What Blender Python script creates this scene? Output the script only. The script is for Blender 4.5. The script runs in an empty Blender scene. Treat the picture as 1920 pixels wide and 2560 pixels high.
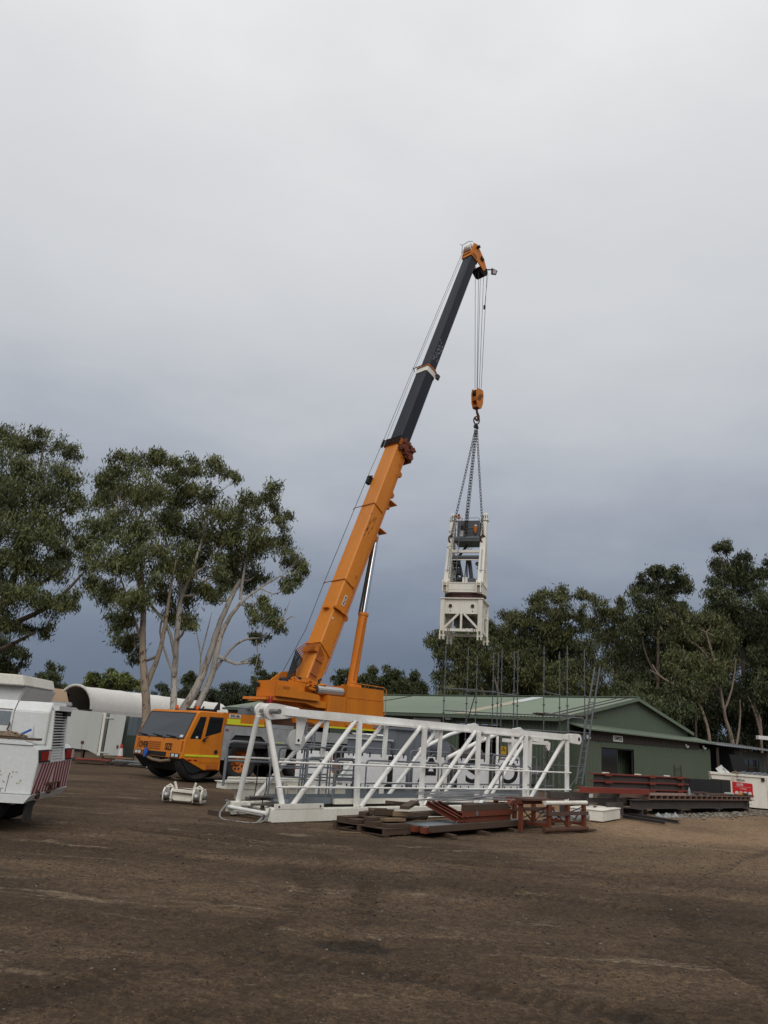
import bpy, bmesh, math, random
import numpy as np
from mathutils import Matrix, Vector
random.seed(7); rng = np.random.default_rng(7)
S = bpy.context.scene; COL = S.collection
R = math.radians
# ------------------------------------------------------------------ camera
FPX, PITCH, ROLL, EYE = 1950.0, R(16.2), R(3.8), 1.75
cf = Vector((0, math.cos(PITCH), math.sin(PITCH))); u0 = Vector((0, -math.sin(PITCH), math.cos(PITCH))); r0 = Vector((1, 0, 0))
cr_ = math.cos(ROLL)*r0 + math.sin(ROLL)*u0; cu = -math.sin(ROLL)*r0 + math.cos(ROLL)*u0
cam = bpy.data.cameras.new('camera'); camo = bpy.data.objects.new('camera', cam); COL.objects.link(camo)
cam.sensor_fit = 'VERTICAL'; cam.sensor_height = 36; cam.lens = FPX/2560*36
cam.clip_start = .05; cam.clip_end = 3000
camo.matrix_world = Matrix(((cr_.x, cu.x, -cf.x, 0), (cr_.y, cu.y, -cf.y, 0), (cr_.z, cu.z, -cf.z, EYE), (0, 0, 0, 1)))
S.camera = camo
def at(px, py, depth):                      # survey helper: photo pixel + distance -> world point
    d = cf*FPX + cr_*(px-960) - cu*(py-1280)
    return Vector((0, 0, EYE)) + d*(depth/d.y)
# ------------------------------------------------------------------ sky, sun, exposure
W = bpy.data.worlds.new('World'); S.world = W; W.use_nodes = True
nt = W.node_tree; nt.nodes.clear(); N = nt.nodes.new; LK = nt.links.new
SUN_EL, SUN_ROT = R(40), R(180)
sky = N('ShaderNodeTexSky'); sky.sky_type = 'NISHITA'; sky.sun_disc = False; sky.sun_elevation = SUN_EL; sky.sun_rotation = SUN_ROT
bg1 = N('ShaderNodeBackground'); bg1.inputs[1].default_value = .06; LK(sky.outputs[0], bg1.inputs[0])
tc = N('ShaderNodeTexCoord'); sx = N('ShaderNodeSeparateXYZ'); LK(tc.outputs['Generated'], sx.inputs[0])
mp = N('ShaderNodeMapping'); mp.inputs['Scale'].default_value = (1.2, 1.2, 3.0); LK(tc.outputs['Generated'], mp.inputs[0])
n1 = N('ShaderNodeTexNoise'); n1.inputs['Scale'].default_value = 1.7; n1.inputs['Detail'].default_value = 7; n1.inputs['Roughness'].default_value = .56; LK(mp.outputs[0], n1.inputs[0])
ma = N('ShaderNodeMath'); ma.operation = 'MULTIPLY_ADD'; LK(n1.outputs[0], ma.inputs[0]); ma.inputs[1].default_value = .30; ma.inputs[2].default_value = -.15
ad = N('ShaderNodeMath'); ad.operation = 'ADD'; LK(sx.outputs[2], ad.inputs[0]); LK(ma.outputs[0], ad.inputs[1])
rp = N('ShaderNodeValToRGB'); LK(ad.outputs[0], rp.inputs[0]); cr = rp.color_ramp; cr.interpolation = 'B_SPLINE'
stops = [(0.0, (.135, .172, .235)), (.08, (.150, .190, .262)), (.18, (.225, .266, .340)), (.29, (.40, .435, .50)), (.40, (.56, .585, .62)), (.55, (.66, .675, .70)), (.75, (.78, .79, .80)), (1.0, (1.15, 1.15, 1.14))]
while len(cr.elements) < len(stops): cr.elements.new(.5)
for e_, (p_, c_) in zip(cr.elements, stops): e_.position = p_; e_.color = (*c_, 1)
bg2 = N('ShaderNodeBackground'); LK(rp.outputs[0], bg2.inputs[0]); bg2.inputs[1].default_value = 1.0
mx = N('ShaderNodeMixShader'); mx.inputs[0].default_value = .96; LK(bg1.outputs[0], mx.inputs[1]); LK(bg2.outputs[0], mx.inputs[2])
wo = N('ShaderNodeOutputWorld'); LK(mx.outputs[0], wo.inputs[0])
sl = bpy.data.lights.new('sun', 'SUN'); sl.energy = 1.25; sl.angle = R(45); sl.color = (1, .97, .92)
so = bpy.data.objects.new('sun', sl); COL.objects.link(so)
sd = Vector((math.sin(SUN_ROT)*math.cos(SUN_EL), math.cos(SUN_ROT)*math.cos(SUN_EL), math.sin(SUN_EL)))
so.rotation_euler = sd.to_track_quat('Z', 'Y').to_euler()
vs = S.view_settings; vs.view_transform = 'Standard'; vs.look = 'None'; vs.exposure = 0; vs.gamma = 1; vs.use_curve_mapping = False
S.display_settings.display_device = 'sRGB'
# ------------------------------------------------------------------ materials
def newmat(name):
    m = bpy.data.materials.new(name); m.use_nodes = True
    t = m.node_tree; b = t.nodes['Principled BSDF']
    return m, t, b
def noise(t, scale, detail=4, rough=.55, vec=None, dist=0):
    n = t.nodes.new('ShaderNodeTexNoise'); n.inputs['Scale'].default_value = scale; n.inputs['Detail'].default_value = detail
    n.inputs['Roughness'].default_value = rough; n.inputs['Distortion'].default_value = dist
    if vec: t.links.new(vec, n.inputs[0])
    return n.outputs[0]
def ramp(t, fac, a, b, ca=(0, 0, 0), cb=(1, 1, 1)):
    r = t.nodes.new('ShaderNodeValToRGB'); t.links.new(fac, r.inputs[0]); e = r.color_ramp.elements
    e[0].position = a; e[1].position = b; e[0].color = (*ca, 1); e[1].color = (*cb, 1)
    return r.outputs[0]
def mix(t, fac, a, b, mode='MIX'):
    m = t.nodes.new('ShaderNodeMix'); m.data_type = 'RGBA'; m.blend_type = mode
    if isinstance(fac, (int, float)): m.inputs[0].default_value = fac
    else: t.links.new(fac, m.inputs[0])
    for i, v in ((6, a), (7, b)):
        if isinstance(v, tuple): m.inputs[i].default_value = (*v, 1)
        else: t.links.new(v, m.inputs[i])
    return m.outputs[2]
def coords(t, scale=(1, 1, 1), kind='Object'):
    c = t.nodes.new('ShaderNodeTexCoord'); m = t.nodes.new('ShaderNodeMapping'); m.inputs['Scale'].default_value = scale
    t.links.new(c.outputs[kind], m.inputs[0]); return m.outputs[0]
def bump(t, b, h, strength=.3, dist=.02):
    n = t.nodes.new('ShaderNodeBump'); n.inputs['Strength'].default_value = strength; n.inputs['Distance'].default_value = dist
    t.links.new(h, n.inputs['Height']); t.links.new(n.outputs[0], b.inputs['Normal'])
def paint(name, col, rough=.45, dirt=.35, dcol=(.12, .09, .06), scale=2.5, rust=0.0, rcol=(.16, .06, .025), metal=0.0, streak=True, bmp=.12):
    m, t, b = newmat(name)
    v = coords(t); vst = coords(t, (1, 1, .18) if streak else (1, 1, 1))
    big = ramp(t, noise(t, scale, 6, .62, vst), .42, .78)
    fine = noise(t, scale*9, 5, .65, v)
    shade = mix(t, ramp(t, fine, .3, .7), tuple(c*.90 for c in col), tuple(min(1, c*1.04) for c in col))
    k = t.nodes.new('ShaderNodeMath'); k.operation = 'MULTIPLY'; t.links.new(big, k.inputs[0]); k.inputs[1].default_value = dirt
    c = mix(t, k.outputs[0], shade, dcol)
    if rust:
        rn = ramp(t, noise(t, scale*3.3, 8, .7, vst, .4), .74-rust*.3, .80-rust*.26)
        c = mix(t, rn, c, rcol)
    t.links.new(c, b.inputs['Base Color'])
    rr = t.nodes.new('ShaderNodeMapRange'); t.links.new(fine, rr.inputs[0]); rr.inputs[3].default_value = max(0, rough-.12); rr.inputs[4].default_value = min(1, rough+.18)
    t.links.new(rr.outputs[0], b.inputs['Roughness']); b.inputs['Metallic'].default_value = metal
    b.inputs['Specular IOR Level'].default_value = .35
    if bmp: bump(t, b, fine, bmp, .01)
    return m
def plain(name, col, rough=.6, metal=0.0, spec=.4):
    m, t, b = newmat(name); v = coords(t)
    c = mix(t, noise(t, 14, 5, .6, v), tuple(x*.75 for x in col), tuple(min(1, x*1.2) for x in col))
    t.links.new(c, b.inputs['Base Color']); b.inputs['Roughness'].default_value = rough; b.inputs['Metallic'].default_value = metal
    b.inputs['Specular IOR Level'].default_value = spec
    return m
M = {}
M['orange'] = paint('crane_orange_paint', (.64, .195, .010), .42, .50, (.26, .085, .02), 1.3, 0.10, (.12, .045, .015), bmp=.06)
M['orange_dull'] = paint('dull_orange_primer', (.42, .115, .012), .55, .4, (.16, .06, .02), 2.2, .08)
M['orange_light'] = paint('boom_orange_paint', (.66, .215, .016), .42, .45, (.34, .115, .02), .8, 0.08, (.12, .05, .02), bmp=.05)
M['boomdark'] = paint('boom_slate_paint', (.016, .019, .029), .40, .3, (.035, .035, .036), 1.4, .03, (.10, .10, .10), bmp=.04)
M['boomdark'].node_tree.nodes['Principled BSDF'].inputs['Specular IOR Level'].default_value = .18
M['white'] = paint('white_steel_paint', (.85, .84, .80), .42, .40, (.44, .34, .25), 2.2, .13, (.30, .16, .07))
M['cream'] = paint('cream_steel_paint', (.80, .77, .68), .5, .40, (.40, .33, .22), 1.6, .12, (.22, .12, .06))
M['truckwhite'] = paint('chalky_white_paint', (.70, .71, .69), .5, .25, (.42, .37, .26), 1.8, .06, (.28, .19, .07))
M['boxgrey'] = paint('chalky_grey_white_paint', (.50, .51, .48), .6, .3, (.34, .32, .26), 1.5, .03, (.2, .1, .05))
M['panelwhite'] = paint('panel_white_sheet', (.86, .86, .86), .4, .12, (.42, .42, .40), 2)
M['galv'] = paint('galvanised_steel', (.26, .275, .285), .45, .5, (.13, .13, .13), 3, .03, (.14, .09, .06), metal=.55)
M['scaff'] = paint('dull_scaffold_tube', (.15, .16, .165), .5, .5, (.08, .08, .08), 3, .03, metal=.4)
M['greyrail'] = paint('grey_painted_tube', (.17, .18, .195), .5, .4, (.09, .09, .09), 4)
M['greydeck'] = paint('grey_deck_steel', (.19, .215, .235), .55, .45, (.11, .10, .09), 2.5, .06)
M['greycab'] = paint('grey_cabinet_paint', (.155, .165, .185), .55, .3, (.09, .09, .09), 2)
M['loadgrey'] = paint('load_dark_grey_paint', (.085, .090, .098), .6, .35, (.05, .05, .05), 2)
M['machinery'] = paint('greasy_machinery_grey', (.115, .105, .095), .5, .6, (.045, .038, .03), 4, .12)
M['black'] = plain('black_rubberised', (.012, .012, .013), .75)
M['blackmetal'] = paint('black_steel', (.028, .027, .027), .5, .4, (.07, .055, .045), 3, .05)
M['tyre'] = paint('dusty_tyre_rubber', (.020, .020, .020), .85, .55, (.060, .050, .040), 3, streak=False)
M['chrome'] = plain('chromed_rod', (.62, .64, .66), .12, 1.0)
M['steel'] = plain('bare_steel', (.30, .29, .28), .4, .8)
M['palesteel'] = paint('pale_grey_flat_bar', (.30, .30, .30), .5, .5, (.14, .13, .12), 4)
M['chain'] = plain('dark_chain_steel', (.055, .045, .040), .5, .5)
M['rope'] = plain('wire_rope', (.075, .075, .08), .55, .3)
M['rust'] = paint('rusted_steel', (.105, .048, .028), .8, .6, (.045, .026, .018), 4, .2, (.18, .075, .03), bmp=.3)
M['ring'] = paint('rusty_slewing_ring', (.075, .034, .028), .7, .5, (.035, .02, .016), 4)
M['redox'] = paint('red_oxide_primer', (.165, .040, .018), .65, .6, (.085, .040, .026), 3, .25, (.075, .035, .022), bmp=.2)
M['redbright'] = paint('red_painted_steel', (.21, .034, .020), .55, .45, (.10, .04, .03), 3, .12)
M['cellrust'] = paint('dusty_rust_channel', (.20, .125, .095), .75, .5, (.09, .05, .035), 4, .25, (.12, .045, .025))
M['browny'] = paint('weathered_brown_steel', (.11, .060, .045), .75, .5, (.06, .04, .035), 4, .2, bmp=.3)
M['beam'] = paint('blackened_beam_steel', (.075, .060, .052), .7, .6, (.030, .026, .024), 3, .15, (.14, .08, .05))
M['wood'] = paint('weathered_timber', (.085, .054, .036), .85, .6, (.055, .038, .027), 5, streak=False, bmp=.4)
M['woodlight'] = paint('cut_timber', (.22, .145, .082), .85, .5, (.09, .06, .04), 5, streak=False, bmp=.4)
M['yellow'] = plain('reflective_yellow_tape', (.62, .66, .03), .4)
M['glassdark'] = plain('dark_window_glass', (.012, .014, .016), .06, 0, .6)
M['screen'] = plain('windscreen_glass', (.030, .036, .042), .05, 0, .8)
M['lamp'] = plain('headlamp_glass', (.62, .64, .66), .15)
M['amber'] = plain('amber_beacon_lens', (.70, .12, .015), .25)
M['redlens'] = plain('red_lamp_lens', (.32, .012, .010), .2)
M['signwhite'] = plain('sign_white', (.66, .66, .63), .5)
M['ink'] = plain('black_lettering', (.010, .010, .010), .6)
M['signred'] = plain('sign_red', (.52, .010, .012), .45)
M['signyellow'] = plain('sign_yellow', (.62, .36, .02), .5)
M['chevred'] = plain('chevron_dark_red', (.20, .010, .018), .5)
M['chevpink'] = plain('chevron_faded_pink', (.58, .43, .43), .5)
M['tarpbrown'] = paint('brown_canvas', (.22, .16, .11), .9, .5, (.08, .06, .04), 6, streak=False, bmp=.4)
M['tan'] = paint('tan_tarpaulin', (.38, .25, .15), .8, .3, (.26, .17, .10), .8)
M['domewhite'] = paint('white_pvc_fabric', (.72, .69, .64), .6, .28, (.52, .47, .40), .5)
M['darkin'] = plain('dark_interior', (.055, .042, .034), .9)
M['blue'] = plain('blue_plastic', (.02, .10, .42), .4)
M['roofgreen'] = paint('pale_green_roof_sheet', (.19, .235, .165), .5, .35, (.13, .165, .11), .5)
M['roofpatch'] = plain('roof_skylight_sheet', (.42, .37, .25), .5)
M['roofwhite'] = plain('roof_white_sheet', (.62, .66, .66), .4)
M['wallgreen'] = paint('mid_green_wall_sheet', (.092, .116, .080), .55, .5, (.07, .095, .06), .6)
M['trimgreen'] = paint('green_flashing', (.14, .175, .125), .5, .3, (.08, .11, .07), 1)
M['boardgrey'] = paint('weathered_dark_boards', (.050, .044, .038), .85, .6, (.022, .020, .018), 3)
M['tinblue'] = paint('blue_grey_sheet', (.11, .14, .16), .6, .3, (.07, .08, .08), 1)
M['tindark'] = paint('dark_green_sheet', (.055, .068, .055), .7, .4, (.03, .035, .03), 1)
M['plastic'] = plain('clear_plastic_wrap', (.30, .31, .32), .35)
M['rubble'] = plain('pale_rubble', (.26, .23, .19), .9)
M['fungrey'] = plain('grey_hose', (.22, .21, .20), .6)
M['conewhite'] = plain('cone_white', (.6, .6, .58), .5)
M['conered'] = plain('cone_red', (.42, .03, .02), .5)
def checker():
    m, t, b = newmat('chequer_plate'); v = coords(t, (1, 1, 1))
    vo = t.nodes.new('ShaderNodeTexVoronoi'); vo.inputs['Scale'].default_value = 26; vo.inputs['Randomness'].default_value = 0; t.links.new(v, vo.inputs[0])
    d = ramp(t, vo.outputs['Distance'], .18, .34)
    c = mix(t, d, (.24, .24, .245), (.42, .425, .43)); c = mix(t, ramp(t, noise(t, 2, 5, .6, v), .4, .75), c, (.26, .25, .23))
    t.links.new(c, b.inputs['Base Color']); b.inputs['Roughness'].default_value = .4; b.inputs['Metallic'].default_value = .3
    bump(t, b, d, .4, .01); return m
M['checker'] = checker()
def perfor():
    m, t, b = newmat('perforated_metal'); v = coords(t)
    vo = t.nodes.new('ShaderNodeTexVoronoi'); vo.inputs['Scale'].default_value = 15; vo.inputs['Randomness'].default_value = 0; t.links.new(v, vo.inputs[0])
    c = mix(t, ramp(t, vo.outputs['Distance'], .27, .33), (.02, .02, .02), (.52, .51, .48)); t.links.new(c, b.inputs['Base Color']); b.inputs['Roughness'].default_value = .4; b.inputs['Metallic'].default_value = .4
    return m
M['perforated'] = perfor()
def bark(name, c1, c2, c3):
    m, t, b = newmat(name); v = coords(t, (1, 1, .35)); v2 = coords(t, (1, 1, .5))
    c = mix(t, ramp(t, noise(t, 2.2, 6, .6, v), .35, .65), c1, c2)
    c = mix(t, ramp(t, noise(t, 5.5, 7, .65, v2, .5), .55, .60), c, c3)
    t.links.new(c, b.inputs['Base Color']); b.inputs['Roughness'].default_value = .8; bump(t, b, noise(t, 12, 5, .6, v), .3, .02); return m
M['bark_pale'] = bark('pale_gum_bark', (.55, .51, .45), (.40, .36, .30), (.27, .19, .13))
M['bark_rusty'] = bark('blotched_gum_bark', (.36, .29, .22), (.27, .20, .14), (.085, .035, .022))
M['bark_tan'] = bark('mid_tan_gum_bark', (.27, .205, .155), (.19, .14, .105), (.09, .06, .042))  # even mid tan bark for gums behind the shed
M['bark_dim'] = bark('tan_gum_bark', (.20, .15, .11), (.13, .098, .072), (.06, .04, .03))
def leafmat(name, col):
    m, t, b = newmat(name)
    a = t.nodes.new('ShaderNodeAttribute'); a.attribute_name = 'tint'
    c = mix(t, 1.0, a.outputs['Color'], col, 'MULTIPLY'); t.links.new(c, b.inputs['Base Color'])
    b.inputs['Roughness'].default_value = .55; b.inputs['Specular IOR Level'].default_value = .3
    return m
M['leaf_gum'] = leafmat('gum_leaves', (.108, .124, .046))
M['leaf_wood'] = leafmat('wood_gum_leaves', (.088, .098, .038))  # one deeper leaf green for the gums behind the shed
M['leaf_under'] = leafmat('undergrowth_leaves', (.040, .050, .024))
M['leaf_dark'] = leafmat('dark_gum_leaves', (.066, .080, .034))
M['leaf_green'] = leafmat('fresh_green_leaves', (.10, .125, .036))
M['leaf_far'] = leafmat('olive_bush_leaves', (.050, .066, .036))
# ------------------------------------------------------------------ mesh builder
I4 = Matrix.Identity(4)
class MB:
    def __init__(s, T=None): s.v = []; s.f = []; s.T = T or I4
    def add(s, vs, fs):
        n = len(s.v); s.v += [tuple(s.T @ Vector(p)) for p in vs]; s.f += [tuple(i+n for i in f) for f in fs]; return s
    def box(s, a, b, sh=None):                      # axis-aligned, a=min b=max; sh shears the top (dx,dy)
        (x0, y0, z0), (x1, y1, z1) = a, b; dx, dy = sh or (0, 0)
        return s.add([(x0, y0, z0), (x1, y0, z0), (x1, y1, z0), (x0, y1, z0), (x0+dx, y0+dy, z1), (x1+dx, y0+dy, z1), (x1+dx, y1+dy, z1), (x0+dx, y1+dy, z1)],
                     [(3, 2, 1, 0), (4, 5, 6, 7), (0, 1, 5, 4), (1, 2, 6, 5), (2, 3, 7, 6), (3, 0, 4, 7)])
    def bar(s, p, q, w, h, up=(0, 0, 1)):            # rectangular bar between two points
        p, q = Vector(p), Vector(q); d = (q-p).normalized(); up = Vector(up)
        if abs(d.dot(up)) > .98: up = Vector((0, 1, 0)) if abs(d.y) < .9 else Vector((1, 0, 0))
        a = d.cross(up).normalized()*(w/2); b = a.cross(d).normalized()*(h/2)
        vs = [p-a-b, p+a-b, p+a+b, p-a+b, q-a-b, q+a-b, q+a+b, q-a+b]
        return s.add(vs, [(3, 2, 1, 0), (4, 5, 6, 7), (0, 1, 5, 4), (1, 2, 6, 5), (2, 3, 7, 6), (3, 0, 4, 7)])
    def path(s, pts, r, n=8, cap=True):              # tube through points; r a number or a list
        pts = [Vector(p) for p in pts]; k = len(pts); rs = r if isinstance(r, (list, tuple)) else [r]*k
        d0 = (pts[1]-pts[0]).normalized(); a = d0.orthogonal().normalized(); vs = []
        for i, p in enumerate(pts):
            if i == 0: d = pts[1]-p
            elif i == k-1: d = p-pts[i-1]
            else: d = (p-pts[i-1]).normalized()+(pts[i+1]-p).normalized()
            d = d.normalized() if d.length > 1e-9 else d0
            a = (a-d*a.dot(d)).normalized(); b = d.cross(a)
            for j in range(n):
                t = 2*math.pi*j/n; vs.append(p+(a*math.cos(t)+b*math.sin(t))*rs[i])
        fs = [(i*n+j, i*n+(j+1) % n, (i+1)*n+(j+1) % n, (i+1)*n+j) for i in range(k-1) for j in range(n)]
        if cap: fs += [tuple(range(n-1, -1, -1)), tuple(range((k-1)*n, k*n))]
        return s.add(vs, fs)
    def tube(s, p, q, r, n=8, r2=None): return s.path([p, q], [r, r if r2 is None else r2], n)
    def prism(s, poly, y0, y1, ax='y'):              # polygon in the xz plane extruded along y (or yz along x, xy along z)
        n = len(poly); g = {'y': lambda a, b, c: (a, c, b), 'x': lambda a, b, c: (c, a, b), 'z': lambda a, b, c: (a, b, c)}[ax]
        vs = [g(a, b, y0) for a, b in poly]+[g(a, b, y1) for a, b in poly]
        return s.add(vs, [tuple(range(n)), tuple(range(2*n-1, n-1, -1))]+[(i, n+i, n+(i+1) % n, (i+1) % n) for i in range(n)])
    def lathe(s, prof, c, ax, n=24):                 # prof: (radius, along) revolved about ax through c
        c = Vector(c); ax = Vector(ax).normalized(); a = ax.orthogonal().normalized(); b = ax.cross(a); k = len(prof)
        vs = [c+ax*h+(a*math.cos(2*math.pi*j/n)+b*math.sin(2*math.pi*j/n))*r for r, h in prof for j in range(n)]
        return s.add(vs, [(i*n+j, i*n+(j+1) % n, (i+1)*n+(j+1) % n, (i+1)*n+j) for i in range(k-1) for j in range(n)])
    def disc(s, c, ax, r, th, n=16): return s.lathe([(.0005, 0), (r, 0), (r, th), (.0005, th)], c, ax, n)
    def link(s, c, d, u, L, wd, r):                  # one chain link
        c, d, u = Vector(c), Vector(d).normalized(), Vector(u).normalized(); pts = []
        for i in range(10):
            t = 2*math.pi*i/10; pts.append(c+d*(math.cos(t)*L/2)+u*(math.sin(t)*wd/2))
        return s.path(pts+[pts[0]], r, 5, False)
    def build(s, name, mat, parent=None, smooth=None, bevel=0):
        me = bpy.data.meshes.new(name); me.from_pydata(s.v, [], s.f); bm = bmesh.new(); bm.from_mesh(me)
        if bevel: bmesh.ops.bevel(bm, geom=[e for e in bm.edges if e.is_manifold and e.calc_face_angle(0) > .5], offset=bevel, segments=2, affect='EDGES', clamp_overlap=True)
        bmesh.ops.recalc_face_normals(bm, faces=bm.faces); bm.to_mesh(me); bm.free()
        me.materials.append(M[mat] if isinstance(mat, str) else mat)
        o = bpy.data.objects.new(name, me); COL.objects.link(o)
        if parent: o.parent = parent
        if smooth is not None:
            for p in me.polygons: p.use_smooth = True
            try: me.set_sharp_from_angle(angle=R(smooth))
            except Exception: pass
        return o
def tag(o, label=None, cat=None, group=None, kind=None):
    for k, v in (('label', label), ('category', cat), ('group', group), ('kind', kind)):
        if v: o[k] = v
    return o
def frame(x, y, z=0, deg=0): return Matrix.Translation((x, y, z)) @ Matrix.Rotation(R(deg), 4, 'Z')
def thing(name, label, cat, T=None, group=None):
    o = bpy.data.objects.new(name, None); o.empty_display_size = .3; COL.objects.link(o); o.matrix_world = T or I4
    return tag(o, label, cat, group)
def copytree(o, parent=None):
    c = o.copy(); COL.objects.link(c)
    if parent: c.parent = parent; c.matrix_parent_inverse = o.matrix_parent_inverse.copy()
    for ch in list(o.children): copytree(ch, c)
    return c
def part(o, label): o['label'] = label; return o
def text(s, size, mat, parent, T, name='lettering', sx=1.0, bold=.0, ext=.004, align='CENTER'):
    cu_ = bpy.data.curves.new(name, 'FONT'); cu_.body = s; cu_.size = size; cu_.extrude = ext; cu_.offset = bold; cu_.align_x = align; cu_.align_y = 'CENTER'; cu_.space_character = 1.02
    to = bpy.data.objects.new('tmp', cu_); COL.objects.link(to); me = bpy.data.meshes.new_from_object(to.evaluated_get(bpy.context.evaluated_depsgraph_get())); bpy.data.objects.remove(to)
    me.name = name; me.transform(T @ Matrix.Diagonal((sx, 1, 1, 1))); me.materials.clear(); me.materials.append(M[mat])
    o = bpy.data.objects.new(name, me); COL.objects.link(o)
    if parent: o.parent = parent
    return o
def cat(pts, n=5):                                   # smooth a polyline (Catmull-Rom)
    P = [Vector(p) for p in pts]; o = []
    for i in range(len(P)-1):
        a, b = P[i], P[i+1]; pa = P[max(0, i-1)]; pb = P[min(len(P)-1, i+2)]
        for q in range(n): t = q/n; o.append(.5*((2*a)+(b-pa)*t+(2*pa-5*a+4*b-pb)*t*t+(3*a-pa-3*b+pb)*t**3))
    return o+[P[-1]]
def crumple(lx, ly, h, n=9, seed=1):                 # a crumpled sheet with a closed underside
    r_ = random.Random(seed); mb = MB(); g = [[(lx*(i/n-.5)+r_.uniform(-.3, .3)*lx/n, ly*(j/n-.5)+r_.uniform(-.3, .3)*ly/n, (0 if i in (0, n) or j in (0, n) else h*r_.random()**1.2*math.sin(math.pi*i/n)**.5)) for j in range(n+1)] for i in range(n+1)]
    vs = [p for row in g for p in row]; m_ = n+1
    return mb.add(vs+[(x, y, -.02) for x, y, z in vs], [(i*m_+j, (i+1)*m_+j, (i+1)*m_+j+1, i*m_+j+1) for i in range(n) for j in range(n)]+[(m_*m_+i*m_+j+1, m_*m_+(i+1)*m_+j+1, m_*m_+(i+1)*m_+j, m_*m_+i*m_+j) for i in range(n) for j in range(n)])
def facing(origin, right, up):                       # matrix whose x=right, y=up, z=outward
    r_, u_ = Vector(right).normalized(), Vector(up).normalized(); n_ = r_.cross(u_)
    return Matrix(((r_.x, u_.x, n_.x, origin[0]), (r_.y, u_.y, n_.y, origin[1]), (r_.z, u_.z, n_.z, origin[2]), (0, 0, 0, 1)))
def arcpts(c, a, b, r, t0, t1, n):
    c, a, b = Vector(c), Vector(a), Vector(b)
    return [c+(a*math.cos(t0+(t1-t0)*i/n)+b*math.sin(t0+(t1-t0)*i/n))*r for i in range(n+1)]
# ------------------------------------------------------------------ ground
def vnoise(x, y, seed=0):
    xi = np.floor(x).astype(np.int64); yi = np.floor(y).astype(np.int64); fx = x-xi; fy = y-yi
    fx = fx*fx*(3-2*fx); fy = fy*fy*(3-2*fy)
    def h(a, b):
        n = (a*374761393+b*668265263+seed*1442695041) & 0x7fffffff; n = ((n ^ (n >> 13))*1274126177) & 0x7fffffff
        return ((n ^ (n >> 16)) & 0xffff)/65535.0
    return (h(xi, yi)*(1-fx)+h(xi+1, yi)*fx)*(1-fy)+(h(xi, yi+1)*(1-fx)+h(xi+1, yi+1)*fx)*fy
TRACKS = [([(-3.2, 4.2), (-1.6, 6.5), (-.75, 8.5), (-.6, 10.5), (-1.5, 14)], .30), ([(-1.9, 4.2), (-.55, 6.6), (.05, 9), (.1, 11), (-.6, 13)], .28), ([(4.5, 4.5), (2.6, 6.0), (.6, 6.9), (-2.5, 7.8), (-7, 9.5)], .3),
          ([(7, 8), (4.5, 10), (1.5, 11), (-3, 12.2), (-8, 12.5)], .35), ([(9, 10), (5.5, 12.2), (2, 13.2), (-4, 14.5)], .35), ([(3.8, 5), (3.4, 8), (4.0, 11), (6.5, 15), (9.5, 19)], .3), ([(5.2, 5), (4.9, 8), (5.5, 11), (8, 15), (11, 19)], .3)]
HOLES = [(-.02, 7.88, .34, .25, .075), (-.45, 6.95, .35, .14, .02), (.42, 6.9, .3, .12, .018), (2.0, 6.35, .38, .16, .03), (.6, 10.9, .3, .18, .02), (.55, 12.0, .3, .2, .02), (4.4, 8.6, .5, .2, .03), (5.0, 8.3, .4, .2, .025), (.1, 8.75, .3, .16, .02), (3.4, 8.9, .45, .2, .02)]
def ground_fields(x, y):
    z = np.zeros_like(x); tr = np.zeros_like(x); hol = np.zeros_like(x)
    near = np.clip(1-(y-14)/14, 0, 1)
    z += (vnoise(x*.35, y*.35, 1)-.5)*.05+(vnoise(x*1.1, y*1.1, 2)-.5)*.030*near+(vnoise(x*3.1, y*3.1, 3)-.5)*.016*near+(vnoise(x*8, y*8, 4)-.5)*.014*near*(.4+1.2*vnoise(x*.7, y*.7, 41))+np.maximum(vnoise(x*17, y*17, 8)-.55, 0)*.032*near*(.2+1.4*vnoise(x*.9, y*.9, 42))
    for pts, w in TRACKS:
        for k in range(len(pts)-1):
            (ax, ay), (bx, by) = pts[k], pts[k+1]; L = math.hypot(bx-ax, by-ay); dx, dy = (bx-ax)/L, (by-ay)/L
            u = (x-ax)*dx+(y-ay)*dy; v = (x-ax)*-dy+(y-ay)*dx
            inside = (u > -.02) & (u < L+.02)
            pr = np.exp(-np.abs(v/(w*.55))**4)*inside*np.clip(-.1+1.5*vnoise(x*.7+k, y*.7, 11), 0, 1)
            lug = .5+.5*np.sin(u*2*math.pi/.13+np.abs(v)*14)
            z -= pr*(.008+.026*lug); z += np.exp(-((np.abs(v)-w*.68)/(w*.16))**2)*inside*.010
            tr = np.maximum(tr, np.clip(pr*1.25, 0, 1)*(.35+.65*np.clip((lug-.35)*2.2, 0, 1)))
    for hx, hy, rx, ry, dp in HOLES:
        q = ((x-hx)/rx)**2+((y-hy)/ry)**2; q = q*(.7+.6*vnoise(x*5, y*5, 5)); g = np.exp(-q**1.5*.8)
        z -= g*dp; hol = np.maximum(hol, g*min(1, .30+dp/.075*.7))
    return z, tr, hol
def graded(a, b, s, far0, far1, k):
    c = list(np.arange(a, b, s)); st = s; v = c[-1]
    while v < far1: st *= k; v += st; c.append(v)
    st = s; v = c[0]; lo = []
    while v > far0: st *= k; v -= st; lo.append(v)
    return np.array(lo[::-1]+c)
gx = graded(-7, 9, .036, -900, 900, 1.07); gy = graded(4.2, 14, .032, -60, 1500, 1.05)
X, Y = np.meshgrid(gx, gy); x_, y_ = X.ravel(), Y.ravel()
z_, tr_, ho_ = ground_fields(x_, y_); z_ -= .02
gm = bpy.data.meshes.new('ground'); nx, ny = len(gx), len(gy)
idx = (np.arange(ny-1)[:, None]*nx+np.arange(nx-1)[None, :]).ravel(); quads = np.stack([idx, idx+1, idx+nx+1, idx+nx], 1)
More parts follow.
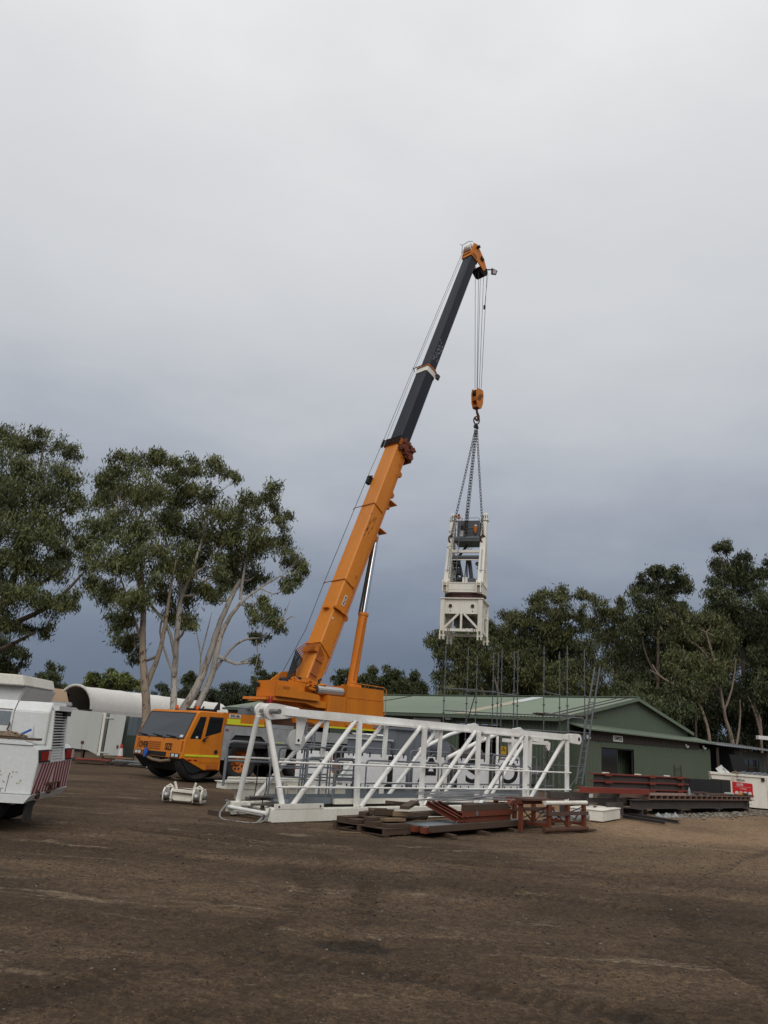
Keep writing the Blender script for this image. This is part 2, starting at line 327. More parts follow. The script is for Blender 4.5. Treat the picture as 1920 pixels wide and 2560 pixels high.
gm.vertices.add(nx*ny); gm.vertices.foreach_set('co', np.stack([x_, y_, z_], 1).ravel()); gm.loops.add(quads.size); gm.loops.foreach_set('vertex_index', quads.ravel().astype(np.int32))
gm.polygons.add(len(quads)); gm.polygons.foreach_set('loop_start', np.arange(0, quads.size, 4, dtype=np.int32)); gm.polygons.foreach_set('use_smooth', np.ones(len(quads), bool)); gm.update(); gm.validate()
sandy = np.clip((x_-2.2-.12*(y_-15))/4.5, 0, 1)*np.clip((y_-11)/9, 0, 1)*(.45+.9*vnoise(x_*.45, y_*.45, 21))*np.clip((60-y_)/20, 0, 1)
at_ = gm.color_attributes.new('soil', 'FLOAT_COLOR', 'POINT'); at_.data.foreach_set('color', np.stack([tr_, ho_, np.clip(sandy, 0, 1), np.ones_like(x_)], 1).ravel().astype(np.float32))
def soil():
    m, t, b = newmat('damp_gravelly_dirt'); v = coords(t); vs_ = coords(t, (.45, 1.0, 1)); vr = coords(t, (.30, 1.3, 1))
    a = t.nodes.new('ShaderNodeAttribute'); a.attribute_name = 'soil'; sp = t.nodes.new('ShaderNodeSeparateColor'); t.links.new(a.outputs['Color'], sp.inputs[0])
    def vor(scale, rnd=1.0):
        q = t.nodes.new('ShaderNodeTexVoronoi'); q.inputs['Scale'].default_value = scale; q.inputs['Randomness'].default_value = rnd; t.links.new(v, q.inputs[0])
        sp_ = t.nodes.new('ShaderNodeSeparateColor'); t.links.new(q.outputs['Color'], sp_.inputs[0]); return q.outputs['Distance'], sp_.outputs[0], sp_.outputs[1]
    def mul(a, k):
        m_ = t.nodes.new('ShaderNodeMath'); m_.operation = 'MULTIPLY'; t.links.new(a, m_.inputs[0])
        if isinstance(k, float): m_.inputs[1].default_value = k
        else: t.links.new(k, m_.inputs[1])
        return m_.outputs[0]
    c = mix(t, ramp(t, noise(t, .38, 7, .62, vs_), .42, .58), (.058, .037, .0215), (.112, .073, .043))
    c = mix(t, mul(ramp(t, noise(t, .8, 9, .72, vr, .7), .50, .60), .62), c, (.046, .029, .0175))
    c = mix(t, mul(ramp(t, noise(t, 1.15, 10, .74, vr, .9), .575, .64), .8), c, (.185, .138, .090))
    c = mix(t, mul(sp.outputs[2], .85), c, (.27, .175, .10))
    c = mix(t, mul(ramp(t, noise(t, 3.1, 9, .78, v), .50, .64), .55), c, (.040, .026, .016))
    for sc_, k0, k1 in ((24, .45, 1.45), (58, .5, 1.5), (120, .55, 1.5)):      # packed gravel: every grain its own shade
        ds, ra, rb = vor(sc_); g = t.nodes.new('ShaderNodeMapRange'); t.links.new(ra, g.inputs[0]); g.inputs[3].default_value = k0; g.inputs[4].default_value = k1
        vm = t.nodes.new('ShaderNodeCombineColor'); [t.links.new(g.outputs[0], vm.inputs[q]) for q in range(3)]
        c = mix(t, .55, c, mix(t, 1.0, c, vm.outputs[0], 'MULTIPLY'))
    ds, ra, rb = vor(26); c = mix(t, mul(ramp(t, ds, .22, .30, (1, 1, 1), (0, 0, 0)), ramp(t, ra, .78, .80)), c, (.026, .020, .016)); c = mix(t, mul(ramp(t, ds, .14, .20, (1, 1, 1), (0, 0, 0)), ramp(t, rb, .90, .92)), c, (.21, .175, .135))
    c = mix(t, mul(ramp(t, sp.outputs[0], .15, .8), .62), c, (.030, .021, .014))
    hm_ = t.nodes.new('ShaderNodeMath'); hm_.operation = 'MULTIPLY_ADD'; t.links.new(noise(t, 9, 6, .75, v), hm_.inputs[0]); hm_.inputs[1].default_value = .7; t.links.new(sp.outputs[1], hm_.inputs[2])
    c = mix(t, mul(ramp(t, hm_.outputs[0], .72, .92), .85), c, mix(t, ra, (.010, .0075, .0055), (.040, .029, .020)))
    t.links.new(c, b.inputs['Base Color']); b.inputs['Roughness'].default_value = .92; b.inputs['Specular IOR Level'].default_value = .2
    h = mix(t, .5, noise(t, 26, 6, .75, v), noise(t, 7, 5, .65, v)); bump(t, b, h, .8, .04); return m
gm.materials.append(soil()); go = bpy.data.objects.new('ground', gm); COL.objects.link(go); tag(go, kind='structure')
# loose stones and clods lying in the dirt: uncountable
ns = 12000; sy = 4.6+14*rng.random(ns)**1.7; sxx = (rng.random(ns)-.5)*(sy*1.25+1)+.25*sy*.1
keep = vnoise(sxx*.8, sy*.8, 31)+.35*rng.random(ns) > .5; sxx, sy = sxx[keep], sy[keep]; ns = len(sy)
sr = .004+.011*rng.random(ns)**4+.004*(sy > 9); sz, _, _ = ground_fields(sxx, sy)
ico = [(0, 0, -1), (.72, -.53, -.45), (-.28, -.85, -.45), (-.89, 0, -.45), (-.28, .85, -.45), (.72, .53, -.45), (.28, -.85, .45), (-.72, -.53, .45), (-.72, .53, .45), (.28, .85, .45), (.89, 0, .45), (0, 0, 1)]
icf = [(0, 1, 2), (1, 0, 5), (0, 2, 3), (0, 3, 4), (0, 4, 5), (1, 5, 10), (2, 1, 6), (3, 2, 7), (4, 3, 8), (5, 4, 9), (1, 10, 6), (2, 6, 7), (3, 7, 8), (4, 8, 9), (5, 9, 10), (6, 10, 11), (7, 6, 11), (8, 7, 11), (9, 8, 11), (10, 9, 11)]
iv = np.array(ico); jit = 1+.35*(rng.random((ns, 12, 1))-.5); sc = np.stack([sr*(.8+.7*rng.random(ns)), sr*(.8+.5*rng.random(ns)), sr*.7], 1)
V = iv[None]*jit*sc[:, None, :]+np.stack([sxx, sy, sz-.02+sr*.2], 1)[:, None, :]; F = (np.array(icf)[None]+12*np.arange(ns)[:, None, None]).reshape(-1, 3)
def fastmesh(name, V, F, mat, tint=None):
    k = F.shape[1]; me = bpy.data.meshes.new(name); V = V.reshape(-1, 3); me.vertices.add(len(V)); me.vertices.foreach_set('co', V.ravel().astype(np.float32))
    me.loops.add(F.size); me.loops.foreach_set('vertex_index', F.ravel().astype(np.int32)); me.polygons.add(len(F)); me.polygons.foreach_set('loop_start', np.arange(0, F.size, k, dtype=np.int32)); me.update()
    if tint is not None: ca = me.color_attributes.new('tint', 'FLOAT_COLOR', 'POINT'); ca.data.foreach_set('color', np.concatenate([tint, np.ones((len(tint), 1))], 1).ravel().astype(np.float32))
    me.materials.append(M[mat]); o = bpy.data.objects.new(name, me); COL.objects.link(o); return o
def stonemat():
    m, t, b = newmat('loose_stone'); a = t.nodes.new('ShaderNodeAttribute'); a.attribute_name = 'tint'
    t.links.new(a.outputs['Color'], b.inputs['Base Color']); b.inputs['Roughness'].default_value = .9; return m
M['stone'] = stonemat()
q = rng.random((ns, 1)); tint = np.where(q < .05, np.array([[.17, .145, .12]]), np.where(q < .65, np.array([[.045, .034, .027]]), np.array([[.075, .055, .04]])))*(.7+.6*rng.random((ns, 1)))
tag(fastmesh('loose_stones', V, F, 'stone', np.repeat(tint, 12, 0)), 'loose dark stones and clods scattered over the brown dirt yard', 'gravel', kind='stuff')
# ------------------------------------------------------------------ green shed with office front
SHT = frame(10.61, 37.0, 0, math.degrees(math.atan2(.684, .73)))     # x along the gable front, y away along the shed
shed = thing('shed', 'long pale green metal shed with gabled roof and office front beyond the steel stacks', 'shed', SHT)
XL, XR, RX, G0, G1, EZ, RZ = -2.2, 10.3, 4.54, .8, 27.5, 3.18, 4.52
def ribs(mb, n, f, th=.0):                            # f(i, out) -> bottom point, top point
    vs = []; fs = []
    for i in range(n+1):
        out = (0, 0, 1, 1)[i % 4]; a, b = f(i, out); vs += [a, b]
    fs = [(2*i, 2*i+2, 2*i+3, 2*i+1) for i in range(n)]
    return mb.add(vs, fs)
PITCHW = .055; AMP = .022
def gz(x): return EZ+(RZ-EZ)*((x-XL)/(RX-XL) if x < RX else (XR-x)/(XR-RX))
w = MB(); n = int((XR-XL)/PITCHW); w = ribs(w, n, lambda i, o: ((XL+i*(XR-XL)/n, G0-AMP*o, 0), (XL+i*(XR-XL)/n, G0-AMP*o, gz(XL+i*(XR-XL)/n)-.03)))
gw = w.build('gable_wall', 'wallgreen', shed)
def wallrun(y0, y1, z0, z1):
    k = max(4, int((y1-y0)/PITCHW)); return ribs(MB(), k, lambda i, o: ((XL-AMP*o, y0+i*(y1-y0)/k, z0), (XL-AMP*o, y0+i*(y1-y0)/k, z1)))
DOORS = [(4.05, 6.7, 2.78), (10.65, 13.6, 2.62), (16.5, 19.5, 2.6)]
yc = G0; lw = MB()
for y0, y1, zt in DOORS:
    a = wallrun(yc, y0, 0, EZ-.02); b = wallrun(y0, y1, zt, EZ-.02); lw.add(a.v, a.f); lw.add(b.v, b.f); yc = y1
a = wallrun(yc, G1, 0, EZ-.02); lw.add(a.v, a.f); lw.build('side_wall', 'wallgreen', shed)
MB().box((XL+.05, G1-.06, 0), (XR-.05, G1, EZ-.1)).box((XR-.06, G0+.05, 0), (XR, G1-.08, EZ-.08)).build('far_wall', 'wallgreen', shed)
for y0, y1, zt in DOORS:
    d = MB().box((XL-.05, y0-.08, 0), (XL+.08, y0, zt)).box((XL-.05, y1, 0), (XL+.08, y1+.08, zt)).box((XL-.05, y0-.08, zt), (XL+.08, y1+.08, zt+.09)).build('door_frame', 'trimgreen', shed)
MB().box((XL+.2, G0+.1, -.02), (XR-.2, G1-.1, .012)).build('floor_slab', 'darkin', shed)
def slope(xa, za, xb, zb, name):
    mb = MB(); k = int((G1-G0+.5)/.10)
    vs = []; L = math.hypot(xb-xa, zb-za); nxx, nzz = -(zb-za)/L, (xb-xa)/L
    if nzz < 0: nxx, nzz = -nxx, -nzz
    for i in range(k+1):
        y = G0-.22+i*(G1-G0+.44)/k; h = (0, .028)[i % 2]; vs += [(xa+nxx*h, y, za+nzz*h), (xb+nxx*h, y, zb+nzz*h)]
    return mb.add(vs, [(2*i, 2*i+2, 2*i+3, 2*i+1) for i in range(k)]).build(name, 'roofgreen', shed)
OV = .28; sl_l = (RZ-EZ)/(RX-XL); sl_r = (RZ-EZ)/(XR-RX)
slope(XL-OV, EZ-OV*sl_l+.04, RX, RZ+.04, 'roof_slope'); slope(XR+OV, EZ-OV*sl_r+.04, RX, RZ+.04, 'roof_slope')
MB().bar((RX, G0-.25, RZ+.10), (RX, G1+.25, RZ+.10), .34, .05).build('ridge_cap', 'trimgreen', shed)
bg = MB().bar((XL-OV+.02, G0-.25, EZ-OV*sl_l-.02), (RX, G0-.25, RZ-.01), .05, .16).bar((RX, G0-.25, RZ-.01), (XR+OV-.02, G0-.25, EZ-OV*sl_r-.02), .05, .16).build('barge_board', 'trimgreen', shed)
MB().box((XL-OV-.09, G0-.2, EZ-OV*sl_l-.12), (XL-OV+.03, G1+.2, EZ-OV*sl_l+.02)).build('gutter', 'trimgreen', shed)
MB().box((XL-.07, G0-.07, 0), (XL+.0, G0+.0, EZ-.12)).build('corner_flashing', 'trimgreen', shed)
def roofstrip(y0, y1, x0, x1, mat, name):
    f = lambda x: EZ+(x-XL)*sl_l+.04+.036
    return MB().add([(x0, y0, f(x0)), (x1, y0, f(x1)), (x1, y1, f(x1)), (x0, y1, f(x0))], [(0, 1, 2, 3)]).build(name, mat, shed)
roofstrip(6.1, 6.95, XL-.1, 2.3, 'roofpatch', 'skylight_sheet'); roofstrip(6.1, 6.95, 2.32, RX-.2, 'roofwhite', 'skylight_sheet')
roofstrip(.9, 1.12, XL-.1, RX-.3, 'boardgrey', 'roof_walkway'); roofstrip(1.5, 1.68, XL-.1, RX-.3, 'boardgrey', 'roof_walkway'); roofstrip(16.2, 16.5, XL-.1, RX-.3, 'boardgrey', 'roof_walkway')
# office front: verandah strip along the gable
AX0, AX1, AZ = -1.42, 11.25, 2.72
mb = MB(); k = int((AX1-AX0)/PITCHW)
DX0, DX1, DZ = 0.0, 2.93, 2.03
def front(x0, x1, z0, z1):
    k = max(2, int((x1-x0)/PITCHW)); t_ = ribs(MB(), k, lambda i, o: ((x0+i*(x1-x0)/k, -AMP*o, z0), (x0+i*(x1-x0)/k, -AMP*o, z1))); mb.add(t_.v, t_.f)
front(AX0, DX0, 0, 2.33); front(DX0, DX1, DZ, 2.33); front(DX1, AX1, 0, 2.33)
of = mb.build('office_wall', 'wallgreen', shed)
MB().box((AX0, .02, 0), (AX0+.06, G0-.03, 2.5)).build('office_side_wall', 'wallgreen', shed); MB().box((AX1-.06, .02, 0), (AX1, 3.0, 2.4)).build('office_side_wall', 'wallgreen', shed)
fb = MB(); x = AX0
while x < 9.75:
    wv = .20+random.random()*.05; fb.box((x, -.05-random.random()*.012, 2.30-random.random()*.02), (x+wv-.015, -.026, 2.70)); x += wv
fb.build('fascia_boards', 'boardgrey', shed)
MB().add([(AX0-.2, -.35, AZ), (AX1+.1, -.35, AZ-.10), (AX1+.1, G0+.02, AZ+.17), (AX0-.2, G0+.02, AZ+.27), (AX0-.2, -.35, AZ+.06), (AX1+.1, -.35, AZ-.04), (AX1+.1, G0+.02, AZ+.23), (AX0-.2, G0+.02, AZ+.33)],
         [(0, 1, 2, 3), (4, 5, 6, 7), (0, 1, 5, 4), (1, 2, 6, 5), (3, 0, 4, 7), (2, 3, 7, 6)]).build('verandah_roof', 'trimgreen', shed)
dw = MB().box((DX0, .05, 0), (DX0+.06, .10, DZ)).box((DX1-.06, .05, 0), (DX1, .10, DZ)).box((DX0+.06, .05, DZ-.06), (DX1-.06, .10, DZ)).box((1.43, .05, 0), (1.53, .10, DZ-.06)).build('door', 'blackmetal', shed)
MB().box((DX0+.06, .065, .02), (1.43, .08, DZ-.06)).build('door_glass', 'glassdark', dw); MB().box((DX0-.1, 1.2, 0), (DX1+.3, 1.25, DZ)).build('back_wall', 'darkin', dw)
sg = tag(MB().box((.92, -.085, 2.33), (1.78, -.065, 2.60)).build('office_sign', 'signwhite', None), 'small white office sign on the dark boards above the office door', 'sign'); sg.matrix_world = SHT
text('OFFICE', .215, 'ink', sg, facing((1.35, -.088, 2.462), (1, 0, 0), (0, 0, 1)), sx=.95, bold=.007)
for i, (xx, lab) in enumerate([(-1.28, 'white twin floodlight at the left end of the dark fascia boards'), (8.3, 'white floodlight near the right end of the dark fascia boards'), (10.35, 'white floodlight at the corner above the plain green wall')]):
    t = thing('floodlight', lab, 'floodlight', SHT @ Matrix.Translation((xx, -.06, 2.42)), 'floodlights on the office front')
    MB().box((-.07, -.03, -.02), (.07, .03, .10)).build('housing', 'signwhite', t, bevel=.01); MB().lathe([(.001, 0), (.055, 0), (.065, .07), (.001, .075)], (-.06, -.05, -.03), (0, -1, -.6), 10).lathe([(.001, 0), (.055, 0), (.065, .07), (.001, .075)], (.07, -.05, -.03), (.3, -1, -.6), 10).build('lamp_head', 'lamp', t)
# lean-to roof carrying on to the right, with dim bays below
lt = thing('lean_to', 'low dark lean-to with corrugated roof edge joined to the right of the office wall', 'lean-to', SHT)
mb = MB(); k = 120; vs = []
for i in range(k+1):
    x = AX1+.12+i*14/k; h = .025*math.sin(i*math.pi/1.5); vs += [(x, -.5, 2.60-(x-AX1)*.008+h), (x, 4.5, 3.0+h)]
mb.add(vs, [(2*i, 2*i+2, 2*i+3, 2*i+1) for i in range(k)]).build('roof', 'galv', lt)
MB().box((AX1+.1, 3.8, 0), (AX1+14, 3.9, 2.8)).build('back_wall', 'tindark', lt); MB().box((AX1+3.4, .1, 0), (AX1+14, .16, 2.42)).build('front_wall', 'tindark', lt)
for xx in (11.6, 14.6, 18.5): MB().box((xx, -.3, 0), (xx+.1, -.2, 2.5)).build('post', 'beam', lt)
wn = MB()
for q in range(4): wn.box((15.9+q*.75, .06, 1.0), (15.94+q*.75, .09, 1.95))
wn.box((15.9, .055, 1.5), (18.2, .085, 1.54)).box((15.9, .055, .98), (18.2, .085, 1.02)).build('window_frame', 'boardgrey', lt); MB().box((15.92, .092, 1.0), (18.17, .097, 1.95)).build('window_pane', 'glassdark', lt)
pr = tag(MB().prism([(12.0, 2.17), (13.6, 2.10), (14.95, .98), (12.6, .95)], -.75, -.70).build('leaning_panel', 'black', None), 'black sheet panel leaning on edge under the lean-to roof behind the white bin', 'panel'); pr.matrix_world = SHT
# signs and lights on the long wall
ws = tag(MB().box((XL-.07, 7.85, 1.67), (XL-.04, 9.8, 2.93)).build('wall_sign', 'signwhite', None), 'large white notice board with black writing on the long green wall behind the grey cabinet', 'sign'); ws.matrix_world = SHT
TS = lambda y, z: facing((XL-.074, y, z), (0, -1, 0), (0, 0, 1))
text('((', .62, 'ink', ws, TS(9.35, 2.55), bold=.01); text('AUD', .34, 'ink', ws, TS(8.35, 2.32), bold=.008); text('S:', .36, 'ink', ws, TS(8.3, 2.0), bold=.008); text('AU', .22, 'ink', ws, TS(8.15, 1.78), bold=.006)
yw = tag(MB().box((XL-.07, 3.66, 1.42), (XL-.045, 3.96, 1.78)).build('warning_sign', 'signyellow', None), 'yellow warning sign with black triangle on the long green wall', 'sign'); yw.matrix_world = SHT
MB().prism([(3.70, 1.58), (3.92, 1.58), (3.81, 1.76)], XL-.078, XL-.071, 'x').build('triangle', 'ink', yw); MB().prism([(3.75, 1.60), (3.87, 1.60), (3.81, 1.71)], XL-.083, XL-.0785, 'x').build('triangle_field', 'signyellow', yw); text('!', .09, 'ink', yw, facing((XL-.084, 3.81, 1.645), (0, -1, 0), (0, 0, 1)), bold=.004)
dg = tag(MB().box((XL-.07, 3.62, 1.16), (XL-.045, 4.0, 1.40)).build('danger_notice', 'signwhite', None), 'small white danger notice with black and red heading below the yellow warning sign', 'sign'); dg.matrix_world = SHT
MB().box((XL-.078, 3.64, 1.31), (XL-.071, 3.98, 1.39)).build('heading', 'ink', dg); MB().box((XL-.083, 3.70, 1.325), (XL-.079, 3.92, 1.375)).build('heading_oval', 'signred', dg)
fl = thing('wall_floodlight', 'grey floodlight under the eave of the long green wall', 'floodlight', SHT); MB().box((XL-.35, 6.95, 2.92), (XL-.1, 7.3, 3.05)).build('housing', 'galv', fl); MB().box((XL-.34, 6.97, 2.90), (XL-.12, 7.28, 2.915)).build('lamp_glass', 'lamp', fl); MB().bar((XL-.1, 7.12, 2.98), (XL-.01, 7.12, 3.02), .04, .04).build('bracket', 'galv', fl)
# wall-mounted steps on the office wall
stp = thing('step_ladder', 'short dark metal ladder against the plain green office wall', 'ladder', SHT)
MB().bar((6.9, -.1, .35), (6.9, -.06, 1.42), .03, .03).bar((7.6, -.14, .35), (7.6, -.06, 1.42), .03, .03).build('stile', 'beam', stp)
g_ = MB()
for z in (.55, .9, 1.28): g_.bar((6.9, -.1, z), (7.6, -.1, z), .025, .025)
g_.build('rung', 'beam', stp)
# ------------------------------------------------------------------ scaffold in front of the shed
sc = thing('scaffold', 'tall open tube scaffold with couplers standing before the long green wall', 'scaffold', I4)
SN = [(1111, 33.4, 1625), (1167, 34.6, 1628), (1190, 33.0, 1650), (1231, 34.3, 1640), (1243, 32.6, 1642), (1252, 33.9, 1633), (1283, 32.3, 1640), (1292, 33.6, 1637), (1357, 31.6, 1628), (1396, 32.9, 1640), (1415, 31.2, 1626), (1458, 32.4, 1634)]
SP = []
for px, D, ty in SN:
    p = at(px+3, 1650, D); h = at(px+3, ty, D).z; SP.append(p); mb = MB().tube((p.x, p.y, 0), (p.x, p.y, h), .022, 7).tube((p.x, p.y, h), (p.x, p.y, h+.18), .02, 6)
    z = .45
    while z < h: mb.lathe([(.03, -.03), (.058, -.02), (.058, .02), (.03, .03)], (p.x, p.y, z), (0, 0, 1), 8); z += .5
    mb.build('standard', 'scaff', sc, 40); MB().box((p.x-.1, p.y-.1, 0), (p.x+.1, p.y+.1, .02)).build('base_plate', 'scaff', sc)
def led(i, j, z, r=.024): 
    a, b = SP[i], SP[j]; MB().tube((a.x, a.y, z), (b.x, b.y, z), r, 6).build('ledger', 'scaff', sc)
for i, j, z in [(0, 1, 4.0), (0, 2, 3.95), (2, 4, 3.9), (4, 7, 3.85), (1, 3, 3.98), (3, 5, 3.95), (5, 7, 3.9), (0, 2, 2.45), (2, 4, 2.45), (4, 6, 2.45), (6, 8, 2.45), (8, 10, 2.45), (1, 3, 2.5), (3, 5, 2.5), (5, 7, 2.5), (7, 9, 2.5), (9, 11, 2.5), (0, 2, 3.05), (2, 4, 3.05), (4, 6, 3.05), (6, 8, 3.05), (8, 10, 3.05),
                (8, 9, 3.95), (8, 10, 3.1), (10, 11, 3.1), (8, 9, 3.15), (9, 11, 3.15), (0, 2, 1.2), (2, 4, 1.2), (4, 6, 1.2), (8, 10, 1.2), (10, 11, 1.2), (10, 11, 2.5), (8, 10, 1.7), (1, 3, 1.3), (3, 5, 1.3)]: led(i, j, z)
def brace(i, z0, j, z1): MB().tube((SP[i].x, SP[i].y, z0), (SP[j].x, SP[j].y, z1), .022, 6).build('brace', 'scaff', sc)
brace(1, 2.5, 2, 3.9); brace(6, 2.4, 8, .3); brace(10, .3, 11, 1.3)
a, b = SP[8], SP[11]; pk = MB()
for q in range(4): pk.bar((a.x-.3, a.y+.2*q, 3.12+.0*q), (b.x+.45, b.y-.5+.2*q, 3.12), .19, .035)
pk.build('deck_planks', 'wood', sc)
gt = SP[10]; MB().path([(gt.x+.05, gt.y, 2.2), (gt.x+.05, gt.y, 2.95), (gt.x+.12, gt.y+.02, 3.03), (gt.x+.62, gt.y+.1, 3.03), (gt.x+.7, gt.y+.12, 2.95), (gt.x+.7, gt.y+.12, 2.2)], .022, 6).build('gate_frame', 'greyrail', sc)
lad = thing('scaffold_ladder', 'steep aluminium ladder leaning through the right end of the scaffold', 'ladder', I4)
l0, l1 = at(1440, 1960, 31.0), at(1487, 1668, 32.2); off = (at(1497, 1669, 32.2)-l1)*1.25
MB().bar(l0, l1, .06, .03).build('stile', 'scaff', lad); MB().bar(l0+off*1.1, l1+off, .06, .03).build('stile', 'scaff', lad); rg = MB(); k = 19
for i in range(1, k): p = l0.lerp(l1, i/k); rg.tube(p, p+off, .016, 6)
rg.build('rung', 'scaff', lad)
from mathutils.geometry import tessellate_polygon
# ------------------------------------------------------------------ mobile crane (x along carrier to its rear, y to its far side)
KT = frame(-6.0, 26.8, 0, math.degrees(math.atan2(.684, .73)))
crane = thing('mobile_crane', 'orange all terrain mobile crane with slate grey telescopic boom raised over the yard', 'crane', KT)
YW = 2.72
# chassis, wheels
ch = MB().box((.3, .55, .55), (10.4, 2.15, 1.22)).box((1.5, .12, 1.15), (10.3, 2.6, 1.84)); ch.build('chassis', 'blackmetal', crane)
MB().box((1.44, .08, 1.86), (3.16, 2.64, 2.28)).build('deck_locker', 'orange', crane, bevel=.02)
MB().box((3.3, .25, 1.86), (4.6, 2.5, 2.0)).box((9.0, .2, 1.84), (10.35, 2.5, 1.98)).build('deck_plate', 'checker', crane)
arch = [(1.44, 1.852), (10.3, 1.852), (10.3, 1.05), (9.5, 1.05), (9.25, 1.5), (7.75, 1.5), (7.5, 1.05), (7.32, 1.05), (7.15, 1.48), (4.45, 1.48), (4.2, 1.25), (4.12, .62), (3.52, .55), (3.34, 1.30), (3.02, 1.56), (1.92, 1.56), (1.70, 1.32), (1.58, .72), (1.44, .72)]
def plate(poly, y0, y1):
    n = len(poly); tri = tessellate_polygon([[Vector((a, b, 0)) for a, b in poly]])
    return MB().add([(a, y0, b) for a, b in poly]+[(a, y1, b) for a, b in poly], [tuple(t_) for t_ in tri]+[tuple(n+i for i in reversed(t_)) for t_ in tri]+[(i, (i+1) % n, n+(i+1) % n, n+i) for i in range(n)])
plate(arch, .03, .07).build('side_plate', 'checker', crane); plate(arch, 2.65, 2.69).build('side_plate', 'checker', crane)
MB().box((3.45, .10, .62), (4.15, .5, 1.30)).build('tool_locker', 'black', crane); MB().box((3.5, .026, 1.33), (4.05, .0295, 1.39)).build('reflective_strip', 'yellow', crane)
MB().box((8.3, .028, 1.52), (8.75, .034, 1.76)).build('side_vent', 'black', crane)
WR = .67
def wheel(x, y, s):                                   # s=-1 near side, +1 far side
    hub = MB().lathe([(.001, .02), (.11, .02), (.13, -.06), (.16, -.08)], (x, y, WR), (0, s, 0), 20).build('wheel', 'orange_dull', crane, 40)
    MB().lathe([(.36, -.22), (WR-.10, -.24), (WR-.03, -.20), (WR, -.13), (WR, .13), (WR-.03, .20), (WR-.10, .24), (.40, .20), (.36, .16)], (x, y, WR), (0, s, 0), 40).build('tyre', 'tyre', hub, 40)
    rm = MB().lathe([(.37, .18), (.365, .10), (.30, .03), (.16, -.04), (.16, -.10), (.30, -.08)], (x, y, WR), (0, s, 0), 32)
    rm.build('rim', 'orange_dull', hub, 40)
    if s < 0 and x > 1:
        for q in range(10): t = q*math.pi/5; MB().disc((x+.245*math.cos(t), y+s*.022, WR+.245*math.sin(t)), (0, s, 0), .035, .012, 8).build('rim_hole', 'black', hub)
    tl = MB()
    for q in range(44):
        t = 2*math.pi*q/44; c_, s_ = math.cos(t), math.sin(t)
        for sd_ in (-1, 1): tl.bar((x+c_*(WR+.004), y+sd_*.02, WR+s_*(WR+.004)), (x+c_*(WR-.03)+.04*s_, y+sd_*.19, WR+s_*(WR-.03)-.04*c_), .035, .03, (c_, 0, s_))
    tl.build('tread_block', 'tyre', hub)
for xw in (.66, 2.34, 5.05, 6.55, 8.5):
    wheel(xw, .36, -1); wheel(xw, 2.36, 1)
# cab
FS = .24                                              # far front corner stands a little further forward
prof = [(-.06, .72), (-.03, 1.30), (.34, 2.22), (.42, 2.27), (1.36, 2.27), (1.42, 2.2), (1.43, .36), (.80, .36)]
mb = MB(); npf = len(prof); ys = [0.0, .06, 2.66, YW]; vs = []; YS = 2.95/2.72
for y in ys:
    k = -FS*y/YW; ins = .03 if y in (0, YW) else 0
    cx, cz = .7, 1.3
    for a, b in prof:
        fx = max(0, 1-(a+.06)/1.2); vs.append((a+k*fx+(ins if a < .7 else -ins*.5), y*YS, b-(ins if b > 1.3 else -ins)))
fs = [tuple(range(npf)), tuple(range(4*npf-1, 3*npf-1, -1))]
for r_ in range(3): fs += [(r_*npf+i, (r_+1)*npf+i, (r_+1)*npf+(i+1) % npf, r_*npf+(i+1) % npf) for i in range(npf)]
cab = mb.add(vs, fs).build('cab', 'orange', crane, 30)
YS = 2.95/2.72
def fpt(y, t, out=0):                                 # point on the front: t 0 bottom bumper .. 1 windscreen base .. 2 roof
    k = -FS*y/YW
    if t <= 1: p = Vector((-.06+.03*t, 0, .72+.58*t))
    else: p = Vector((-.03+.37*(t-1), 0, 1.30+.92*(t-1)))
    nrm = Vector((-.93, 0, .37)) if t > 1 else Vector((-1, 0, .05))
    fx = max(0, 1-(p.x+.06)/1.2); return Vector((p.x+k*fx, y*YS, p.z))+nrm*out
def fquad(mb, y0, y1, t0, t1, out, th=.012):
    q = [fpt(y0, t0, out), fpt(y1, t0, out), fpt(y1, t1, out), fpt(y0, t1, out)]; q2 = [fpt(y0, t0, out-th), fpt(y1, t0, out-th), fpt(y1, t1, out-th), fpt(y0, t1, out-th)]
    return mb.add(q+q2, [(0, 1, 2, 3), (7, 6, 5, 4), (0, 4, 5, 1), (1, 5, 6, 2), (2, 6, 7, 3), (3, 7, 4, 0)])
fquad(MB(), .11, 2.60, 1.06, 1.94, .006).build('windscreen', 'screen', cab)
fquad(fquad(fquad(fquad(MB(), .07, .11, 1.03, 1.97, .008, .016), 2.60, 2.64, 1.03, 1.97, .008, .016), .11, 2.6, 1.94, 1.97, .008, .016), .11, 2.6, 1.03, 1.06, .008, .016).build('windscreen_seal', 'black', cab)
for yw_ in (.55, 1.30, 2.15):
    MB().path([fpt(yw_-.28, 1.01, .03), fpt(yw_-.02, 1.07, .045), fpt(yw_+.34, 1.10, .03)], .012, 5).bar(fpt(yw_-.05, 1.085, .024), fpt(yw_+.52, 1.13, .024), .012, .02).build('wiper', 'black', cab)
fquad(MB(), .18, .34, 1.09, 1.17, .011, .004).build('permit_sticker', 'signwhite', cab)
lv = MB()
for q in range(4): fquad(lv, 1.22, 1.90, .40+.12*q, .45+.12*q, .022, .03)
lv.build('grille_slat', 'orange_dull', cab); fquad(MB(), .85, 2.15, .02, .27, .004, .02).build('lower_grille', 'black', cab)
FT = lambda y, t, out: facing(fpt(y, t, out), fpt(0, t)-fpt(YW, t), (.03, 0, .58))
for y, sz in ((.78, 'SIZE'), (2.16, 'OVER')):
    text(sz, .30, 'ink', cab, FT(y, .56, .010), sx=.72, bold=.004)
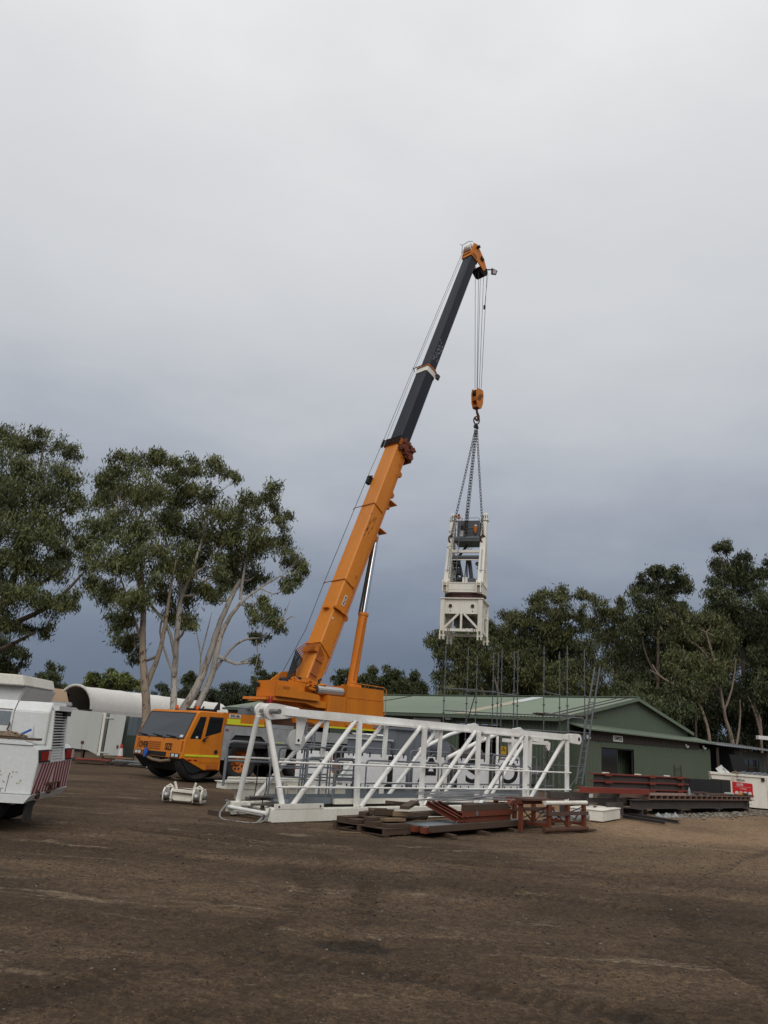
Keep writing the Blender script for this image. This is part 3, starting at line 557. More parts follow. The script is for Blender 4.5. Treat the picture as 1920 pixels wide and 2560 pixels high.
for y0, y1 in ((.14, .62), (2.20, 2.62)):
    h_ = fquad(MB(), y0, y1, .03, .25, .012, .04).build('headlight', 'black', cab); lm = MB()
    for q in (.27, .70): yc_ = y0+(y1-y0)*q; fquad(lm, yc_-.07, yc_+.07, .06, .22, .022, .02)
    lm.build('lamp', 'lamp', h_)
fquad(MB(), .05, .12, .4, .95, .02, .03).build('corner_trim', 'orange_dull', cab); fquad(MB(), 2.45, 2.52, .4, .95, .02, .03).build('corner_trim', 'orange_dull', cab)
bp = MB().add([(-.04, .04, .735), (-.27, 2.9, .735), (1.3, 2.9, .40), (.78, .04, .37), (.00, .05, .64), (-.22, 2.88, .64), (.10, 2.82, .30), (.26, .07, .30), (.45, .07, .26), (.4, 2.6, .26)], [(0, 1, 5, 4), (4, 5, 6, 7), (7, 6, 9, 8), (1, 2, 9, 6, 5), (0, 4, 7, 8, 3), (2, 3, 8, 9), (0, 3, 2, 1)]).build('under_bumper', 'black', crane)
fquad(MB(), 1.15, 1.65, -.22, -.08, .012, .02).build('number_plate', 'boardgrey', cab); MB().path([(-.16, .6, .64), (-.25, 1.0, .58), (-.27, 1.5, .60), (-.22, 2.0, .66)], .045, 7).build('tow_rope', 'tarpbrown', crane)
MB().lathe([(.001, 0), (.13, .02), (.16, .08), (.001, .09)], (-.22, 2.05, .80), (-1, .1, .1), 16).build('work_lamp', 'blue', cab)
# near side of the cab
def spoly(poly, y, th, name, mat, par): return plate(poly, y, y-th).build(name, mat, par)
door = spoly([(.585, .62), (1.36, .62), (1.40, 2.16), (.72, 2.16), (.60, 1.62), (.585, 1.3)], .004, .018, 'door', 'orange', cab)
spoly([(.70, 1.44), (1.30, 1.62), (1.345, 2.10), (.80, 2.10)], -.0145, .006, 'door_window', 'glassdark', door)
spoly([(.15, 1.36), (.56, 1.36), (.68, 2.08), (.45, 2.08)], .004, .012, 'quarter_window', 'glassdark', cab); spoly([(.36, 1.38), (.44, 1.38), (.44, 1.44), (.36, 1.44)], -.009, .004, 'sticker', 'signwhite', cab)
MB().path([(.66, -.02, 1.36), (.70, -.09, 1.40), (.78, -.1, 1.44)], .022, 6).lathe([(.001, 0), (.05, .01), (.05, .05), (.001, .06)], (.66, -.02, 1.33), (0, -1, 0), 10).build('handle', 'black', door)
MB().disc((1.19, -.016, .97), (0, -1, 0), .07, .012, 18).build('door_badge', 'ink', door)
MB().box((.03, -.024, .80), (.60, -.001, .86)).build('reflective_strip', 'yellow', cab); MB().box((.605, -.026, .80), (1.33, -.0145, .86)).build('reflective_strip', 'yellow', door)
MB().box((.88, -.008, .40), (1.34, .03, .56)).build('step_recess', 'orange_dull', cab); MB().box((.92, -.02, .40), (1.3, -.0085, .415)).build('step', 'black', cab)
for xx in (.16, .38): MB().box((xx, -.012, .66), (xx+.14, .0, .705)).build('side_marker', 'redlens', cab)
for xx, yy in ((.52, 1.75), (.62, .55)):
    b_ = MB().lathe([(.001, 0), (.075, 0), (.06, .05), (.001, .055)], (xx, yy, 2.27), (0, 0, 1), 14).build('beacon', 'black', cab); MB().lathe([(.058, .05), (.06, .10), (.05, .16), (.001, .175)], (xx, yy, 2.27), (0, 0, 1), 14).build('beacon_lens', 'amber', b_, 50)
mr = MB().box((.75, .35, 2.27), (1.28, 1.5, 2.36)).path([(.8, .5, 2.36), (.95, .7, 2.42), (1.1, 1.0, 2.36)], .03, 6).path([(.7, .9, 2.3), (.95, 1.2, 2.44), (1.2, 1.3, 2.34)], .03, 6).prism([(1.16, 2.34), (1.36, 2.34), (1.34, 2.62)], .3, .42).build('roof_gear', 'black', cab)
# locker markings
MB().box((1.62, .062, 2.12), (2.08, .079, 2.24)).build('capacity_plate', 'signwhite', crane); text('SWL160t', .125, 'ink', crane, facing((1.85, .060, 2.18), (1, 0, 0), (0, 0, 1)), sx=.78, bold=.004)
MB().box((1.56, .066, 1.90), (2.10, .079, 2.09)).build('reflective_patch', 'yellow', crane); MB().box((2.11, .068, 1.90), (3.14, .079, 1.955)).build('reflective_strip', 'yellow', crane)
MB().box((1.5, .0, 1.70), (1.62, .028, 1.735)).box((4.35, .0, 1.70), (4.47, .028, 1.735)).build('side_marker', 'redlens', crane)
# superstructure
MB().lathe([(1.05, 1.84), (1.05, 2.1), (.95, 2.2), (.95, 2.5)], (5.35, 1.36, 0), (0, 0, 1), 40).build('slewing_ring', 'rust', crane, 40)
ss = MB().box((4.75, .42, 2.12), (9.0, 2.55, 3.2)).build('superstructure', 'orange', crane)
MB().prism([(3.05, 2.86), (4.9, 2.86), (5.5, 2.74), (5.95, 2.74), (5.95, 2.99), (3.07, 2.95)], .10, 1.52).prism([(4.0, 2.86), (4.9, 2.86), (5.5, 2.74), (5.95, 2.74), (5.95, 2.99), (4.0, 2.955)], 1.522, 2.5).build('tray', 'orange', ss)
MB().prism([(3.52, .16), (4.9, .16), (4.9, 2.5), (4.45, 2.5), (4.40, 1.38), (3.52, 1.36)], 2.97, 3.58, 'z').build('winch_housing', 'orange', ss, bevel=.03)
MB().prism([(3.50, 3.0), (5.50, 2.96), (5.50, 3.14), (5.45, 3.2), (4.45, 3.30), (4.38, 3.40), (3.50, 3.40)], -.04, .13).build('side_counterweight', 'orange', ss, bevel=.015)
MB().box((3.72, -.046, 3.28), (4.02, -.041, 3.38)).build('lifting_recess', 'orange_dull', ss)
MB().box((5.98, .08, 2.02), (6.96, .42, 3.24)).build('engine_cover', 'orange', ss, bevel=.012); MB().box((6.97, .08, 2.02), (9.02, .42, 3.2)).build('engine_cover', 'orange', ss, bevel=.012)
MB().box((6.95, .10, 3.2), (9.0, 2.5, 3.68)).build('engine_cover', 'orange', ss, bevel=.025); MB().box((6.1, .44, 3.2), (6.94, 2.3, 3.52)).build('engine_cover', 'orange', ss, bevel=.02)
lv = MB()
for q in range(5): lv.box((5.0, .36, 2.32+q*.1), (5.93, .40, 2.36+q*.1), (0, .02))
lv.build('louvre', 'orange_dull', ss); MB().box((4.9, .40, 2.1), (5.97, .43, 2.95)).build('louvre_frame', 'orange', ss)
MB().box((5.98, .062, 2.03), (9.0, .076, 2.09)).build('reflective_strip', 'yellow', ss); rm_ = MB()
for xx in (6.1, 7.0, 7.8, 8.5): rm_.box((xx, .062, 2.12), (xx+.1, .076, 2.16))
rm_.build('side_marker', 'redlens', ss)
MB().path([(6.9, .10, 3.64), (6.9, .06, 3.78), (7.0, .05, 3.82), (8.9, .05, 3.78), (9.08, .06, 3.70), (9.1, .06, 2.75), (9.02, .08, 2.66)], .018, 6).tube((7.9, .05, 3.80), (7.9, .12, 3.68), .014, 6).build('grab_rail', 'orange', ss)
mf = MB().lathe([(.001, 0), (.16, 0), (.165, .02), (.165, 1.30), (.16, 1.32), (.001, 1.32)], (5.55, .30, 3.42), (1, 0, 0), 24).build('muffler', 'perforated', ss, 40)
MB().disc((5.545, .30, 3.42), (-1, 0, 0), .17, .05, 24).build('muffler_cap', 'rust', mf); MB().path([(5.75, .42, 3.5), (5.75, .42, 3.78), (5.82, .36, 3.84)], .05, 8).build('exhaust_pipe', 'blackmetal', ss)
MB().prism([(4.6, 3.0), (6.2, 3.0), (6.3, 3.6), (5.6, 3.85), (5.0, 3.82), (4.5, 3.55)], .78, .86).prism([(4.6, 3.0), (6.2, 3.0), (6.3, 3.6), (5.6, 4.15), (5.0, 4.05), (4.4, 3.6)], 1.88, 1.96).build('boom_hinge', 'orange', ss)
MB().tube((5.0, .66, 3.75), (5.0, 2.08, 3.75), .09, 14).tube((6.05, .70, 3.42), (6.05, .8, 3.42), .10, 14).build('hinge_pin', 'blackmetal', ss)
jk = MB()
for q in range(26):
    x0_, z0_ = 4.0+random.random()*1.7, 3.45+random.random()*.28; jk.path([(x0_, .2+random.random()*.5, z0_), (x0_+.15+random.random()*.3, .2+random.random()*.4, z0_+(random.random()-.4)*.2), (x0_+.35+random.random()*.3, .25+random.random()*.4, z0_-.05)], .018+random.random()*.03, 6)
jk.bar((4.2, .3, 3.62), (5.5, .3, 3.40), .05, .09).bar((4.35, .26, 3.58), (4.35, .26, 3.78), .05, .05).build('valve_block', 'orange', ss)
MB().lathe([(.001, -.5), (.26, -.5), (.26, -.42), (.18, -.42), (.18, .42), (.26, .42), (.26, .5), (.001, .5)], (4.45, 1.36, 3.42), (0, 1, 0), 24).build('winch_drum', 'rope', ss)
MB().path([(3.62, 1.2, 3.58), (3.62, 1.2, 3.80), (3.9, 1.2, 3.7)], .02, 6).disc((3.50, 1.22, 3.42), (-1, 0, 0), .09, .12, 12).build('tail_fitting', 'black', ss)
bb = MB().lathe([(.001, 0), (.10, 0), (.08, .12), (.001, .13)], (3.25, .02, 2.60), (0, 0, 1), 12).build('beacon', 'black', ss); MB().lathe([(.078, .12), (.08, .30), (.06, .36), (.001, .37)], (3.25, .02, 2.60), (0, 0, 1), 12).build('beacon_lens', 'redlens', bb, 50); MB().tube((3.25, .02, 2.55), (3.25, .3, 2.87), .02, 6).build('beacon_arm', 'galv', ss)
ld = MB()
for xx in (4.95, 5.3): ld.bar((xx, -.02, .75), (xx, .0, 1.95), .03, .03)
for z in (.85, 1.12, 1.39, 1.66, 1.92): ld.bar((4.95, -.02, z), (5.3, -.02, z), .03, .03)
ld.build('access_ladder', 'greyrail', crane)
# boom, built in its own axes: u along, v across (local y), w to the back
BA = R(69.66); B0 = Vector((5.99, 1.36, 3.82)); BU = Vector((math.cos(BA), 0, math.sin(BA))); BW = Vector((-math.sin(BA), 0, math.cos(BA)))
def bt(u, v, w): return B0+BU*u+Vector((0, v, 0))+BW*w
BT = Matrix(((BU.x, 0, BW.x, B0.x), (0, 1, 0, B0.y), (BU.z, 0, BW.z, B0.z), (0, 0, 0, 1)))
def sect(w, h):
    a, b = w/2, h/2; c = .05; p = [(-a+c, b), (a-c, b), (a, b-c)]
    for i in range(7): t = i*math.pi/6; p.append((a*math.cos(t)**.8 if t < math.pi/2-1e-6 else (-a*abs(math.cos(t))**.8 if t > math.pi/2+1e-6 else 0), -.10*h-(b-.10*h)*math.sin(t)**.9 if 0 < i < 6 else -.10*h))
    p.append((-a, b-c)); return p
def tubebox(u0, u1, w, h, w2=None, h2=None, mb=None):
    mb = mb or MB(BT); p0, p1 = sect(w, h), sect(w2 or w, h2 or h); n = len(p0)
    return mb.add([(u0, a, b) for a, b in p0]+[(u1, a, b) for a, b in p1], [tuple(range(n)), tuple(range(2*n-1, n-1, -1))]+[(i, (i+1) % n, n+(i+1) % n, n+i) for i in range(n)])
E1, E2, E3 = 11.9, 16.75, 25.5
boom = tubebox(-.75, E1, .90, .90, .88, .88).build('boom_base_section', 'orange_light', crane, 32)
tubebox(E1-.3, E2, .76, .77).build('boom_mid_section', 'boomdark', crane, 32); tipS = tubebox(E2-.3, E3, .63, .65).build('boom_tip_section', 'boomdark', crane, 32)
def collar(u0, u1, w, h, mat, name='boom_collar'): return tubebox(u0, u1, w, h).build(name, mat, crane, 32)
collar(E1-.10, E1+.26, 1.00, 1.0, 'orange_dull'); collar(E2-.16, E2+.14, .80, .82, 'cream'); collar(E2+.15, E2+.24, .86, .88, 'orange_dull')
rr_ = MB(BT)
for q in range(4): rr_.tube((E1-.06+.11*q, -.62, .52), (E1-.06+.11*q, .60, .52), .028, 7)
rr_.bar((E1-.1, -.5, .5), (E1+.34, -.5, .5), .04, .06).bar((E1-.1, .62, .5), (E1+.34, .62, .5), .04, .12).build('rope_rollers', 'black', crane)
cl = MB(BT)
for q in range(64): x_, y_, z_ = E1-.5+random.random()*.7, -.52-random.random()*.12, -.62+random.random()*.85; cl.box((x_, y_, z_), (x_+.06+random.random()*.18, -.44, z_+.04+random.random()*.14))
for q in range(16): cl.box((E1-.5+random.random()*.5, -.5+random.random()*.8, -.66), (E1-.2+random.random()*.3, -.3+random.random()*.8, -.5))
cl.build('telescoping_clamps', 'redox', crane)
cb = MB(BT).tube((E2+.2, -.5, .50), (E2+.2, .55, .50), .022, 6).tube((E2+.05, .52, .38), (E2+.2, .55, .56), .02, 6).box((E2-.12, -.46, -.50), (E2+.16, -.36, -.30)).build('collar_fitting', 'blackmetal', crane)
def strap(u, mat='orange_dull'):                      # slim bracket over the back of the boom with a rope guide beyond its far edge
    MB(BT).path([(u-.10, -.47, -.16), (u, -.475, .30), (u+.05, -.45, .475), (u+.02, .45, .475), (u-.02, .80, .50), (u-.12, .84, .52)], .022, 6).build('rope_guide', mat, crane)
strap(8.3); strap(4.35); MB(BT).box((9.6, .45, .40), (10.0, .62, .62)).tube((9.95, .3, .58), (9.95, .66, .58), .03, 6).build('rope_guide', 'black', crane)
sh = MB(BT).prism([(3.0, .12), (3.12, .12), (3.12, .50), (3.0, .50)], -.60, -.44).box((3.0, -.58, -.24), (3.06, -.44, .5)).box((2.98, -.2, .45), (3.05, .15, .60)).build('boom_shelf', 'orange', crane)
MB(BT).disc((2.6, -.452, .33), (0, -1, 0), .045, .01, 14).build('white_stud', 'signwhite', crane)
for u, d in ((7.0, 0), (8.75, .0), (9.4, 0), (10.6, 0), (2.95, 0)):
    MB(BT).add([(u, -.20, -.44), (u+.28, -.20, -.44), (u+.20, -.16, -.66), (u+.05, -.16, -.66), (u, .20, -.44), (u+.28, .20, -.44), (u+.20, .16, -.66), (u+.05, .16, -.66)], [(0, 1, 2, 3), (7, 6, 5, 4), (0, 4, 5, 1), (1, 5, 6, 2), (2, 6, 7, 3), (3, 7, 4, 0)]).build('belly_bracket', 'orange', crane)
for u in (7.55, 9.1): MB(BT).prism([(u, -.42), (u+.04, -.42), (u+.04, -.85), (u, -.85)], -.36, .36).build('belly_plate', 'orange', crane)
sm_ = MB(BT)
for u, w_ in ((11.2, -.12), (10.8, -.16), (10.2, -.2), (4.2, -.15), (4.7, -.1)): sm_.path([(u, -.46, w_), (u+.1, -.49, w_+.03), (u+.1, -.49, w_+.1), (u+.18, -.46, w_+.1)], .014, 5)
sm_.build('pipe_clip', 'orange_dull', crane)
MB(BT).path([(.4, -.47, -.30), (4.0, -.47, -.28), (8.0, -.465, -.27), (11.3, -.465, -.24)], .022, 6).build('boom_pipe', 'orange_dull', crane)
MB(BT).box((3.32, -.470, .02), (3.80, -.452, .15)).build('capacity_plate', 'signwhite', crane); text('SWL160t', .115, 'ink', crane, BT @ facing((3.56, -.472, .085), (1, 0, 0), (0, 0, 1)), sx=.9, bold=.004)
for q in range(16):
    u_, w_ = 6.5+random.random()*1.3, .42-random.random()*.35; MB(BT).prism([(u_, w_), (u_+.06, w_+.008), (u_+.16+random.random()*.15, w_-.03), (u_+.08, w_-.016)], -.4535, -.4505).build('scuff_mark', 'boardgrey', boom)
for q in range(22):
    u_, w_ = E2+.6+random.random()*1.6, .24-random.random()*.34; MB(BT).prism([(u_, w_), (u_+.05, w_+.02), (u_+.12+random.random()*.12, w_-.02), (u_+.05, w_-.03)], -.3185, -.3155).build('scuff_mark', 'galv', tipS)
# hydraulic pipes and hoses at the foot
hp = MB(BT)
for q in range(6): hp.path([(-.4, -.50+.0*q, .40-.065*q), (.75+.05*q, -.50, .40-.065*q), (.98+.06*q, -.48, .44), (1.02+.05*q, -.40, .58), (.95+.05*q, -.2, .68+.04*q), (.60+.05*q, -.05+.05*q, .72+.05*q)], .022, 6)
hp.bar((.1, -.53, .45), (.1, -.53, .08), .03, .05, (0, 1, 0)).bar((.7, -.53, .45), (.7, -.53, .08), .03, .05, (0, 1, 0)).build('hydraulic_pipes', 'orange_dull', crane)
MB(BT).path([(1.1, -.47, -.25), (1.35, -.48, .3), (1.42, -.47, .50), (1.38, .45, .52)], .035, 6).box((1.0, -.5, .44), (1.2, .4, .56)).build('foot_bracket', 'orange', crane)
hs = MB()
for q in range(6):
    a_ = bt(.60+.05*q, -.05+.05*q, .72+.05*q); hs.path([a_, a_+Vector((-.03, .0, -.15)), Vector((4.62+.04*q, 1.1+.05*q, 3.55))], .030, 7)
hs.path([bt(.75, .2, .7), bt(.3, .25, .72), bt(-.1, .2, .55)], .025, 6).build('hydraulic_hose', 'black', crane)
# lift cylinder
c0, c1, c2 = Vector((8.25, 1.36, 3.45)), Vector((8.80, 1.36, 6.90)), bt(7.45, 0, -.60)
dirc = (c2-c0).normalized(); c1 = c0+dirc*3.45
cy = MB().lathe([(.001, 0), (.20, 0), (.20, 3.36), (.225, 3.38), (.225, 3.50), (.001, 3.50)], c0, dirc, 28).build('lift_cylinder', 'orange', crane, 40)
MB().tube(c1, c2, .115, 24).build('piston_rod', 'chrome', cy, 40); MB().tube(c0+Vector((-.05, -.22, .6)), c1+Vector((-.05, -.22, -.1)), .018, 6).build('cylinder_pipe', 'orange_dull', cy); MB().tube(c1+Vector((-.2, .05, 0)), c2+Vector((-.16, .05, -.5)), .05, 10).build('guide_rod', 'blackmetal', cy)
MB().prism([(7.9, 3.6), (8.6, 3.6), (8.45, 3.85), (8.1, 3.85)], .95, 1.05).prism([(7.9, 3.6), (8.6, 3.6), (8.45, 3.85), (8.1, 3.85)], 1.66, 1.76).build('cylinder_foot', 'orange', ss)
# boom head
hd = tubebox(E3-.05, E3+.22, .72, .74).build('boom_head', 'orange', crane, 32)
MB(BT).prism([(E3, .40), (E3+.80, .48), (E3+.95, .20), (E3+.55, -.60), (E3+.20, -.95), (E3-.15, -.85), (E3-.05, -.35)], -.36, -.31).prism([(E3, .40), (E3+.80, .48), (E3+.95, .20), (E3+.55, -.60), (E3+.20, -.95), (E3-.15, -.85), (E3-.05, -.35)], .31, .36).build('head_cheek', 'orange', hd)
MB(BT).box((E3+.2, -.31, -.3), (E3+.30, .31, .42)).box((E3+.55, -.31, -.25), (E3+.62, .31, .1)).build('head_web', 'orange', hd)
sv = MB(BT)
for q in range(5): y0 = -.24+.12*q; sv.lathe([(.06, -.05), (.30, -.05), (.32, -.04), (.27, 0), (.32, .04), (.30, .05), (.06, .05)], (E3+.02, y0, -.92), (0, 1, 0), 24)
sv.build('head_sheave', 'black', hd, 40); tv = MB(BT)
for q in range(3): y0 = -.14+.14*q; tv.lathe([(.05, -.05), (.19, -.05), (.21, -.04), (.18, 0), (.21, .04), (.19, .05), (.05, .05)], (E3+.62, y0, .40), (0, 1, 0), 22)
tv.build('top_sheave', 'cream', hd, 40)
MB(BT).path([(E3+.3, .36, .5), (E3+.80, .36, .66), (E3+.85, -.1, .68), (E3+.80, -.34, .58)], .016, 6).path([(E3+.80, .36, .66), (E3+.9, .5, .74)], .014, 6).build('rope_keeper', 'black', hd)
MB(BT).lathe([(.001, 0), (.09, 0), (.09, .16), (.001, .17)], (E3+.75, -.36, .15), (0, -1, 0), 12).build('head_fitting', 'black', hd)
MB(BT).box((E3+.3, -.42, -.55), (E3+.5, -.36, -.3)).build('head_fitting', 'black', hd)
fl_ = bt(E3+.1, 0, -.98); MB().bar(fl_+Vector((0, -.36, 0)), fl_+Vector((.25, -.55, .05)), .05, .05).build('camera_arm', 'black', hd)
fg = MB(); p = fl_+Vector((.25, -.55, .05)); fg.add([p+Vector(v) for v in [(0, 0, -.30), (.42, .02, -.12), (.55, .02, .22), (.02, 0, .12), (0, .05, -.30), (.42, .07, -.12), (.55, .07, .22), (.02, .05, .12)]], [(0, 1, 2, 3), (7, 6, 5, 4), (0, 4, 5, 1), (1, 5, 6, 2), (2, 6, 7, 3), (3, 7, 4, 0)]).build('head_flag', 'blackmetal', hd)
fg = MB(); fg.add([p+Vector(v) for v in [(.10, -.012, -.20), (.36, .005, -.08), (.44, .005, .15), (.12, -.012, .07), (.10, -.004, -.20), (.36, .012, -.08), (.44, .012, .15), (.12, -.004, .07)]], [(0, 1, 2, 3), (7, 6, 5, 4), (0, 4, 5, 1), (1, 5, 6, 2), (2, 6, 7, 3), (3, 7, 4, 0)]).build('flag_panel', 'chevpink', hd)
# ropes: winch to head along the back, then falls to the hook block
MB().path([(4.55, 1.5, 3.62), bt(2.0, .66, .60), bt(4.3, .76, .56), bt(9.9, .62, .60)], .016, 5).path([bt(9.9, .62, .60), bt(E1+.1, .55, .58), bt(E2+.2, .50, .56), bt(E3+.60, .14, .62)], .013, 5).path([bt(E1+.1, .35, .56), bt(E2+.2, .38, .54), bt(E3+.55, 0, .61)], .010, 5).build('hoist_rope', 'rope', crane)
HS = bt(E3+.02, 0, -.92)                              # sheave centre at the head
HK = Vector((HS.x+.10, 1.36, 20.1)); fr = MB()
for q, (dy, dx) in enumerate(((-.24, .30), (-.12, -.30), (.0, .30), (.12, -.30), (.24, .3))): fr.tube(HS+Vector((dx*1.0, dy, -.02)), HK+Vector((dx*.45, dy*.55, .0)), .013, 5)
fr.build('hoist_fall', 'rope', crane)
q0 = HS+Vector((.28, -.34, -.1)); q1 = HS+Vector((.22, -.2, -2.1)); MB().tube(q0, q1, .008, 5).tube(q1, q1+Vector((0, 0, -.22)), .06, 8).build('limit_weight', 'black', crane)
# ------------------------------------------------------------------ hook block, chains and the lifted tower crane head
HW = KT @ HK
hb = thing('hook_block', 'orange hook block hanging on the crane ropes above the chains', 'hook block', frame(HW.x, HW.y, HW.z, 43.1))
ck = [(-.24, .08), (.24, .08), (.30, -.2), (.26, -.72), (.14, -1.02), (-.14, -1.02), (-.26, -.72), (-.30, -.2)]
for y in (-.19, .15): MB().prism(ck, y, y+.04).build('cheek_plate', 'orange', hb)
MB().box((-.24, -.15, -.62), (.24, .15, -.38)).box((-.18, -.15, -.98), (.18, .15, -.86)).build('cross_head', 'orange_dull', hb)
s_ = MB()
for y in (-.09, 0, .09): s_.lathe([(.04, -.035), (.27, -.035), (.22, 0), (.27, .035), (.04, .035)], (0, y, -.18), (0, 1, 0), 22)
s_.build('sheave', 'black', hb, 40)
st_ = MB()
for q in range(3): st_.bar((-.24+.1*q, -.195, -.62), (.02+.1*q, -.195, -.2), .05, .008, (0, 1, 0))
st_.build('hazard_stripe', 'ink', hb)
hkp = [Vector((0, 0, -1.0)), Vector((0, 0, -1.2)), Vector((.06, 0, -1.30)), Vector((.14, 0, -1.42)), Vector((.14, 0, -1.56)), Vector((.05, 0, -1.68)), Vector((-.08, 0, -1.66)), Vector((-.15, 0, -1.56))]
MB().path(hkp, [.06, .06, .07, .075, .075, .07, .055, .02], 10).build('hook', 'rust', hb, 60)
LX, LY = HW.x+.02, HW.y
LT = frame(LX-.30, LY-.15, 0, -17) @ Matrix.Diagonal((.94, .94, 1, 1))
RG = Vector((HW.x, HW.y, HW.z-1.78))
ld_ = thing('tower_crane_head', 'cream tower crane head with slewing ring and grey platform hanging from chains', 'crane section', LT)
H = .98; Z0, Z1, Z2 = 6.55, 7.80, 8.52
post = lambda x, y: MB().box((x-.11, y-.11, Z0+.42), (x+.11, y+.11, Z2)).box((x-.12, y-.14, Z0), (x-.06, y+.14, Z0+.42)).box((x+.06, y-.14, Z0), (x+.12, y+.14, Z0+.42)).tube((x-.16, y, Z0+.18), (x+.16, y, Z0+.18), .05, 8).build('corner_leg', 'cream', ld_)
for x in (-H, H):
    for y in (-H, H): post(x, y)
def face_rot(k): return Matrix.Rotation(k*math.pi/2, 4, 'Z')
for k in range(4):
    Tm = face_rot(k); pl = MB(Tm).box((-H+.115, -H-.045, Z1), (H-.115, -H+.0, Z2)).build('head_panel', 'cream', ld_)
    MB(Tm).disc((-.58, -H-.046, 8.17), (0, -1, 0), .10, .006, 20).disc((.58, -H-.046, 8.17), (0, -1, 0), .10, .006, 20).disc((-.58, -H-.046, 7.93), (0, -1, 0), .03, .006, 10).disc((.58, -H-.046, 7.93), (0, -1, 0), .03, .006, 10).build('panel_hole', 'darkin', pl)
    for xq in (-.58, .58): MB(Tm).lathe([(.10, 0), (.115, 0), (.115, .02), (.10, .02)], (xq, -H-.046, 8.17), (0, -1, 0), 20).build('hole_rim', 'cream', pl)
    MB(Tm).bar((-.15, -H, Z1), (-H+.11, -H, 7.12), .10, .10).bar((.15, -H, Z1), (H-.11, -H, 7.12), .10, .10).bar((0, -H, Z1), (0, -H, 7.05), .10, .10).build('bracing', 'cream', ld_)
    MB(Tm).box((-H+.115, -H-.06, 6.95), (H-.115, -H+.06, 7.08)).build('lower_beam', 'cream', ld_)
MB().box((-H-.16, -H-.16, Z2+.003), (H+.16, H+.16, Z2+.05)).build('top_plate', 'cream', ld_)
MB().box((-.5, -.4, 7.3), (.6, .5, 7.78)).tube((-.3, 0, 7.2), (.7, -.5, 7.25), .03, 6).lathe([(.5, 0), (.5, .35), (.3, .4)], (0, 0, 7.35), (0, 0, 1), 20).build('underside_machinery', 'machinery', ld_)
for xq in (.30, .52): MB().box((xq, -H-.10, 6.95), (xq+.10, -H-.062, 7.10)).build('cable_box', 'signwhite', ld_)
for xs in (-.62, .72): MB().link((xs, -H-.11, 7.02), (0, 0, 1), (1, 0, 0), .2, .11, .012).build('shackle', 'black', ld_)
MB().lathe([(.001, Z2+.055), (1.02, Z2+.055), (1.04, Z2+.10), (1.04, Z2+.24), (1.10, Z2+.26), (1.10, Z2+.33), (.001, Z2+.33)], (0, 0, 0), (0, 0, 1), 48).build('slewing_ring', 'ring', ld_, 40)
ZB = Z2+.34; ZT = 9.32
MB().prism([(-1.02, -.62), (-.7, -1.05), (.7, -1.05), (1.02, -.62), (1.02, .7), (.6, 1.05), (-.6, 1.05), (-1.02, .7)], ZB, ZB+.05, 'z').prism([(-1.0, -.98), (1.0, -.98), (1.0, -.90), (-1.0, -.90)], ZB+.05, ZT, 'z').box((-1.0, .85, ZB+.05), (1.0, .93, ZT)).box((-1.0, -.9, ZB+.05), (-.92, .85, ZT)).box((.92, -.9, ZB+.05), (1.0, .85, ZT)).box((-1.03, -1.01, ZT), (1.03, .96, ZT+.04)).build('base_frame', 'cream', ld_)
for sx_ in (-1, 1):
    for dx in (-.11, .11): MB().prism([(-1.24, ZB-.02), (-1.24, ZT+.02), (-1.16, ZT+.12), (-.98, ZT+.12), (-.98, ZB)], sx_*.88+dx-.03, sx_*.88+dx+.03, 'x').build('lug_plate', 'cream', ld_)
    MB().tube((sx_*.88-.16, -1.14, ZT-.18), (sx_*.88+.16, -1.14, ZT-.18), .05, 8).build('lug_pin', 'rust', ld_)
bt_ = MB()
for q in range(16): bt_.disc((-.7+q*.093, -.985, ZB+.12), (0, -1, 0), .018, .02, 6)
bt_.build('ring_bolt', 'blackmetal', ld_)
AP = {}
for sx_ in (-1, 1):
    a0, a1 = Vector((sx_*.90, -.72, ZT+.03)), Vector((sx_*.86, .28, 12.82)); AP[sx_] = a1; d_ = (a1-a0).normalized()
    lg = MB().bar(a0, a1, .30, .26, (0, 1, 0)).build('front_leg', 'cream', ld_)
    MB().bar(a0+d_*.6+Vector((0, -.155, 0)), a0+d_*1.9+Vector((0, -.155, 0)), .05, .02, (0, 1, 0)).box((a0.x-.1, a0.y+.05, 10.0), (a0.x+.1, a0.y+.10, 10.05)).build('leg_rail', 'galv', lg)
    MB().bar(a1+Vector((0, 0, -.02)), a1+Vector((0, .0, .03)), .44, .40, (0, 1, 0)).build('cap_plate', 'cream', lg)
    for dx in (-.11, 0, .11): MB().prism([(a1.y-.12, a1.z+.03), (a1.y+.14, a1.z+.03), (a1.y+.14, a1.z+.30), (a1.y+.01, a1.z+.42), (a1.y-.12, a1.z+.30)], a1.x+dx-.03, a1.x+dx+.03, 'x').build('head_lug', 'cream', lg)
    MB().tube(a1+Vector((-.16, 0, .22)), a1+Vector((.16, 0, .22)), .05, 8).build('head_pin', 'rust', lg)
    b0 = Vector((sx_*.92, .86, ZT+.03)); MB().bar(b0, a1+Vector((0, .05, -.2)), .22, .20, (0, 1, 0)).build('rear_leg', 'cream', ld_); rg_ = MB()
    for t in (.25, .42, .58, .74): rg_.bar(a0.lerp(a1, t), b0.lerp(a1, t+.03), .06, .06)
    rg_.build('side_bracing', 'cream', ld_)
def al(sx_, t, dy=0): a0 = Vector((sx_*.90, -.72, ZT+.03)); return a0.lerp(AP[sx_], t)+Vector((0, dy, 0))
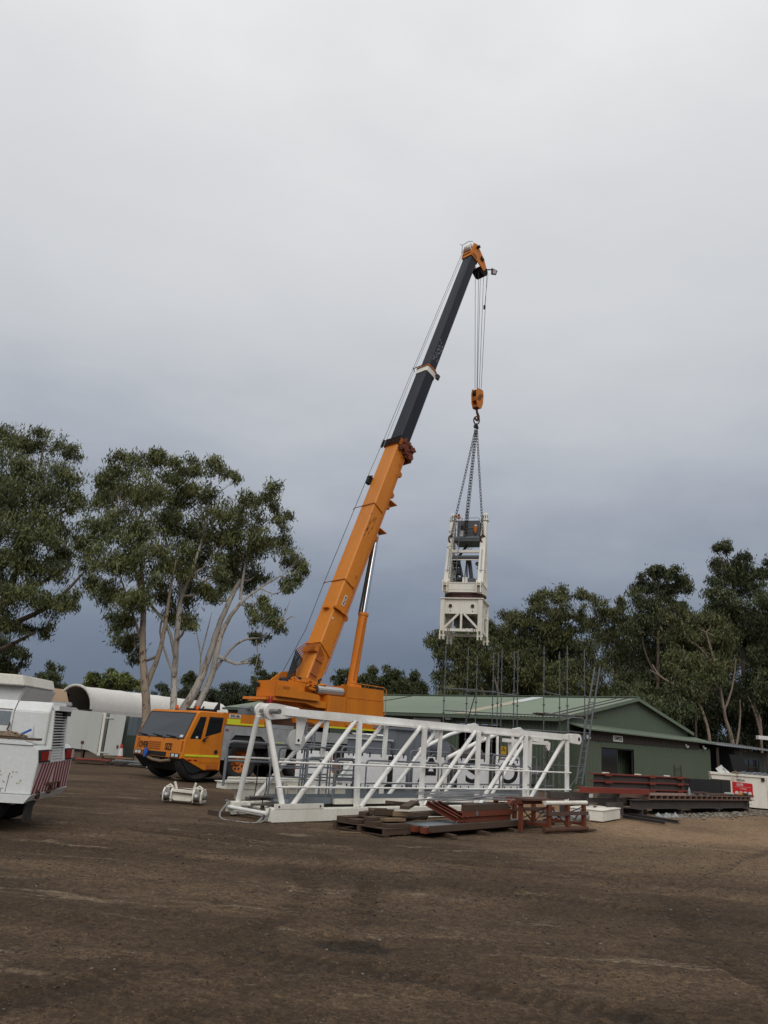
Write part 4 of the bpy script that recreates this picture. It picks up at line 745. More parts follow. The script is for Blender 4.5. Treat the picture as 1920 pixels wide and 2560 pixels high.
MB().bar(al(-1, .50)+Vector((.15, 0, 0)), al(1, .50)-Vector((.15, 0, 0)), .14, .14).build('cross_beam', 'cream', ld_); MB().tube(al(-1, .41)+Vector((.15, .1, 0)), al(1, .41)-Vector((.15, -.1, 0)), .11, 14).build('equaliser_roller', 'loadgrey', ld_); MB().bar(al(-1, .375)+Vector((.15, .1, 0)), al(1, .375)-Vector((.15, -.1, 0)), .06, .05).build('cross_beam', 'cream', ld_)
# grey machinery platform hung high between the legs
gp = MB().box((-.52, -.30, 11.82), (.68, .95, 12.68)).build('control_box', 'loadgrey', ld_); MB().box((-.66, -.42, 11.58), (.72, 1.0, 11.80)).build('platform', 'loadgrey', ld_)
MB().box((-.64, -.435, 11.74), (.70, -.421, 11.82)).build('toe_board', 'greyrail', ld_); MB().box((-.36, -.315, 12.22), (-.18, -.302, 12.42)).build('control_vent', 'black', gp); MB().box((-.40, -.315, 11.86), (-.12, -.302, 12.14)).build('control_plate', 'boxgrey', gp); MB().box((.02, -.315, 11.85), (.045, -.302, 12.66)).build('door_seam', 'ink', gp)
of_ = MB().box((.40, -.40, 12.12), (.58, -.31, 12.36)).box((.44, -.40, 12.0), (.54, -.34, 12.12)).build('junction_box', 'orange_dull', gp); MB().box((.43, -.40, 12.37), (.56, -.32, 12.43)).build('junction_cap', 'signwhite', of_); MB().path([(.42, -.4, 12.1), (.30, -.41, 12.0), (.2, -.40, 12.05), (.08, -.40, 12.02)], .012, 5).path([(.5, -.4, 12.0), (.48, -.4, 11.86)], .02, 5).build('cable', 'black', gp)
MB().path([(-.02, -.38, 11.8), (-.02, -.38, 12.75), (.03, -.38, 12.8), (.62, -.38, 12.8), (.68, -.38, 12.75), (.68, -.38, 11.8)], .016, 6).tube((-.02, -.38, 12.3), (.68, -.38, 12.3), .014, 6).tube((-.04, -.3, 12.6), (-.04, -.3, 13.2), .02, 6).tube((.04, -.3, 12.6), (.04, -.3, 13.12), .012, 6).build('guard_rail', 'greyrail', ld_)
MB().bar((.0, .0, 11.46), (-.55, .35, 10.9), .10, .10).path([(.2, -.2, 11.5), (.3, -.2, 11.25), (.15, -.2, 11.15), (.0, -.2, 11.3), (.05, -.2, 11.5)], .015, 5).path([(-.1, -.2, 11.5), (.05, -.25, 11.22), (.2, -.2, 11.3), (.25, -.2, 11.5)], .012, 5).build('slack_cable', 'black', ld_)
ldr = MB(); la, lb = Vector((-.62, -.80, ZT+.05)), Vector((-.50, -.42, 12.7))
for dx in (-.18, .18): ldr.tube(la+Vector((dx, 0, 0)), lb+Vector((dx, 0, 0)), .018, 6)
for q in range(1, 13): ldr.tube(la.lerp(lb, q/13)+Vector((-.18, 0, 0)), la.lerp(lb, q/13)+Vector((.18, 0, 0)), .013, 5)
ldr.build('caged_ladder', 'greyrail', ld_)
for t in (.52, .77, .985):
    c_ = la.lerp(lb, t); MB().path([c_+Vector((-.22, .0, 0))]+arcpts(c_+Vector((0, -.28, .02)), (-1, 0, 0), (0, -1, 0), .34, 0, math.pi, 12)+[c_+Vector((.22, 0, 0))], .014, 5).build('ladder_hoop', 'greyrail', ld_)
pv = MB().bar((.05, .1, ZT+.05), (-.06, .25, 10.85), .07, .16).bar((.33, .1, ZT+.05), (.08, .25, 10.8), .10, .2).bar((-.1, -.1, ZT+.04), (-.04, .1, 10.5), .05, .05).box((.12, -.2, ZT+.05), (.5, .3, 9.72)).bar((-.5, .4, 10.7), (-.12, .1, ZT+.1), .10, .1).build('luffing_pivot', 'loadgrey', ld_)
mw = MB()
for q in range(40): x0_, z0_ = -.78+random.random()*.36, ZT+.05+random.random()*1.35; mw.box((x0_, random.random()*.5-.2, z0_), (x0_+.05+random.random()*.14, random.random()*.4+.35, z0_+.05+random.random()*.2))
mw.build('winch_gear', 'blackmetal', ld_); MB().box((-.02, -.95, ZT+.05), (.08, -.85, ZT+.3)).box((.14, -.95, ZT+.05), (.24, -.85, ZT+.3)).build('stop_block', 'cream', ld_)
MB().path([(.66, .2, 10.05), (.60, .2, 10.25), (.50, .15, 10.32)], .018, 6).lathe([(.001, 0), (.11, 0), (.12, .05), (.001, .09)], (.56, .12, 10.50), (.2, -1, .1), 14).tube((.60, .2, 10.25), (.57, .14, 10.48), .016, 6).build('work_lamp', 'galv', ld_)
MB().path([(.36, .4, ZT+.05), (.50, .4, 9.85), (.75, .4, 9.88)], .014, 5).build('hand_rail', 'greyrail', ld_)
bx = AP[-1]; lt_ = MB().box((bx.x+.20, bx.y-.08, bx.z+.14), (bx.x+.36, bx.y+.08, bx.z+.28)).build('warning_light', 'amber', ld_); MB().box((bx.x+.23, bx.y-.05, bx.z+.28), (bx.x+.33, bx.y+.05, bx.z+.36)).tube((bx.x+.28, bx.y, bx.z-.1), (bx.x+.28, bx.y, bx.z+.14), .015, 6).build('light_cap', 'black', lt_)
# four chain legs from the hook to the legs of the head
sl_ = thing('chain_sling', 'dark four leg chain sling spreading from the hook to the lifted load', 'chain', frame(RG.x, RG.y, RG.z))
def tol(p): return p-RG
MB().link((0, 0, .08), (0, 0, 1), (1, 0, 0), .46, .30, .04).build('master_link', 'rust', sl_); mm = MB()
for q in range(4): mm.link((-.05+.033*q, .03*(-1)**q, -.22-.02*q), (.2*(q-1.5), .1, -1), (1, .4*q, 0), .24, .14, .03)
mm.build('sub_link', 'chain', sl_)
for sx_, t, dy in ((-1, .72, -.18), (1, .72, -.18), (-1, .70, .75), (1, .70, .75)):
    e_ = al(sx_, t, dy)
    if dy > 0: e_ = Vector((sx_*.05-.06, -.47, 11.84))
    p1 = tol(LT @ e_); p0 = Vector((.03*sx_, .02, -.36)); L = (p1-p0).length; d_ = (p1-p0).normalized(); n_ = int(L/.16); c_ = MB()
    for q in range(n_): c_.link(p0.lerp(p1, (q+.5)/n_), d_, (d_.orthogonal() if q % 2 else d_.cross(d_.orthogonal())), .215, .115, .015)
    o_ = c_.build('chain', 'chain', sl_)
    if dy < 0: MB().link(p1+Vector((0, 0, -.10)), (0, 0, 1), (1, .3, 0), .38, .26, .04).build('shackle', 'rust', o_)
# ------------------------------------------------------------------ white lattice jib section in the foreground (x along, y to its far side)
JT = frame(-1.82, 16.72, -.035, 45.0)
jib = thing('jib_section', 'long white lattice jib section lying on timbers in front of the orange crane', 'crane section', JT)
NX = [0.42, 2.45, 4.62, 6.82, 9.03, 11.25]; ZBC, ZTC = .29, 2.13; WY = 1.6
near = MB().box((0, 0, .04), (11.55, .26, ZBC)).build('bottom_chord', 'cream', jib, bevel=.008); MB().box((0, WY-.24, .05), (11.55, WY+.02, ZBC+.01)).build('bottom_chord', 'cream', jib, bevel=.008)
MB().box((-.012, .03, .06), (-.002, .23, ZBC-.02)).disc((-.012, .13, .11), (-1, 0, 0), .025, .02, 8).disc((-.012, .13, .22), (-1, 0, 0), .025, .02, 8).build('end_plate', 'cream', near)
MB().box((.05, -.004, ZBC+.002), (1.35, .05, ZBC+.10)).build('chord_lug', 'cream', near); MB().disc((.14, -.006, ZBC+.05), (0, -1, 0), .02, .01, 8).disc((1.25, -.006, ZBC+.05), (0, -1, 0), .02, .01, 8).build('lug_hole', 'ink', near)
TL = 2.45; AX, AY, AZ_ = .02, .80, 2.22
tc_n = MB().bar((TL-.6, .30, 2.215), (11.6, .13, 2.20), .15, .155).bar((AX+.1, AY-.06, 2.22), (TL-.55, .30, 2.215), .15, .155).build('top_chord', 'white', jib)
MB().bar((TL-.6, WY-.28, 2.215), (11.6, WY-.12, 2.19), .15, .155).bar((AX+.1, AY+.06, 2.22), (TL-.55, WY-.28, 2.215), .15, .155).build('top_chord', 'white', jib)
for k in range(1, 5): MB().box((NX[k]+.25, .06, ZTC-.035), (NX[k+1]-.35, .22, ZTC-.002)).build('chord_wear_strip', 'white', tc_n)
ey = [(AX+.18+.17*math.cos(t), 2.200+.17*math.sin(t)) for t in [i*math.pi/9+math.pi/2 for i in range(10)]]
MB().prism([(AX+.9, 2.320), (AX+.3, 2.370)]+[(AX+.15+.17*math.cos(t), 2.200+.17*math.sin(t)) for t in [math.pi/2+i*math.pi/10 for i in range(11)]]+[(AX+.5, 2.070), (AX+.9, 2.130)], AY-.22, AY-.15).prism([(AX+.9, 2.320), (AX+.3, 2.370)]+[(AX+.15+.17*math.cos(t), 2.200+.17*math.sin(t)) for t in [math.pi/2+i*math.pi/10 for i in range(11)]]+[(AX+.5, 2.070), (AX+.9, 2.130)], AY+.12, AY+.19).build('eye_plate', 'white', jib)
MB().tube((AX+.12, AY-.52, 2.200), (AX+.12, AY+.30, 2.200), .055, 16).build('eye_pin', 'steel', jib, 40); MB().box((AX-.25, AY+.2, 2.100), (AX+.1, AY+.45, 2.220)).tube((AX-.15, AY+.1, 2.240), (AX-.15, AY+.5, 2.240), .05, 8).build('eye_bracket', 'galv', jib)
for y in (.05, .19): MB().prism([(11.2, 2.280), (11.65, 2.320)]+[(11.78+.155*math.cos(t), 2.165+.155*math.sin(t)) for t in [math.pi/2-i*math.pi/10 for i in range(11)]]+[(11.3, 2.040)], y-.03, y+.03).build('end_eye', 'white', jib); 
MB().disc((11.78, .018, 2.165), (0, -1, 0), .06, .006, 16).build('eye_hole', 'black', jib)
for y in (WY-.19, WY-.05): MB().prism([(11.2, 2.270), (11.65, 2.310)]+[(11.78+.155*math.cos(t), 2.155+.155*math.sin(t)) for t in [math.pi/2-i*math.pi/10 for i in range(11)]]+[(11.3, 2.030)], y-.03, y+.03).build('end_eye', 'white', jib)
tb = lambda p, q, r, nm='lattice_tube': MB().tube(p, q, r, 12).build(nm, 'white', jib, 40)
tb((NX[0]-.08, .12, ZBC), (AX+.12, AY-.12, 2.09), .062, 'end_frame_leg'); tb((.20, WY-.12, ZBC), (AX+.05, AY+.12, 2.09), .058, 'end_frame_leg')
for k in range(1, 6):
    y0, y1 = .13, .13 if k > 1 else .24
    MB().bar((NX[k], .13, ZBC), (NX[k]+.02, y1, ZTC), .105, .11, (1, 0, 0)).build('lattice_post', 'white', jib, bevel=.012)
    MB().bar((NX[k], WY-.12, ZBC), (NX[k]+.02, WY-.14-(0.1 if k == 1 else 0), ZTC), .095, .10, (1, 0, 0)).build('lattice_post', 'white', jib, bevel=.012)
for k in range(5):
    tb((NX[k]+.12, .13, ZBC), (NX[k+1]-.12, .15 if k else .25, ZTC), .054, 'lattice_diagonal')
    tb((NX[k]+.14, WY-.12, ZBC), (NX[k+1]-.12, WY-.13 if k else WY-.24, ZTC), .050, 'lattice_diagonal')
    MB().tube((NX[k], .26, ZBC-.05), (NX[k+1], WY-.24, ZBC-.05), .04, 8).build('floor_brace', 'cream', jib)
tb((11.3, .2, ZTC), (11.3, WY-.14, ZBC), .04, 'end_brace')
for k in range(6): MB().tube((NX[k], .24, ZBC-.06), (NX[k], WY-.22, ZBC-.06), .045, 8).build('cross_tube', 'cream', jib)
MB().tube((-.05, .15, .20), (-.05, WY-.1, .20), .038, 10).tube((.12, .2, .13), (.12, WY-.2, .13), .03, 8).build('end_cross_tube', 'white', jib)
for y in (.0, WY-.0):
    for z in (1.20, .715): MB().tube((.04 if y == 0 else -.1, y+(.02 if y == 0 else -.02), z), (11.3, y+(.02 if y == 0 else -.02), z-.03), .021, 8).build('side_rail', 'white', jib, 40)
# floor tray and its folded gates
MB().box((.75, .42, .34), (9.75, 1.28, .365)).box((.75, .42, .365), (9.4, .45, .47)).box((.75, 1.25, .365), (9.4, 1.28, .47)).build('walkway', 'greydeck', jib)
MB().box((1.95, .30, .34), (8.9, .37, .45)).build('walkway_angle', 'cream', jib)
MB().box((-.05, .62, .30), (.85, .70, .34)).box((.25, .68, .22), (.31, .75, .33)).box((.55, .68, .22), (.61, .75, .33)).tube((.05, 1.0, .40), (.75, 1.0, .42), .045, 8).tube((.1, .95, .44), (.6, .9, .45), .025, 6).build('end_fitting', 'machinery', jib)
def gate(mb, x, y, w, h0, h1, skew=0):
    mb.path([(x, y, h0), (x+skew*.5, y, h1-.07), (x+skew*.5+.02, y, h1-.02), (x+skew*.5+.09, y, h1), (x+w-.09, y+skew, h1), (x+w-.02, y+skew, h1-.02), (x+w, y+skew, h1-.07), (x+w, y+skew, h0)], .022, 6)
    mb.tube((x+.01, y, (h0+h1)*.5+.12), (x+w, y+skew, (h0+h1)*.5+.12), .018, 6).tube((x+.01, y, h0+.48), (x+w, y+skew, h0+.46), .018, 6)
for i, (x, y, w, h0, h1, sk) in enumerate([(1.15, .42, .66, .36, 1.30, .05), (1.05, .52, .62, .36, 1.26, .03), (1.95, .40, .72, .36, 1.30, .06), (2.06, .48, .60, .38, 1.27, .04), (.85, 1.30, .95, .36, 1.52, .0), (1.0, 1.22, .8, .36, 1.45, .0), (1.9, 1.30, .9, .36, 1.5, .02), (2.6, 1.25, .9, .36, 1.42, 0)]):
    mb = MB(); gate(mb, x, y, w, h0, h1, sk); mb.build('folded_gate', 'greyrail', jib, 40)
for x0, x1 in ((2.95, 5.55), (5.68, 8.2), (8.35, 9.7)):
    mb = MB().path([(x0, .40, .34), (x0, .40, 1.19), (x0+.02, .40, 1.26), (x0+.10, .40, 1.285), (x1-.10, .40, 1.285), (x1-.02, .40, 1.26), (x1, .40, 1.19), (x1, .40, .34)], .022, 6).tube((x0, .40, .78), (x1, .40, .78), .020, 6); mb.build('walkway_rail', 'greyrail', jib, 40)
MB().path([(10.5, .4, .34), (10.5, .4, 1.2), (10.6, .4, 1.28), (11.0, .5, 1.28), (11.1, .5, 1.2), (11.1, .5, .4)], .024, 6).tube((10.5, .4, .75), (11.1, .5, .75), .02, 6).build('walkway_rail', 'greyrail', jib, 40)
MB().path([(-.25, WY-.15, .62), (-.25, WY-.15, 1.42), (-.22, WY-.15, 1.50), (-.12, WY-.15, 1.53), (2.5, WY-.05, 1.50)], .03, 8).path([(-.2, WY-.15, 1.13), (2.4, WY-.05, 1.12)], .024, 8).build('end_hand_rail', 'greyrail', jib, 40)
# guide sheave under the left end of the top chord
sv = MB().lathe([(.03, -.03), (.215, -.03), (.235, -.025), (.20, 0), (.235, .025), (.215, .03), (.03, .03)], (1.02, .70, 1.64), (0, 1, 0), 30).build('guide_sheave', 'boxgrey', jib, 40); MB().prism([(.93, 2.14), (1.22, 2.14), (1.10, 1.56), (.96, 1.56)], .63, .655).build('sheave_hanger', 'white', sv); MB().disc((1.02, .628, 1.64), (0, -1, 0), .03, .01, 10).build('sheave_pin', 'ink', sv)
MB().path(cat([(-.1, WY-.1, .33), (.2, WY-.2, .22), (.5, .9, .26), (.2, .45, .25), (-.05, .25, .12), (-.25, .2, .02), (-.45, .45, .015), (-.55, .9, .02), (-.35, 1.3, .10), (-.05, WY-.15, .3)]), .022, 6).path(cat([(.0, .1, .3), (-.06, .12, .1), (-.2, .2, .02), (-.1, .35, .02), (.0, .2, .2)]), .018, 6).build('loose_hose', 'fungrey', jib)
MB().path([(.35, 1.1, 1.1), (.36, 1.1, .7), (.30, 1.05, .42), (.5, .9, .4)], .012, 5).path([(.62, 1.1, .9), (.60, 1.05, .55), (.45, .95, .42), (.42, .9, .1)], .012, 5).build('loose_cable', 'black', jib)
for i, (x, y0, y1, h, lab) in enumerate([(1.9, -.15, .6, .036, 'dark timber bearer under the near left end of the white jib section'), (-.35, 1.25, 1.75, .12, 'short rusty timber block at the far left corner of the white jib section'), (6.0, -.1, .5, .036, 'timber bearer under the middle of the white jib section')]):
    t = tag(MB().box((x, y0, -.02), (x+.22, y1, h)).build('timber_bearer', 'wood', None), lab, 'timber'); t.matrix_world = JT
# white box beam lying behind the jib
WT = frame(-1.82, 16.72, 0, 45.0) @ Matrix.Translation((0, 2.35, 0))
wb = thing('box_beam_frame', 'low white steel box beam frame lying between the jib section and the crane wheels', 'steel frame', WT)
MB().box((.45, 0, .44), (1.3, .35, .58)).box((.95, .02, .20), (2.15, .32, .60)).box((2.3, .0, .16), (4.2, .38, .50)).build('box_beam', 'cream', wb, bevel=.006)
MB().box((.42, -.05, .585), (2.2, .40, .60)).box((2.28, -.06, .50), (4.25, .44, .52)).box((2.3, -.055, .155), (4.2, .43, .18)).build('flange', 'cream', wb); MB().tube((.5, .0, .68), (4.3, .2, .66), .03, 8).bar((2.3, .3, .55), (4.1, .35, .75), .08, .14).tube((.9, .1, .62), (2.9, .2, .56), .03, 6).build('loose_tube', 'cream', wb)
lg = MB()
for x in (1.6, 2.2, 2.5, 2.95, 3.4, 3.9): lg.box((x, -.03, .2), (x+.03, .0, .56))
lg.path([(2.6, -.02, .52), (2.6, -.02, .60), (2.7, -.02, .60), (2.7, -.02, .52)], .012, 5).path([(.8, .0, .6), (.8, .0, .72)], .02, 5).build('stiffener', 'cream', wb); MB().box((1.05, -.06, .6), (1.2, .02, .64)).build('red_cap', 'redbright', wb)
for x in (1.2, 3.6): MB().box((x, -.1, -.02), (x+.2, .5, .16)).build('bearer', 'wood', wb)
# ------------------------------------------------------------------ machinery deck with lettered panels behind the jib
DT = frame(-1.82, 16.72, 0, 45.0) @ Matrix.Translation((0, 3.2, 0))
dk = thing('machinery_deck', 'long tower crane counter deck with black lettered white panels and grey railings', 'crane section', DT)
MB().box((4.7, -.06, .05), (14.3, .12, .38)).box((4.7, 1.6, .05), (14.3, 1.78, .38)).build('deck_beam', 'greydeck', dk); MB().box((4.6, .12, .34), (14.2, 1.6, .37)).build('deck_floor', 'greydeck', dk); MB().box((5.0, -.03, .383), (14, .05, .42)).build('toe_plate', 'galv', dk)
for x0, x1, z0, z1, let, lx in ((3.10, 4.35, .44, 1.34, None, 0), (4.78, 5.6, .44, 1.34, None, 0), (5.6, 7.3, .40, 1.32, 'J', 6.62), (7.62, 9.20, .40, 1.32, 'A', 8.42), (9.72, 11.22, .40, 1.32, 'S', 10.46), (11.72, 13.1, .40, 1.32, 'O', 12.42)):
    pn = MB().box((x0, -.10, z0), (x1, -.075, z1)).build('sign_panel', 'panelwhite', dk, bevel=.004); 
    for q in range(4):
        x = x0+.15+q*(x1-x0-.3)/3
        for za, zb in ((z1-.07, z1+.05), (z0+.02, z0+.09)): MB().box((x-.02, -.115, za), (x+.02, -.1, zb)).build('panel_clip', 'ink', pn)
    if let: text(let, .98, 'ink', pn, facing((lx, -.104, .90), (1, 0, 0), (0, 0, 1)), sx={'J': 1.7, 'A': 1.75, 'S': 1.75, 'O': 1.5}[let], bold=.016)
for x0, x1 in ((4.7, 7.3), (7.5, 9.35), (9.55, 11.4), (11.6, 13.2), (13.3, 14.2)):
    MB().path([(x0, -.05, .38), (x0, -.05, 1.36), (x0+.03, -.05, 1.44), (x0+.10, -.05, 1.47), (x1-.10, -.05, 1.47), (x1-.03, -.05, 1.44), (x1, -.05, 1.36), (x1, -.05, .38)], .024, 6).tube((x0, -.05, .92), (x1, -.05, .92), .02, 6).build('deck_railing', 'greyrail', dk, 40)
    MB().path([(x0, 1.7, .38), (x0, 1.7, 1.36), (x0+.10, 1.7, 1.47), (x1-.10, 1.7, 1.47), (x1, 1.7, 1.36), (x1, 1.7, .38)], .024, 6).tube((x0, 1.7, .92), (x1, 1.7, .92), .02, 6).build('deck_railing', 'greyrail', dk, 40)
MB().box((3.0, 1.0, .05), (4.9, 1.1, .3)).bar((3.1, -.09, .05), (3.1, -.09, .44), .05, .05).bar((4.3, -.09, .05), (4.3, -.09, .44), .05, .05).bar((4.85, -.09, .05), (4.85, -.09, .44), .05, .05).build('panel_stand', 'greyrail', dk)
cb = MB().box((7.7, .75, .38), (9.35, 1.62, 2.06)).build('electrical_cabinet', 'greycab', dk, bevel=.015); MB().box((7.63, .66, 2.06), (9.42, 1.70, 2.13)).build('cabinet_roof', 'greycab', cb); MB().box((7.8, .735, .5), (8.45, .748, 1.94)).box((8.55, .735, .5), (9.25, .748, 1.94)).build('cabinet_door', 'greycab', cb)
MB().box((6.45, .8, .38), (7.55, 1.6, 1.70)).build('small_cabinet', 'greycab', dk, bevel=.012); MB().box((6.4, .75, 1.70), (7.6, 1.65, 1.75)).build('cabinet_lid', 'boxgrey', dk); MB().box((6.6, .9, 1.84), (7.4, 1.5, 1.88), (0, .1)).build('white_cover', 'signwhite', dk)
MB().prism([(9.55, 1.05), (10.15, 1.05), (10.2, 1.55), (10.08, 1.78), (9.85, 1.84), (9.62, 1.74), (9.55, 1.5)], .55, 1.0).build('motor_cowl', 'greycab', dk, bevel=.05); MB().lathe([(.001, 0), (.10, .02), (.10, .12), (.001, .14)], (9.5, .7, 1.60), (-1, -.3, 0), 14).path([(9.2, .6, 1.3), (9.3, .6, 1.38), (9.7, .6, 1.3), (9.3, .5, 1.1)], .03, 6).build('motor_pipe', 'greyrail', dk)
wd = MB().lathe([(.001, -.75), (.62, -.75), (.62, -.68), (.42, -.66), (.42, .66), (.62, .68), (.62, .75), (.001, .75)], (11.0, .95, 1.15), (1, 0, 0), 32).build('winch_drum', 'machinery', dk, 40); rp_ = MB()
for q in range(26): rp_.lathe([(.43, -.022), (.452, 0), (.43, .022)], (10.38+.05*q, .95, 1.15), (1, 0, 0), 24)
rp_.build('wound_rope', 'rope', wd, 50); MB().box((10.1, .3, .4), (11.9, .5, 1.2)).box((10.3, .2, .9), (11.7, .28, 1.45)).build('winch_frame', 'machinery', dk)
gb = MB().lathe([(.001, -.4), (.22, -.4), (.26, -.3), (.26, .3), (.22, .4), (.001, .4)], (12.85, .45, 1.12), (1, .15, 0), 20).lathe([(.001, 0), (.13, 0), (.13, .5), (.001, .5)], (13.25, .45, 1.1), (1, .15, 0), 14).box((12.5, .2, .5), (13.6, .8, .82)).build('gearbox_motor', 'machinery', dk, 50); MB().box((12.35, .15, .88), (12.6, .35, 1.22)).build('terminal_box', 'signwhite', gb)
mb = MB()
for q in range(60): x0, y0, z0 = 12.4+random.random()*2.6, .2+random.random()*1.3, .42+random.random()*.75; mb.box((x0, y0, z0), (x0+.08+random.random()*.35, y0+.06+random.random()*.25, z0+.05+random.random()*.2))
mb.build('machinery_clutter', 'machinery', dk)
MB().box((13.6, .2, .80), (14.9, .9, 1.12)).build('hoist_block', 'machinery', dk, bevel=.04); hl = MB()
for q in range(4): hl.prism([(13.85+q*.24, .98), (13.97+q*.24, .93), (13.90+q*.24, .88)], .185, .199)
hl.build('block_vent', 'boxgrey', dk); MB().path([(13.55, .3, 1.1), (13.5, .25, 1.3), (13.75, .25, 1.4), (13.9, .3, 1.2)], .05, 8).build('hose_loop', 'black', dk)
ladd = MB()
for x in (4.2, 4.52): ladd.bar((x, .9, .05), (x, .9, 2.0), .035, .035)
for q in range(7): ladd.bar((4.2, .9, .25+q*.28), (4.52, .9, .25+q*.28), .025, .025)
ladd.build('deck_ladder', 'greyrail', dk)
# folded white tubular A-frame resting on the deck
at_f = thing('tie_frame', 'white tubular tie frame with eye plates resting slanted over the machinery deck', 'crane section', DT)
for p, q, r in (((8.35, .35, 1.50), (10.0, .55, 2.02), .055), ((9.0, -.25, 1.32), (10.55, -.1, 1.80), .060), ((10.55, -.1, 1.80), (12.1, .1, 2.18), .065), ((10.0, .55, 2.02), (11.4, .7, 2.32), .055), ((12.9, .1, 2.15), (13.75, .1, .42), .05), ((12.6, .5, 2.1), (12.35, .3, .5), .05)): MB().tube(p, q, r, 12).build('frame_tube', 'white', at_f, 40)
for x, y, z in ((11.5, .7, 2.30), (13.3, .1, 2.28)): MB().prism([(x-1.0, z-.12), (x-.35, z+.10), (x+.05, z+.17), (x+.25, z+.08), (x+.45, z-.15)], y-.05, y+.05).build('eye_plate', 'white', at_f); MB().disc((x+.1, y-.056, z+.03), (0, -1, 0), .07, .006, 14).build('eye_hole', 'black', at_f)
MB().bar((12.4, .1, 1.98), (15.1, .1, 1.98), .12, .12).bar((13.0, .12, .45), (12.88, .12, 2.0), .16, .18).bar((13.2, .1, 1.4), (12.9, .1, 1.95), .06, .06).build('davit_arm', 'white', at_f); MB().prism([(14.8, 2.04), (15.1, 2.06), (15.28, 2.0), (15.25, 1.78), (15.15, 1.72), (14.95, 1.9)], .06, .14).build('davit_head', 'white', at_f)
ch_ = MB()
for q in range(9): ch_.link((15.15, .1, 1.68-q*.085), (0, 0, 1), (1, 0, 0) if q % 2 else (0, 1, 0), .12, .06, .012)
ch_.path([(15.15, .1, .95), (15.15, .1, .86), (15.22, .1, .80), (15.16, .1, .74), (15.10, .1, .78)], .02, 6).build('davit_chain', 'chain', at_f)
bw = tag(MB().path([(13.6, 1.3, .02), (13.75, 1.2, .35), (13.8, 1.15, .62)], [.22, .20, .12], 8).build('blue_bag', 'blue', None), 'bright blue plastic bag standing behind the right end of the white jib section', 'bag'); bw.matrix_world = DT
bw = tag(MB().path([(14.6, 1.5, .1), (14.9, 1.4, .3), (15.3, 1.5, .28), (15.5, 1.5, .15)], [.10, .18, .16, .08], 8).build('blue_sheet', 'blue', None), 'crumpled blue plastic sheet right of the blue bag', 'sheet'); bw.matrix_world = DT
# ------------------------------------------------------------------ pallets and timber
PT = frame(.43, 15.71, 0, 48)
def pallet(T, w=1.15, d=1.40, label='', grp=None):
    t = thing('pallet', label, 'pallet', T, grp)
    for y in (.0, d/2-.05, d-.10): MB().box((0, y, .0), (w, y+.09, .095)).build('bearer', 'wood', t)
    mb = MB()
    for q in range(8): x = q*(w-.12)/7; mb.box((x, -.01, .098), (x+.115, d+.01, .118))
    mb.build('deck_board', 'wood', t); mb = MB()
    for x in (0, w/2-.05, w-.1): mb.box((x, 0, -.018), (x+.1, d, -.002))
    mb.build('base_board', 'wood', t); return t
pallet(PT @ Matrix.Translation((0, 0, .02)), label='weathered timber pallet on the ground under the loose timber offcuts')
OFF = [((.05, .35, .14), (1.05, .62, .22), 3, 'wood', 'long dark timber on the front of the pallet stack'), ((.02, .75, .14), (.95, 1.0, .21), -4, 'wood', 'wide dark timber in the middle of the pallet stack'), ((.05, 1.12, .14), (.9, 1.36, .23), 2, 'wood', 'dark timber along the left back edge of the pallet stack'),
       ((.15, .05, .14), (.78, .25, .20), -6, 'wood', 'short timber at the near corner of the pallet stack'), ((.1, .5, .225), (.85, .72, .285), 8, 'wood', 'second layer timber laid slightly askew on the pallet stack'), ((.3, .2, .225), (.8, .4, .28), -10, 'woodlight', 'short paler timber offcut near the front of the pallet stack'),
       ((.45, .75, .29), (.95, .9, .38), 14, 'wood', 'dark block on top of the pallet stack'), ((.72, .35, .29), (1.1, .48, .385), -28, 'woodlight', 'light brown offcut sloping at the top of the pallet stack'), ((.35, .95, .235), (.75, 1.1, .33), 20, 'wood', 'dark square offcut at the left of the upper layer')]
for a, b, rz, mt, lab in OFF:
    c = [(a[i]+b[i])/2 for i in range(3)]; o = MB().box([a[i]-c[i] for i in range(3)], [b[i]-c[i] for i in range(3)]).build('timber_offcut', mt, None, bevel=.004); tag(o, lab, 'timber', 'timber offcuts on the front pallet')
    o.matrix_world = PT @ Matrix.Translation(c) @ Matrix.Rotation(R(rz), 4, 'Z') @ Matrix.Rotation(R(rz*.15), 4, 'X')
o = MB().prism([(-.2, 0), (.2, 0), (.24, .10), (.05, .05), (-.05, .05), (-.22, .12)], -.2, .2).build('folded_plate', 'wood', None); tag(o, 'dark bent plate shaped like a shallow V on top of the pallet stack', 'metal plate'); o.matrix_world = PT @ frame(.7, .75, .30, 60)
o = tag(MB().path([(.42, -.1, .0), (.55, -.25, .012), (.75, -.32, .0)], .012, 5).build('splinter', 'woodlight', None), 'pale wood splinter on the dirt before the front pallet', 'wood scrap'); o.matrix_world = PT @ Matrix.Translation((-.8, .9, 0))
